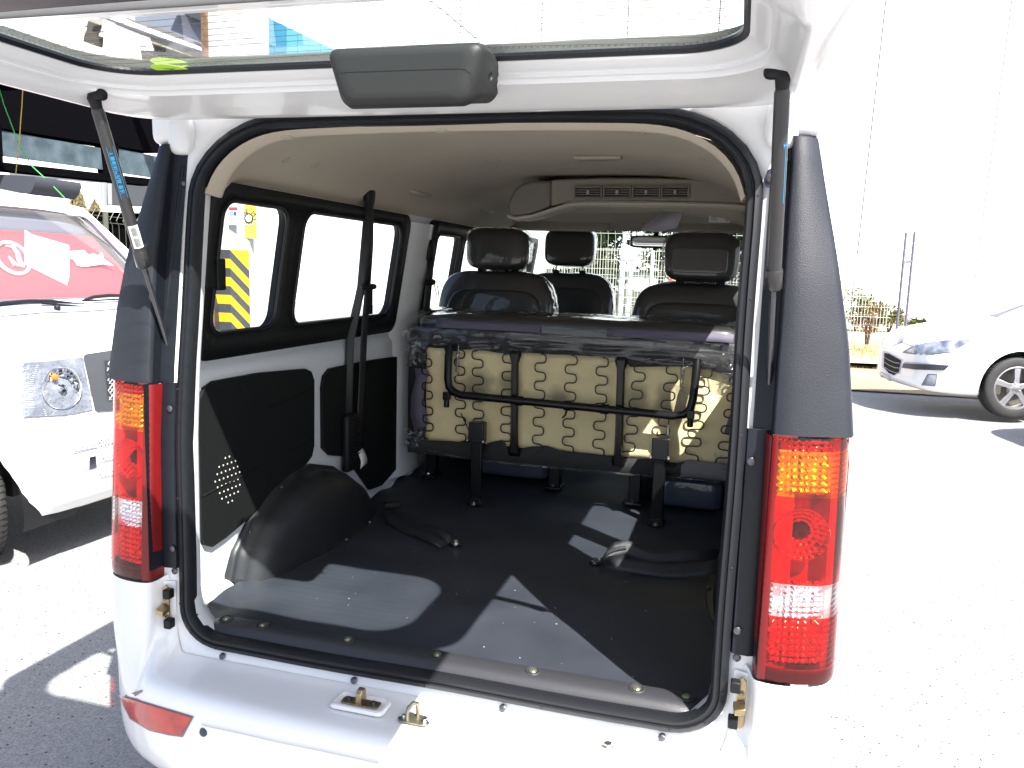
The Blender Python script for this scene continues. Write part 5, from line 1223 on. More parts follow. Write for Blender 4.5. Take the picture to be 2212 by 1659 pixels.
# stations from nose (x=.88) to rear (x=-3.3): list of ring points half-section: (y, z) from bottom to roof centre
ST = [
 (.900, [(.30, .30), (.33, .34), (.34, .42), (.34, .50), (.34, .56), (.33, .62), (.30, .66), (.15, .675), (0, .68)]),
 (.870, [(.50, .24), (.54, .29), (.55, .40), (.55, .50), (.54, .58), (.52, .65), (.44, .71), (.20, .735), (0, .74)]),
 (.80, [(.62, .21), (.67, .26), (.68, .40), (.68, .50), (.67, .58), (.65, .66), (.55, .755), (.28, .785), (0, .79)]),
 (.68, [(.70, .20), (.75, .25), (.765, .40), (.765, .50), (.76, .58), (.74, .67), (.64, .80), (.33, .835), (0, .84)]),
 (.50, [(.74, .19), (.79, .24), (.81, .40), (.81, .50), (.805, .58), (.79, .70), (.69, .845), (.36, .885), (0, .89)]),
 (.25, [(.77, .19), (.82, .24), (.835, .40), (.84, .52), (.835, .64), (.815, .76), (.72, .885), (.38, .93), (0, .935)]),
 (0, [(.78, .19), (.825, .24), (.845, .40), (.85, .54), (.845, .68), (.825, .80), (.74, .92), (.40, .97), (0, .975)]),
 (-.30, [(.78, .19), (.825, .24), (.84, .40), (.85, .54), (.85, .70), (.835, .84), (.74, .99), (.50, 1.07), (0, 1.11)]),
 (-.60, [(.78, .19), (.82, .24), (.84, .40), (.85, .54), (.85, .70), (.84, .86), (.72, 1.10), (.50, 1.23), (0, 1.28)]),
 (-1.0, [(.78, .19), (.82, .24), (.84, .40), (.85, .54), (.85, .70), (.84, .88), (.69, 1.24), (.46, 1.39), (0, 1.43)]),
 (-1.5, [(.78, .19), (.82, .24), (.84, .40), (.85, .54), (.85, .70), (.84, .90), (.68, 1.30), (.44, 1.46), (0, 1.49)]),
 (-2.4, [(.78, .19), (.82, .24), (.84, .40), (.85, .54), (.85, .70), (.84, .92), (.66, 1.34), (.42, 1.48), (0, 1.51)]),
 (-3.1, [(.76, .22), (.80, .26), (.82, .40), (.83, .54), (.83, .70), (.82, .92), (.64, 1.25), (.40, 1.38), (0, 1.40)]),
 (-3.35, [(.70, .26), (.74, .30), (.76, .42), (.77, .54), (.77, .70), (.76, .90), (.60, 1.0), (.38, 1.05), (0, 1.06)])]
rows = []
for x, r in ST:
    L = [carpt(x, y, z) for y, z in r]; Rr = [carpt(x, -y, z) for y, z in reversed(r[:-1])]
    rows.append(L + Rr)
mb = MB(); mb.grid(rows); nring = len(rows[0])
mb.F.append(tuple(range(nring - 1, -1, -1))); mb.F.append(tuple(range(len(mb.V) - nring, len(mb.V))))
for i in range(len(rows) - 1): mb.F.append((i * nring + nring - 1, i * nring, (i + 1) * nring, (i + 1) * nring + nring - 1))
cbody = mb.obj('body', carw, hat, smooth=60)
fixn(cbody)
sm = cbody.modifiers.new('s', 'SUBSURF'); sm.levels = sm.render_levels = 2
cut = []
for x in (0, -2.6):
    c = MB(); c.cyl((x, -.36, .325), (x, .40, .325), .372, 40); co = c.obj('cutter', None, hat); bo = cbody.modifiers.new('c', 'BOOLEAN'); bo.operation = 'DIFFERENCE'; bo.object = co; bo.solver = 'EXACT'; cut.append(co)
dg = bpy.context.evaluated_depsgraph_get(); dg.update(); me = bpy.data.meshes.new_from_object(cbody.evaluated_get(dg)); cbody.modifiers.clear(); cbody.data = me
for co in cut: bpy.data.objects.remove(co)
me.polygons.foreach_set('use_smooth', [True] * len(me.polygons)); me.set_sharp_from_angle(angle=R_(45))
for x in (0, -2.6):
    mb = MB(); ag = [math.pi * (-.08 + 1.16 * k / 24) for k in range(25)]; mb.grid([[Vector((x + .371 * math.cos(q) * f, yy, max(.21, .325 + .371 * math.sin(q) * f))) for q in ag] for yy, f in ((-.36, .05), (-.36, 1), (.02, 1))]); mb.obj('wheel_arch_liner', blackm, hat)
    wl = bpy.data.objects.new('wheel', None); link(wl, hat); wheel(wl, (x, -.085, .318), (0, 1, 0), R=.318, wd=.19, rim=.215, spokes=5)
hinv = (Matrix.Translation(hat.location) @ Matrix.Rotation(HH, 4, 'Z')).inverted()
def bvh_local(o, par):
    mw = Matrix.Translation(par.location) @ Matrix.Rotation(par.rotation_euler.z, 4, 'Z'); dg = bpy.context.evaluated_depsgraph_get(); dg.update(); e_ = o.evaluated_get(dg); me = e_.to_mesh()
    b = BVHTree.FromPolygons([mw @ v.co for v in me.vertices], [tuple(p.vertices) for p in me.polygons]); e_.to_mesh_clear(); return b
cb = bvh_local(cbody, hat)
def cz(x, y): return (1782.0 + x * .1953, 621.0 + y * .1953)       # zoomed crop to view pixels
def D(name, top, bot, m, nr=4, nc=3, off=.004, parent=hat, **k): return drape(name, [cz(*p) for p in top], [cz(*p) for p in bot], nr, cb, m, parent, off=off, nc=nc, inv=hinv, **k)
clr = mat('clear_headlamp', (.40, .44, .50), .10, metal=.3, coat=1, col2=(.10, .11, .15), vscale=9)
dkl = mat('dark_violet_edge', (.12, .12, .20), .5)
D('headlight_edge', [(860, 714), (960, 655), (1120, 610), (1380, 575), (1660, 566)], [(868, 724), (1000, 742), (1200, 744), (1400, 722), (1655, 572)], dkl, off=.002)
D('headlight', [(905, 708), (990, 655), (1130, 615), (1390, 580), (1640, 572)], [(905, 718), (1000, 732), (1200, 736), (1400, 714), (1640, 578)], clr, off=.006)
D('bumper_strip', [(880, 838), (1000, 846), (1200, 852), (1380, 862)], [(864, 888), (1000, 908), (1200, 914), (1322, 915)], mat('black_rub_strip', (.03, .03, .04), .5), off=.014)
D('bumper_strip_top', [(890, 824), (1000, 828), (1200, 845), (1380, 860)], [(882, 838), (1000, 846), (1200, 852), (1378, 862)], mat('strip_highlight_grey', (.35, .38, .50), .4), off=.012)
D('fog_lamp_surround', [(1136, 958), (1190, 958), (1246, 960)], [(1066, 1082), (1140, 1086), (1222, 1092)], mat('dark_fog_frame', (.08, .08, .10), .5), off=.003)
D('fog_lamp', [(1146, 966), (1190, 966), (1238, 968)], [(1082, 1078), (1150, 1078), (1216, 1084)], clr, off=.006)
D('grille_surround', [(640, 700), (700, 715), (800, 765), (860, 800)], [(628, 870), (690, 960), (760, 985), (835, 930)], mat('grille_bezel', (.50, .50, .62), .4), off=.003)
gr = D('grille', [(662, 722), (720, 735), (800, 780), (848, 808)], [(655, 880), (710, 945), (770, 970), (822, 930)], mat('grille_black', (.006, .006, .008), .7, spec=.15), off=.006)
for k in range(3):
    y_ = 775 + k * 55
    D('grille_bar', [(668, y_ - 10), (720, y_ + 25), (785, y_ + 52), (838, y_ + 58)], [(668, y_ - 2), (720, y_ + 34), (785, y_ + 62), (838, y_ + 68)], mat('grille_bar_grey', (.20, .21, .22), .4), nr=1, off=.012)
npl = D('number_plate', [(624, 930), (680, 962), (740, 994)], [(620, 1030), (675, 1070), (732, 1110)], paper, nr=2, off=.012)
pc = [cb.ray_cast(CC, ray(*cz(*p)).normalized()) for p in ((640, 985), (722, 1045))]
if pc[0][0] and pc[1][0]:
    nn = pc[0][1] if pc[0][1].dot(ray(*cz(680, 1000))) < 0 else -pc[0][1]
    mid = (pc[0][0] + pc[1][0]) / 2 + nn * .018; dx = (pc[1][0] - pc[0][0]); dx.z = 0
    tx = text('8984 DNM', .085, hinv @ frame(mid, dx.normalized(), Vector((0, 0, 1)) + nn * 0), printk, npl, extrude=.0006)
D('bonnet_gap', [(755, 640), (850, 606), (945, 640), (1040, 622)], [(755, 645), (850, 611), (945, 645), (1040, 627)], dkl, nr=1, off=.003)
D('bonnet_badge', [(842, 545), (890, 556)], [(800, 622), (830, 618)], mat('badge_grey', (.25, .25, .34), .25, metal=.8), nr=3, off=.008)
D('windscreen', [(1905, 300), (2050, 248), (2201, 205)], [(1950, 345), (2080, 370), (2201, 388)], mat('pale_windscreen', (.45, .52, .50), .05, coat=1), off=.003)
D('windscreen_pillar', [(1800, 308), (1905, 290), (2050, 238), (2201, 185)], [(1905, 332), (1925, 322), (2055, 262), (2201, 210)], mat('dark_screen_edge', (.10, .10, .16), .5), off=.005)
D('bumper_lip', [(790, 1118), (1000, 1180), (1300, 1232), (1610, 1262)], [(790, 1124), (1000, 1186), (1300, 1240), (1610, 1272)], mat('lip_red', (.3, .12, .10), .6), nr=1, off=.004)

h2 = copyt(hat); h2.location = (4.50, 5.55, .03); h2['label'] = 'white hatchback just beyond the right edge whose shadow reaches into view'
hat['group'] = h2['group'] = 'hatchbacks parked on the right'
# second car outside the frame whose shadow lies at the right edge
# ================================================================== NEIGHBOUR VAN on the left
TH = R_(89); nv = empty('parked_van', (-2.31, 2.02, .01), TH, label='white van parked at the left facing the camera with a red sunshade behind its windscreen', cat='van')
NM = Matrix.Translation(nv.location) @ Matrix.Rotation(TH, 4, 'Z'); ninv = NM.inverted()
# profile rows (z, y front face at centre, half width, corner radius amount)
NP = [(.22, .10, .70, .16), (.25, .03, .735, .15), (.33, -.005, .755, .14), (.45, -.02, .765, .13), (.58, -.02, .768, .12), (.66, -.005, .768, .12), (.74, .01, .768, .12), (.85, .03, .765, .11), (.96, .06, .76, .11), (1.02, .09, .755, .12), (1.07, .16, .75, .12), (1.12, .25, .745, .12), (1.155, .34, .74, .12), (1.175, .40, .735, .12)]
def nring(z, yf, hw, cr):
    P = []
    for k in range(-14, 15):
        t = k / 14; x = math.sin(t * math.pi / 2) * hw if abs(t) > .0 else 0
        x = t * hw * (1.0) if abs(t) < .8 else math.copysign(hw * (.8 + .2 * math.sin((abs(t) - .8) / .2 * math.pi / 2)), t)
        y = yf + cr * .35 * (abs(t)) ** 3 + (cr * (1 - math.cos((abs(t) - .8) / .2 * math.pi / 2)) if abs(t) > .8 else 0)
        P.append(Vector((x, y, z)))
    return [Vector((-hw, 3.6, z)), Vector((-hw, 1.7, z)), Vector((-hw, .9, z))] + P + [Vector((hw, .9, z)), Vector((hw, 1.7, z)), Vector((hw, 3.6, z))]
rows = [nring(*r) for r in NP]
rows += [[Vector((p.x * k, p.y + dy * max(0, (1.4 - p.y)), z)) for p in rows[-1]] for z, k, dy in ((1.20, .998, .02), )]
mb = MB(); mb.grid(rows); nb = mb.obj('body', white, nv, smooth=50)
# wheel arch opening through boolean
nbs = nb.modifiers.new('t', 'SOLIDIFY'); nbs.thickness = .02; nbs.offset = -1
cut = []
for s in (-1, 1):
    c = MB(); c.cyl((s * .45, .46, .275), (s * .9, .46, .275), .385, 36); co = c.obj('cutter', None, nv); bo = nb.modifiers.new('c', 'BOOLEAN'); bo.operation = 'DIFFERENCE'; bo.object = co; bo.solver = 'EXACT'; cut.append(co)
dg = bpy.context.evaluated_depsgraph_get(); dg.update(); me = bpy.data.meshes.new_from_object(nb.evaluated_get(dg)); nb.modifiers.clear(); nb.data = me
for co in cut: bpy.data.objects.remove(co)
me.polygons.foreach_set('use_smooth', [True] * len(me.polygons)); me.set_sharp_from_angle(angle=R_(45))
for s in (-1, 1):
    for y in (.48, 2.95):
        wl = bpy.data.objects.new('wheel', None); link(wl, nv); wheel(wl, (0, 0, 0), (s, 0, 0), R=.285, tread=(s < 0 and y < 1)); wl.location = (s * .655, y, .285)
        if y < 1: wl.rotation_euler = (0, 0, R_(-28))
    mb = MB(); ag = [math.pi * (-.08 + 1.16 * k / 24) for k in range(25)]; mb.grid([[Vector((s * xx, .46 + .384 * math.cos(q) * f, max(.20, .275 + .384 * math.sin(q) * f))) for q in ag] for xx, f in ((.45, .05), (.45, 1), (.745, 1))]); mb.obj('wheel_arch_liner', blackm, nv)
mb = MB(); mb.box((0, 1.9, .40), (1.2, 3.2, .2)); mb.obj('underbody', dark_in, nv)
# greenhouse: windscreen frame, roof, sides
def wsp(t, x):  # windscreen surface, t 0 bottom 1 top
    z = 1.175 + .50 * t; hw = .735 - .095 * t; y = .40 + .50 * t + .12 * (abs(x)) ** 2.6; return Vector((x * hw, y, z))
fr_ = plate([(x, t) for x, t in [(-1, -.03), (0, -.03), (1, -.03), (1, .5), (1, 1.0), (.7, 1.10), (0, 1.12), (-.7, 1.10), (-1, 1.0), (-1, .5)]], [rrect(-.92, .92, .05, .96, .10, 6)], lambda a, b: wsp(b, a), None, 'windscreen_frame', white, nv)
rows = []
for j in range(13):
    t = .04 + .93 * j / 12; rows.append([wsp(t, -.93 + 1.86 * i / 24) + Vector((0, .006, 0)) for i in range(25)])
mb = MB(); mb.grid(rows); ws = mb.obj('windscreen', glassmat('glare_hazed_windscreen', (.88, .86, .88), 1.5, .02, haze=.06), nv, smooth=80)  # pale glare mixed into the glass as a thin white haze
P = [wsp(b, a) + Vector((0, -.002, 0)) for a, b in rrect(-.92, .92, .05, .96, .10, 6)]; P.append(P[0]); mb = MB(); mb.tube(P, .006, 6, caps=False); mb.obj('windscreen_rubber', mat('violet_rubber', (.10, .09, .13), .5), nv)
mb = MB()
rows = []
for y, z, hw in ((.90, 1.675, .64), (.96, 1.72, .64), (1.08, 1.765, .64), (1.4, 1.81, .65), (2.2, 1.84, .65), (3.4, 1.83, .64), (3.6, 1.72, .64)):
    rows.append([Vector((hw * t, y + (.12 * abs(t) ** 2.6 if y < 1.2 else 0), z - .055 * abs(t) ** 4)) for t in [-1, -.85, -.6, -.3, 0, .3, .6, .85, 1]])
mb.grid(rows); mb.obj('roof', white, nv)
for s in (-1, 1):
    mb = MB(); g = []
    for y in (.52, .75, 1.0, 1.3, 2.0, 3.6):
        zt = interp(y, [(.52, 1.19), (1.0, 1.66), (1.3, 1.73), (3.6, 1.76)]); g.append([Vector((s * interp(z, [(1.17, .738), (1.76, .645)]), y, z)) for z in (1.17, 1.17 + (zt - 1.17) * .12)]); 
    mb.grid(g); mb.obj('door_sill', white, nv)
    mb = MB(); g = []
    for y in (.60, .75, 1.0, 1.3, 2.0, 3.6):
        zt = interp(y, [(.52, 1.19), (1.0, 1.66), (1.3, 1.73), (3.6, 1.76)]); g.append([Vector((s * (interp(z, [(1.17, .738), (1.76, .645)]) - .004), y, z)) for z in (1.17 + (zt - 1.17) * .1, zt - .03)])
    mb.grid(g); mb.obj('side_glass', mat('dark_side_glass', (.03, .035, .04), .06, coat=.8), nv)
    mb = MB(); mb.tube([(s * .735, .50, 1.17), (s * .69, .78, 1.45), (s * .64, 1.05, 1.69), (s * .65, 1.5, 1.775), (s * .65, 3.5, 1.80)], .026, 8); mb.obj('roof_pillar', white, nv)
# red sunshade inside with white marks
shr = mat('red_sunshade', (.62, .05, .06), .6, var=.1, vscale=3)
def shp(t, x): return wsp(t, x) + Vector((0, .06 + .02 * t, -.012))
rows = [[shp(.06 + .70 * j / 8, -.90 + 1.8 * i / 24) for i in range(25)] for j in range(9)]
mb = MB(); mb.grid(rows); shd = mb.obj('sunshade', shr, nv, solid=.003)
shg = mat('grey_sunshade_top', (.10, .11, .14), .6); rows = [[shp(.76 + .18 * j / 3, -.88 + 1.76 * i / 24) for i in range(25)] for j in range(4)]
mb = MB(); mb.grid(rows); mb.obj('sunshade_top_band', shg, nv, solid=.003)
whm = mat('sunshade_white', (.85, .85, .85), .5)
def inshade(u, v):
    p0 = NM @ shp(.4, -.6); nrm_ = (NM.to_3x3() @ Vector((0, -.707, .707))); return atp(u, v, p0 + nrm_ * .030, nrm_)
def flatpoly(P, nm, m, par, th=.002):
    pts = [ninv @ inshade(*p) for p in P]; mb = MB(); mb.prism(pts, Vector((0, .0014, -.0014))); return mb.obj(nm, m, par)
def Z5(x, y): return ((x * .3918) * .54, (650 + y * .3918) * .54)
flatpoly([Z5(*p) for p in ((255, 690), (330, 735), (705, 845), (710, 1150), (685, 1250), (255, 1040))], 'white_panel', whm, shd)
flatpoly([Z5(*p) for p in ((710, 905), (860, 895), (900, 940), (960, 930), (1000, 950), (1040, 915), (1060, 980), (1165, 1055), (1050, 1035), (960, 1050), (850, 1065), (790, 1050), (760, 1000), (710, 975))], 'white_lettering', whm, shd)
ell = []
for k in range(33):
    a = 2 * math.pi * k / 32; ell.append(ninv @ inshade(*Z5(150 + 175 * math.cos(a) - 60 * math.sin(a) * 0 - 20 + 40 * math.cos(a) * 0, 975 + 150 * math.sin(a) + 60 * math.cos(a))))
mb = MB(); mb.tube(ell, .010, 6, caps=False, flat=.9); mb.obj('oval_emblem', whm, shd)
sw = [ninv @ inshade(*Z5(*p)) for p in ((60, 850), (130, 860), (180, 930), (200, 1010), (240, 1060), (150, 1040), (90, 960))]
mb = MB(); mb.tube(sw, [.004, .010, .012, .012, .008, .012, .004], 6); mb.obj('emblem_swirl', whm, shd)
# parts on the front, draped by pixel onto the body
nbv = bvh_local(nb, nv)
def N(name, top, bot, m, nr=4, nc=3, off=.004, parent=nv, **k): return drape(name, top, bot, nr, nbv, m, parent, off=off, nc=nc, inv=ninv, **k)
N('headlight_edge', [(37, 797), (46, 783), (90, 775), (143, 767)], [(50, 908), (90, 907), (140, 900), (201, 851)], MAT['grey_print'], off=.003, nr=6)
def Z4(x, y): return ((x * .3012) * .54 * 2, 0)
def ZH(x, y): return ((x * .6024) * .54, (1300 + y * .6024) * .54)
hl_ = N('headlight', [ZH(*p) for p in ((122, 262), (160, 252), (300, 245), (440, 228), (545, 215))], [ZH(*p) for p in ((155, 618), (250, 610), (400, 602), (500, 590), (612, 565))], mat('headlight_reflector_back', (.34, .37, .42), .22, metal=.5, col2=(.20, .22, .26), vscale=9, bump=.8, bscale=45, bumpdist=.01), off=.006, nr=8)
h = nbv.ray_cast(CC, ray(*ZH(398, 420)).normalized())
if h[0]:
    c = ninv @ h[0]; ax = Vector((-.12, -1, .05)).normalized(); c = c + ax * .012
    mb = MB(); mb.lathe(c, ax, [(.090, 0), (.093, .008), (.096, .010), (.098, .004)], 40); mb.obj('lamp_ring', mat('chrome', (.8, .8, .8), .08, metal=1), nv)
    g = MB(); up_ = Vector((0, 0, 1)); e1 = ax.cross(up_).normalized(); e2 = e1.cross(ax); random.seed(5)
    for ring_ in range(4):
        r0, r1 = .02 + ring_ * .0175, .02 + (ring_ + 1) * .0175; k = 10 + ring_ * 5
        for q in range(k):
            a0, a1 = 2 * math.pi * q / k, 2 * math.pi * (q + 1) / k; dd = random.uniform(0, .010)
            g.grid([[c + (e1 * math.cos(a0 + (a1 - a0) * j) + e2 * math.sin(a0 + (a1 - a0) * j)) * (r0 + (r1 - r0) * i) + ax * (-.004 + dd * (1 if (i + j) % 2 else 0) - .004 * (4 - ring_)) for j in (0, 1)] for i in (0, 1)])
    g.obj('lamp_facets', MAT['chrome'], nv, kind='stuff', smooth=0)
    mb = MB(); mb.lathe(c, ax, [(.022, -.01), (.018, .012), (.0001, .016)], 20); mb.obj('bulb', MAT['chrome'], nv)
    mb = MB(); mb.lathe(c + e2 * .055 - e1 * .03 * -1, ax, [(.016, 0), (.012, .010), (.0001, .012)], 16); mb.obj('indicator_bulb', mat('orange_bulb', (.75, .18, .02), .4), nv)
for k in range(26):
    y_ = 272 + k * 13.2; x0_ = 128 + k * 1.2; x1_ = 250 - 40 * math.sin(k / 26 * math.pi) + (60 if k > 21 else 0)
    N('lamp_flute', [ZH(x0_, y_), ZH(x1_, y_ - 3)], [ZH(x0_, y_ + 3.4), ZH(x1_, y_ + .4)], mat('flute_grey', (.40, .42, .46), .3), nr=1, nc=1, off=.0075)
gp = N('grille_panel', [ZH(*p) for p in ((545, 212), (560, 198), (690, 178), (830, 158), (1000, 135), (1250, 110))], [ZH(*p) for p in ((622, 560), (640, 575), (720, 572), (830, 560), (1000, 540), (1250, 515))], mat('dark_grille_plastic', (.05, .055, .062), .5, bump=.3, bscale=300, bumpdist=.001), off=.008)
N('grille_opening', [ZH(683, 240), ZH(780, 232), ZH(1000, 205), ZH(1250, 180)], [ZH(706, 500), ZH(780, 495), ZH(1000, 470), ZH(1250, 445)], printk, off=.010)
for k in range(-6, 14):
    for sgn in (1, -1):
        a = (690 + k * 26, 240); b = (690 + k * 26 + sgn * 190, 500)
        def clipx(p, q):
            out = [];
            for t in [i / 12 for i in range(13)]:
                x = p[0] + (q[0] - p[0]) * t; y = p[1] + (q[1] - p[1]) * t
                if 690 + (y - 240) * .06 < x < 1000: out.append((x, y - (x - 690) * .10))
            return out
        L_ = clipx(a, b)
        if len(L_) > 1:
            pts = []
            for p_ in L_:
                h = nbv.ray_cast(CC, ray(*ZH(*p_)).normalized())
                if h[0]: pts.append(ninv @ (h[0]) + Vector((0, -.014, 0)))
            if len(pts) > 1: mb = MB(); mb.tube(pts, .0028, 4); mb.obj('grille_mesh', mat('mesh_grey', (.30, .31, .33), .4), gp, kind='stuff')
bzl = [N('daylight_lamp', [ZH(484, 808), ZH(500, 797), ZH(640, 772)], [ZH(486, 850), ZH(500, 850), ZH(642, 815)], mat('grey_led_lamp', (.35, .36, .40), .3), off=.004)]
for k in range(16):
    p = ZH(500 + (k % 8) * 18, 812 + (k // 8) * 18 - (k % 8) * 3.3); h = nbv.ray_cast(CC, ray(*p).normalized())
    if h[0]: mb = MB(); mb.add(*pillow(ninv @ h[0] + Vector((0, -.006, 0)), (.009, .008, .009), e=2, nu=8, nv=6)); mb.obj('led', paper, bzl[0])
for y0_, y1_, x0_ in ((765, 808, 655), (878, 905, 680), (985, 1015, 657)):
    N('lower_grille', [ZH(x0_, y0_), ZH(760, y0_ - 20), ZH(1000, y0_ - 60)], [ZH(x0_, y1_), ZH(760, y1_ - 20), ZH(1000, y1_ - 60)], mat('blue_grey_grille', (.12, .13, .17), .5), off=.003)
    for k in range(9):
        x = x0_ + k * 22
        for sg in (0, 1):
            yy0, yy1 = (y0_, y1_) if sg else (y1_, y0_); q0 = ZH(x, yy0 - (x - x0_) * .2); q1 = ZH(x + 30, yy1 - (x + 30 - x0_) * .2)
            pts = [nbv.ray_cast(CC, ray(*q).normalized())[0] for q in (q0, q1)]
            if all(pts): mb = MB(); mb.tube([ninv @ q + Vector((0, -.006, 0)) for q in pts], .0028, 4); mb.obj('grille_slat', white, nv)
N('fog_lamp', [ZH(590, 878), ZH(632, 868)], [ZH(590, 960), ZH(640, 945)], MAT['chrome'], off=.004); N('fog_lamp_bracket', [ZH(543, 912), ZH(600, 900)], [ZH(545, 975), ZH(600, 955)], MAT['flute_grey'], off=.003)
N('bumper_crease', [ZH(505, 1033), ZH(600, 1010), ZH(655, 995)], [ZH(508, 1040), ZH(610, 1024), ZH(660, 1012)], mat('pale_grey_crease', (.52, .54, .60), .5), nr=1, off=.003)
# scuttle, wipers, nozzles
N('scuttle_panel', [(0, 662), (90, 658), (180, 655), (275, 650)], [(0, 686), (90, 678), (180, 675), (275, 668)], mat('speckled_grey_scuttle', (.22, .24, .30), .6, bump=.5, bscale=200), off=.006)
def wsq(u, v, d=.02):
    p0 = NM @ wsp(.1, -.5); n_ = NM.to_3x3() @ Vector((0, -.707, .707)); return ninv @ (atp(u, v, p0 + n_ * d, n_))
for P_, A_ in (([(-40, 658), (0, 656), (60, 651), (110, 651), (215, 662)], [(215, 668), (150, 660), (90, 655)]), ([(178, 649), (200, 642), (235, 638), (290, 638)], [(178, 650), (290, 645)])):
    mb = MB(); mb.tube([wsq(*p) for p in P_], [.004] + [.010] * (len(P_) - 2) + [.005], 6); wp = mb.obj('windscreen_wiper', rubber, nv); mb = MB(); mb.tube([wsq(*p, .035) for p in A_], .005, 6); mb.obj('wiper_arm', blackm, wp)
h = nbv.ray_cast(CC, ray(124, 672).normalized())
if h[0]: mb = MB(); mb.add(*pillow(ninv @ h[0] + Vector((0, 0, .016)), (.028, .028, .030), e=2.6, nu=12, nv=10)); mb.obj('washer_nozzle', rubber, nv)
# mirror glass visible on its roof side / roof antenna wire
mb = MB(); p = ninv @ at(10, 425, 1, 2.6); mb.tube([p + Vector((-.25, 0, .10)), p, p + Vector((.05, .0, -.02))], [.012, .018, .006], 8); mb.obj('mirror_arm', mat('chrome_grey', (.5, .55, .65), .3, metal=.6), nv)

# ================================================================== WORKSHOP on the left
ys_ = empty('workshop_canopy', (-7.5, 7, 0), label='dark open workshop canopy with blue grey translucent panels behind the left van', cat='building')
def Lw(p): return Vector(p) - Vector(ys_.location)
darkm = mat('shade_black_cladding', (.003, .003, .004), .9, spec=0); gpl = mat('blue_grey_dusty_pane', (.075, .105, .125), .7, spec=.2, bump=.4, bscale=6, bumpdist=.02, col2=(.035, .055, .066), vscale=5)  # cladding set near black, the shade inside the canopy put into its colour
fa = [at(-60, 100, 1, 4.6), at(345, 200, 1, 8.6), at(345, 398, 1, 8.6), at(-60, 372, 1, 4.6)]
# front plane of the canopy runs from (near, y=5) to (far, y=7)
c1, c2 = Vector((-6.5, 5.0, 0)), Vector((-6.44, 7.0, 0)); cd = (c2 - c1).normalized(); cn = Vector((cd.y, -cd.x, 0))
def cp(u, v, d=0): return atp(u, v, c1 + cn * d, cn)
def cslab(P, nm, m, th=.06, d=0, par=ys_): 
    mb = MB(); mb.prism([Lw(cp(u, v, d)) for u, v in P], -cn * th); return mb.obj(nm, m, par)
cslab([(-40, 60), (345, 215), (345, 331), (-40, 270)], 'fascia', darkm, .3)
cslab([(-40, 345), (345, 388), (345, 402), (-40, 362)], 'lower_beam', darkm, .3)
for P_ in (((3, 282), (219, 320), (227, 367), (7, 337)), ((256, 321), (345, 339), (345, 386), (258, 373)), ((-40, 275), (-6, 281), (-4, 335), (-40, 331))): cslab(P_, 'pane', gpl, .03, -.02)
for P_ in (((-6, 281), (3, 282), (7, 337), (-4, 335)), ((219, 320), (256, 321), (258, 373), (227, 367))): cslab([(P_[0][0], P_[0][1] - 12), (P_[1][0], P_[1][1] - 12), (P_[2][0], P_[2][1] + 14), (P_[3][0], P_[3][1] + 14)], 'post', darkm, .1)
mb = MB(); mb.prism([Lw((-8.2, 1.0, 2.9)), Lw((-5.3, 1.6, 2.9)), Lw((-5.1, 4.6, 2.9)), Lw((-8.2, 4.6, 2.9))], (0, 0, .10)); mb.obj('shade_roof_slab', darkm, ys_)  # roof slab added out of sight to keep the sun off the fascia
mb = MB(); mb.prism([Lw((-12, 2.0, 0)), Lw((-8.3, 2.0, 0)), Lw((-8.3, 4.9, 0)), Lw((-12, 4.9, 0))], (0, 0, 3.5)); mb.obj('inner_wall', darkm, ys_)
wallb = empty('grey_yard_wall', (-9, 9, 0), label='grey concrete beam and wall beyond the canopy above the parked van', cat='wall')
def yq(P, y, nm, m, par, th=.2):
    mb = MB(); mb.prism([at(u, v, 1, y) - Vector(par.location) for u, v in P], (0, th, 0)); return mb.obj(nm, m, par)
gw = mat('grey_concrete', (.16, .16, .18), .85, bump=.4, bscale=20, var=.15)
yq([(20, 372), (345, 395), (345, 402), (222, 394), (218, 394), (20, 378)], 9.3, 'beam', gw, wallb)
yq([(218, 394), (345, 402), (345, 445), (218, 442)], 9.2, 'grey_door', mat('dark_grey_door', (.06, .065, .07), .7), wallb)
yq([(219, 394), (226, 394), (226, 443), (219, 443)], 9.1, 'door_frame', mat('pale_grey_frame', (.30, .31, .34), .6), wallb, .05)
yq([(232, 396), (236, 396), (237, 442), (233, 442)], 9.1, 'door_frame', MAT['pale_grey_frame'], wallb, .05)
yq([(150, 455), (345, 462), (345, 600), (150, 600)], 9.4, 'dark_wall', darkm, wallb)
yq([(44, 368), (72, 372), (72, 377), (44, 374)], 9.0, 'roof_light', paper, wallb, .05)
# loudspeaker shaped canopy edge above van roof
lv = empty('grey_awning', (-4.5, 4.2, 0), label='small grey awning edge just above the roof of the parked van', cat='awning')
mb = MB(); P = [at(u, v, 1, 4.2) for u, v in ((-40, 374), (75, 381), (77, 392), (70, 410), (62, 420), (-40, 404))]; mb.prism([p - Vector(lv.location) for p in P], (0, .5, 0)); mb.obj('panel', mat('blue_grey_metal', (.045, .05, .065), .6), lv)
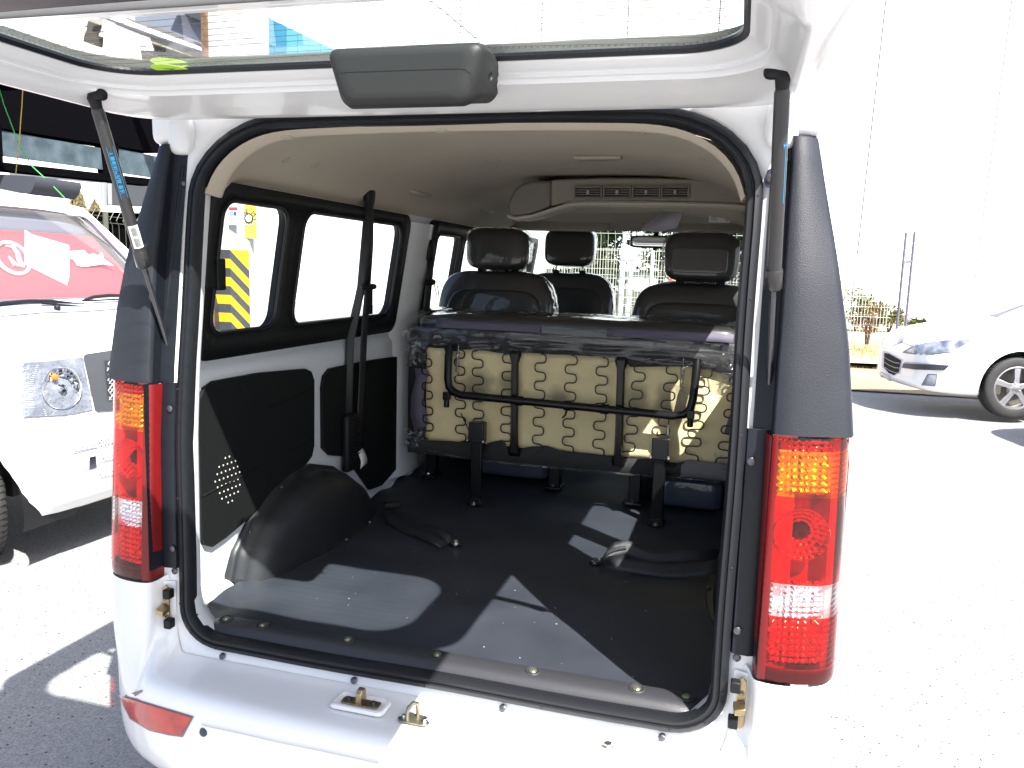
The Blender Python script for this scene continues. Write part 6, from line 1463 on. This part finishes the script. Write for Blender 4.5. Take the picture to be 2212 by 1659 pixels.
# cypress trees
random.seed(21)
def cypress(u, v, y, h, r, lab):
    p = at(u, v, 1, y); e_ = empty('cypress_tree', (p.x, y, p.z - h), label=lab, cat='tree', group='conifers beyond the canopy'); mb = MB()
    for i in range(2600):
        t = random.random() ** .8; rr = r * (math.sin(math.pi * min(1, t * .9 + .12)) ** .7) * (.8 + .3 * noise.noise(Vector((t * 6, i % 7, 0)))) * random.random() ** .3; a = random.random() * 6.28; q = Vector((rr * math.cos(a), rr * math.sin(a), t * h)); n0 = len(mb.V); s_ = .06
        d = Vector((random.gauss(0, .4), random.gauss(0, .4), 1)).normalized(); b = d.cross(Vector((random.random() - .5, random.random() - .5, .1))).normalized()
        mb.V += [q - d * s_, q - b * s_ * .5, q + d * s_, q + b * s_ * .5]; mb.F.append((n0, n0 + 1, n0 + 2, n0 + 3))
    mb.obj('crown', mat('olive_cypress', (.20, .17, .07), .85, col2=(.10, .09, .04), vscale=4), e_, kind='stuff', smooth=0); mb = MB(); mb.cyl((0, 0, -.4), (0, 0, h * .9), .10, 8, .02); mb.obj('trunk', MAT['brown_stem'], e_)
cypress(166, 400, 16, 3.4, .48, 'taller cypress tree seen in the gap above the parked van'); cypress(204, 433, 18, 2.2, .42, 'small conifer top right of the taller cypress')
# cables hanging from the canopy
for nm, P_, m_, lab in (('yellow_cable', [(51, 165), (47, 230), (44, 268), (42, 300), (38, 340), (34, 374)], mat('yellow_cable', (.50, .36, .04), .5), 'thin yellow cable hanging in front of the dark canopy'),
                        ('green_cable', [(-2, 190), (8, 225), (25, 270), (42, 315), (70, 360), (105, 392), (140, 428)], mat('green_cable', (.06, .45, .10), .5), 'thin green cable curving down towards the parked van roof')):
    mb = MB(); mb.tube([at(u, v, 1, 4.4) for u, v in P_], .0045, 6); mb.obj(nm, m_, None, label=lab, cat='cable')
# mesh fence to the left behind the van
lf = empty('mesh_fence', (-5, 5, 0), label='dark green wire mesh fence between the parked van and the black pillar', cat='fence', group='wire mesh fences'); mb = MB(); wm = mat('fence_wire_olive', (.08, .085, .06), .5)
for i in range(16):
    u = 150 + i * 14; t_ = at(u, 448 + (u - 190) * .10, 1, 5.2) - Vector(lf.location); b_ = Vector((t_.x, t_.y, 0)); k = t_ + Vector((0, -.07, -.10)); mb.tube([b_, k + Vector((0, .03, -.05)), k, t_], .0035, 4)
for zz in (0, .07, .13, .40, .66, .92, 1.2):
    a = at(140, 443, 1, 5.2) - Vector(lf.location); b = at(380, 467, 1, 5.2) - Vector(lf.location); mb.tube([a - Vector((0, 0, zz)), b - Vector((0, 0, zz))], .0035, 4)
mb.obj('wire', wm, lf, kind='stuff')
mb = MB(); mb.tube([Vector((-.35, .05, 0)), Vector((-.35, .05, 1.85))], .025, 8); mb.obj('post', wm, lf)
# striped column with notices
cc0 = at(497, 560, 1, 4.5); pil = empty('striped_column', (cc0.x, 4.5, 0), label='concrete column with black and yellow hazard stripes seen through the left rear window', cat='column')
cl = at(456, 560, 1, 4.5); d1 = (cl - cc0); d1.z = 0; wl_ = d1.length
conc = mat('pale_concrete_render', (.50, .51, .53), .8, bump=.2, bscale=20, var=.1, vscale=3)
A = Vector((0, 0, 0)); B = Vector((-wl_, .0, 0)); cr_ = at(527, 560, 1, 4.62) ; Cc = Vector((cr_.x - cc0.x, .12, 0)); Cc2 = Vector((Cc.x, .40, 0)); B2 = Vector((-wl_, .40, 0))
# keep the right face oblique
Cc = Vector((.145, .06, 0)); Cc2 = Vector((.145, .40, 0))
mb = MB(); mb.prism([A, Cc, Cc2, B2, B], (0, 0, 4.2)); mb.obj('shaft', conc, pil)
zc0 = at(497, 535, 1, 4.5).z; stripe_h = (at(497, 560, 1, 4.5).z - at(497, 700, 1, 4.5).z) / 7.2
yel = mat('hazard_yellow', (.80, .42, .01), .6); blk = mat('hazard_black', (.045, .05, .06), .6)
z = at(497, 539.5, 1, 4.5).z
for k in range(18):
    z0, z1 = z - (k + 1) * stripe_h, z - k * stripe_h
    if z0 < 0: break
    m_ = blk if k % 2 == 0 else yel
    mb = MB(); mb.prism([B + Vector((0, -.004, z0)), A + Vector((0, -.004, z0)), A + Vector((0, -.004, z1)), B + Vector((0, -.004, z1))], (0, .003, 0)); mb.obj('painted_band', m_, pil)
    sl = -.145; mb = MB(); n_ = Vector((.38, -.92, 0)).normalized() * .004; ofs = n_
    q = [A + Vector((0, 0, z0)), Cc + Vector((0, 0, z0 - .17)), Cc + Vector((0, 0, z1 - .17)), A + Vector((0, 0, z1))]; mb.prism([p + ofs for p in q], -n_ * .6); mb.obj('painted_band', m_, pil)
q = [A + Vector((0, 0, z)), Cc + Vector((0, 0, z - .17)), Cc + Vector((0, 0, z))]; mb = MB(); mb.prism([p + Vector((.0015, -.004, 0)) for p in q], (0, .002, 0)); mb.obj('painted_band', yel, pil)
# brown post beside the column
bp_ = empty('brown_post', (cc0.x - .17, 4.42, 0), label='thin rusty brown steel post standing against the striped column', cat='post'); mb = MB(); mb.box((0.03, 0, 2.0), (.045, .03, 4.0)); mb.obj('post_shaft', mat('rusty_brown', (.22, .12, .07), .7, var=.4, vscale=20), bp_)
# notices
def notice(u0, v0, u1, v1, y, nm, m, lab, cat='sign'):
    a, b = at(u0, v0, 1, y), at(u1, v1, 1, y); e_ = empty(nm, ((a.x + b.x) / 2, y, (a.z + b.z) / 2), label=lab, cat=cat); w_, h_ = abs(b.x - a.x), abs(a.z - b.z)
    mb = MB(); mb.box((0, 0, 0), (w_, .004, h_)); mb.obj('board', m, e_); return e_, w_, h_
e1_, w_, h_ = notice(495, 446, 514, 486, 4.48, 'security_notice', paper, 'small white security notice on the upper part of the column')
fx = frame((0, 0, 0), (1, 0, 0), (0, 0, 1))
def tx(s, size, x, z, m, par, name='lettering', sx=1): return text(s, size, Matrix.Translation((x, -.0035, z)) @ frame((0, 0, 0), (1, 0, 0), (0, 0, 1)) @ Matrix.Diagonal((sx, 1, 1, 1)), m, par, name=name, extrude=.0003)
bl_ = mat('notice_blue', (.05, .09, .30), .6); rd_ = mat('notice_red', (.50, .05, .06), .6)
mb = MB(); mb.box((0, -.003, h_ * .38), (w_ * .98, .002, h_ * .17)); mb.obj('red_band', rd_, e1_); tx('ATENCION', .021, 0, h_ * .38, paper, e1_, sx=.75); tx('SECURITY', .020, 0, -.018, bl_, e1_, sx=.75)
mb = MB(); mb.box((w_ * .22, -.003, h_ * .12), (w_ * .34, .002, h_ * .22)); mb.obj('blue_block', bl_, e1_); mb = MB(); mb.lathe((-w_ * .22, -.002, h_ * .12), (0, -1, 0), [(.018, 0), (.018, .001), (.010, .001)], 16); mb.obj('round_mark', bl_, e1_)
e2_, w_, h_ = notice(522, 440, 554, 515, 4.55, 'workshop_sign', mat('sign_yellow', (.78, .58, .08), .5), 'yellow workshop sign with a black cogwheel beside the striped column')
bk = printk; mb = MB(); R1 = w_ * .30; ct = Vector((0, -.003, h_ * .08)); G = []
for k in range(64):
    a = 2 * math.pi * k / 64; rr = R1 * (1.16 if (k // 2) % 2 else .96); G.append(ct + Vector((rr * math.cos(a), 0, rr * math.sin(a))))
mb.prism(G, (0, -.001, 0)); mb.obj('cogwheel', bk, e2_)
mb = MB(); mb.lathe(ct + Vector((0, -.001, 0)), (0, -1, 0), [(R1 * .74, 0), (R1 * .74, .001), (.0001, .001)], 24); mb.obj('cog_centre', mat('pale_blue_print', (.65, .75, .85), .6), e2_)
mb = MB(); rw = [[ct + Vector((r * math.cos(a), 0, r * math.sin(a))) for a in [math.pi * (1.02 + .96 * k / 20) for k in range(21)]] for r in (R1 * 1.22, R1 * 1.62)]; mb.grid(rw); mb.obj('arc_band', bk, e2_)
mb = MB(); rw = [[ct + Vector((r * math.cos(a), -.001, r * math.sin(a))) for a in [math.pi * (1.08 + .84 * k / 20) for k in range(21)]] for r in (R1 * 1.32, R1 * 1.50)]; mb.grid(rw); mb.obj('arc_text_band', paper, e2_)
for ch, a in (('F', 158), ('R', 132), ('E', 106), ('M', 38)):
    r = R1 * 1.48; aa = R_(a); M_ = Matrix.Translation((r * math.cos(aa), -.0045, h_ * .08 + r * math.sin(aa))) @ frame((0, 0, 0), (1, 0, 0), (0, 0, 1)) @ Matrix.Rotation(R_(a - 90), 4, 'Z'); text(ch, .055, M_, bk, e2_, extrude=.0003)
tx('II Y', .030, 0, h_ * .08, bk, e2_); tx('11-8', .018, w_ * .34, -h_ * .30, bk, e2_)
mb = MB(); mb.box((0, -.003, -h_ * .39), (w_ * .6, .001, .004)); mb.obj('small_print', MAT['grey_print'], e2_)
# white wall beyond, street lamp
ww = empty('white_yard_wall', (-17, 26, 0), label='long low white yard wall far beyond the left side windows', cat='wall'); mb = MB(); mb.box((0, 0, .6), (20, .3, 2.2)); mb.obj('wall_face', hall_m, ww)
lp0 = at(557, 705, 1, 14); la = empty('street_lamp', (lp0.x, 14, 0), label='distant slim street lamp seen through the left rear window', cat='lamp post')
tpz = at(555, 590, 1, 14).z
mb = MB(); mb.tube([(0, 0, 0), (.01, 0, tpz * .6), (-.02, 0, tpz * .8)], [.022, .018, .015], 6); mb.obj('pole', mat('lamp_grey', (.35, .36, .42), .5), la)
mb = MB(); mb.tube([(-.02, 0, tpz * .8), (-.01, 0, tpz), (.10, 0, tpz + .015), (.22, 0, tpz)], [.05, .02, .02, .02], 6); mb.add(*pillow((.25, 0, tpz - .005), (.14, .08, .05), nu=10, nv=8)); mb.obj('lamp_head', mat('lamp_blue', (.10, .14, .30), .4), la)
mb = MB(); mb.add(*pillow((-.02, 0, tpz * .80), (.09, .05, .16), nu=10, nv=8)); mb.obj('control_box', MAT['lamp_grey'], la)
# engine stack seen left of the column
eng = empty('machine_stack', (-3.9, 4.3, 0), label='dark grey machine parts stacked to the left of the striped column', cat='machine'); mb = MB(); mb.add(*pillow((0, .2, .6), (.4, .4, 1.2), e=5, nu=20, nv=12)); mb.add(*pillow((.05, 0, 1.25), (.2, .2, .25), e=2.5, nu=16, nv=10)); mb.obj('casing', mat('dusty_black', (.03, .033, .035), .5), eng)

# ================================================================== BUILDINGS seen through the tailgate glass
pr = empty('portal_roof_edge', (-5, 5, 0), label='white roof beam with rust streaks seen through the tailgate glass', cat='building')
def ZB(x, y): return (x * .4069 * .54, y * .4069 * .54)
wb_ = mat('white_beam_rust', (.48, .46, .44), .7, col2=(.34, .27, .21), vscale=3); cor = mat('corrugated_grey_brown', (.085, .078, .068), .8); gbl = mat('grey_blue_panel', (.22, .24, .31), .7); gdk = mat('grey_dark_panel', (.05, .06, .075), .7)
def yb(P, y, nm, m, par=pr, th=.08):
    mb = MB(); mb.prism([at(*ZB(*p), 1, y) - Vector(par.location) for p in P], (0, th, 0)); return mb.obj(nm, m, par)
yb([(840, 130), (980, 150), (2290, 620), (2150, 640), (1360, 380), (840, 195)], 5.0, 'beam', wb_)
yb([(900, 140), (960, 140), (1500, 340), (2290, 600), (2200, 600), (1490, 355)], 4.93, 'dark_pipe', mat('dark_pipe', (.12, .12, .15), .4), th=.03)
yb([(1130, 140), (1230, 165), (1330, 200), (1700, 320), (2290, 560), (2180, 540), (1640, 335), (1330, 225)], 4.95, 'upper_flange', mat('flange_grey', (.22, .20, .20), .5), th=.05)
yb([(1300, 130), (1690, 85), (2180, 290), (2180, 510), (1330, 200)], 6.2, 'upper_wall', gbl)
yb([(1690, 88), (2040, 62), (2120, 262), (1690, 90)], 6.1, 'wall_recess', gdk); yb([(2040, 62), (2220, 50), (2300, 60), (2300, 560), (2180, 510), (2180, 290), (2120, 262)], 6.3, 'side_wall', mat('brown_grey_wall', (.17, .15, .14), .8))
for k in range(22):
    t = k / 22; yb([(1365 + 780 * t, 385 + 255 * t), (1365 + 780 * (t + .035), 385 + 255 * (t + .035)), (1400 + 780 * (t + .035), 385 + 255 * t + 230), (1400 + 780 * t, 385 + 255 * t + 230)], 5.0, 'corrugation', cor, th=.03 + .03 * (k % 2))
yb([(838, 195), (965, 240), (945, 450), (820, 410)], 5.0, 'corrugated_panel', cor)
bu = empty('blue_hall', (-3, 14, 0), label='bright blue clad hall wall seen through the tailgate glass', cat='building')
blu = mat('sky_blue_cladding', (.10, .36, .50), .6); blu2 = mat('mid_blue_cladding', (.04, .22, .38), .6)
def z1q(P, y, nm, m, par, th=.2):
    mb = MB(); mb.prism([at(x * .3418, v * .3418, 1, y) - Vector(par.location) for x, v in P], (0, th, 0)); return mb.obj(nm, m, par)
for k in range(9):
    x0, x1 = 1450 + k * 72, 1450 + (k + 1) * 72 - 3; tp = lambda x: max(0, 22 + (x - 1510) * .485) if x > 1510 else 20
    if x0 > 2080: break
    z1q([(x0, tp(x0)), (x1, tp(x1)), (x1, 700), (x0, 700)], 14, 'cladding_panel', blu2 if k in (3, 4) else blu, bu)
z1q([(1398, 20), (1447, 20), (1460, 700), (1400, 700)], 13.8, 'corner_strip', mat('corner_brown', (.16, .13, .12), .7), bu)
# overhead wire
mb = MB(); mb.tube([at(915, -10, 1, 12), at(960, 25, 1, 11), at(1030, 84, 1, 9.5)], .012, 6); mb.obj('overhead_wire', mat('violet_grey_wire', (.35, .33, .42), .5), None, label='single overhead wire seen through the tailgate glass', cat='wire')

fw = empty('white_sky_screen', (-4, 46, 0), label='long white screen added as bright sky far ahead behind the dark trees', cat='building'); mb = MB()  # white wall added to whiten the sky seen through the tailgate glass
for k in range(14): mb = MB(); mb.box((-50 + k * 5.0, 0, 14), (4.94, .4, 25)); mb.obj('wall_panel', hall_m, fw)
mb = MB(); mb.box((-17.5, .5, 13.9), (70, .5, 24.6)); mb.obj('wall_core', hall_m, fw)
# ================================================================== AHEAD OF THE VAN
ff = empty('front_mesh_fence', (0, 8, 0), label='nearer wire mesh fence with white posts seen through the windscreen', cat='fence', group='wire mesh fences')
wirem = mat('pale_green_wire', (.45, .48, .40), .5); postw = mat('white_post', (.78, .80, .84), .4)
mb = MB()
for i in range(46): x = -2.3 + i * .085; mb.tube([(x, 0, .05), (x, 0, 1.84), (x, -.06, 1.92)], .0028, 4)
for zz in (.2, .5, .8, 1.1, 1.4, 1.7, 1.88): mb.tube([(-2.3, 0, zz), (1.6, 0, zz)], .0032, 4)
mb.obj('wire', wirem, ff, kind='stuff')
for u0, u1 in ((1350.5, 1341), (1370, 1358)):
    a, b = at(u0, 501, 1, 7.93), at(u1, 650, 1, 7.93); d = (b - a) / (a.z - b.z); bot = a + d * (a.z - .0)
    mb = MB(); mb.tube([a - Vector((0, 8, 0)), bot - Vector((0, 8, 0))], .022, 8); pp = mb.obj('post', postw, ff)
    for k in range(9): q = a + d * (.12 + k * .2) - Vector((0, 8, 0)); mb = MB(); mb.box(q, (.05, .05, .012)); mb.obj('clip', MAT['grey_print'], pp)
far = empty('rear_mesh_fence', (0, 16, 0), label='finer pale mesh fence further away beyond the near fence', cat='fence', group='wire mesh fences'); mb = MB()
for i in range(150): x = -5.5 + i * .06; mb.tube([(x, 0, .0), (x, 0, 1.95)], .005, 4)
for k in range(10): mb.tube([(-5.5, 0, .1 + k * .2), (3.5, 0, .1 + k * .2)], .005, 4)
mb.obj('wire', mat('cream_wire', (.62, .60, .52), .5), far, kind='stuff')
for x in (-3.3, -1.9, -1.25, .15, 1.5): mb = MB(); mb.cyl((x, -.05, 0), (x, -.05, 2.05), .035, 8); mb.obj('post', postw, far)
# things beyond: red container, dark stores, scrub
rc_ = empty('red_machine', (-.95, 19, 0), label='red machine cabinet standing behind the far fence', cat='machine'); redp = mat('faded_red_paint', (.50, .07, .04), .6)
mb = MB(); mb.box((.02, 0, .85), (.42, .6, 1.1)); mb.obj('cabinet', redp, rc_, bevel=.03); mb = MB(); mb.box((.1, .0, 1.75), (.18, .3, .7)); mb.obj('red_mast', redp, rc_); mb = MB(); mb.box((0.02, -.31, .62), (.30, .02, .18)); mb.obj('hatch', dark_in, rc_); mb = MB(); mb.box((.02, -.31, 1.05), (.30, .02, .12)); mb.obj('hatch', dark_in, rc_)
for i, (x, w_, h_, c, lab) in enumerate(((-3.6, 1.4, 1.0, (.05, .05, .055), 'dark grey stack of goods on the left behind the far fence'), (-2.3, .9, 1.15, (.08, .075, .07), 'brown grey pile of crates in the middle behind the far fence'), (1.2, 1.0, .9, (.10, .12, .12), 'grey green machinery at the right behind the far fence'))):
    e_ = empty('goods_pile', (x, 19.5, 0), label=lab, cat='goods', group='goods stacked behind the far fence'); random.seed(i + 40)
    for k in range(9):
        bx_ = MB(); bx_.box((random.uniform(-.5, .5) * w_, random.uniform(-.2, .2), random.uniform(.2, .9) * h_), (random.uniform(.15, .5) * w_, .3, random.uniform(.15, .4) * h_), Matrix.Rotation(random.uniform(-.2, .2), 3, 'Y')); bx_.obj('crate', mat('crate_%d' % (i * 3 + k % 3), tuple(v * (1 + .8 * (k % 3)) for v in c), .7), e_)
for i, (x, y, h_, lab) in enumerate(((-6.5, 30, 5.0, 'dark tree behind the goods at the far left of the windscreen view'), (-3.8, 28, 4.2, 'dark tree left of the two white posts'), (-1.2, 30, 5.2, 'dark tree above the driving mirror'), (1.2, 28, 4.4, 'dark tree above the right rear headrest')  )):
    shrub('tree', (x, y, 0), 2.0, h_, 3600, leafd, lab, 'tree', leaf=.14)
shrub('weed', (-.55, 7.4, 0), .22, .9, 500, leafy, 'leafy green weed growing at the near fence', 'plant', leaf=.03)
shrub('weed', (-1.0, 7.3, 0), .20, .6, 380, straw, 'dry straw coloured weed at the near fence posts', 'plant', leaf=.03)
e_ = empty('grey_planter_wall', (-.7, 9.0, 0), label='low grey concrete wall behind the near fence', cat='wall'); mb = MB(); mb.box((.3, 0, .42), (1.9, .2, .95)); mb.obj('wall_face', mat('mid_grey_concrete', (.13, .13, .14), .8), e_)
mb = MB(); mb.grid([[Vector((x, y, .02 + .02 * (x > -9))) for x in (-9, -5, 0, 5)] for y in (9.5, 12, 18, 26)]); mb.obj('yard_soil', mat('pale_orange_soil', (.36, .27, .18), .95, bump=.5, bscale=8, bumpdist=.03, var=.35, vscale=1.5), None, kind='structure')
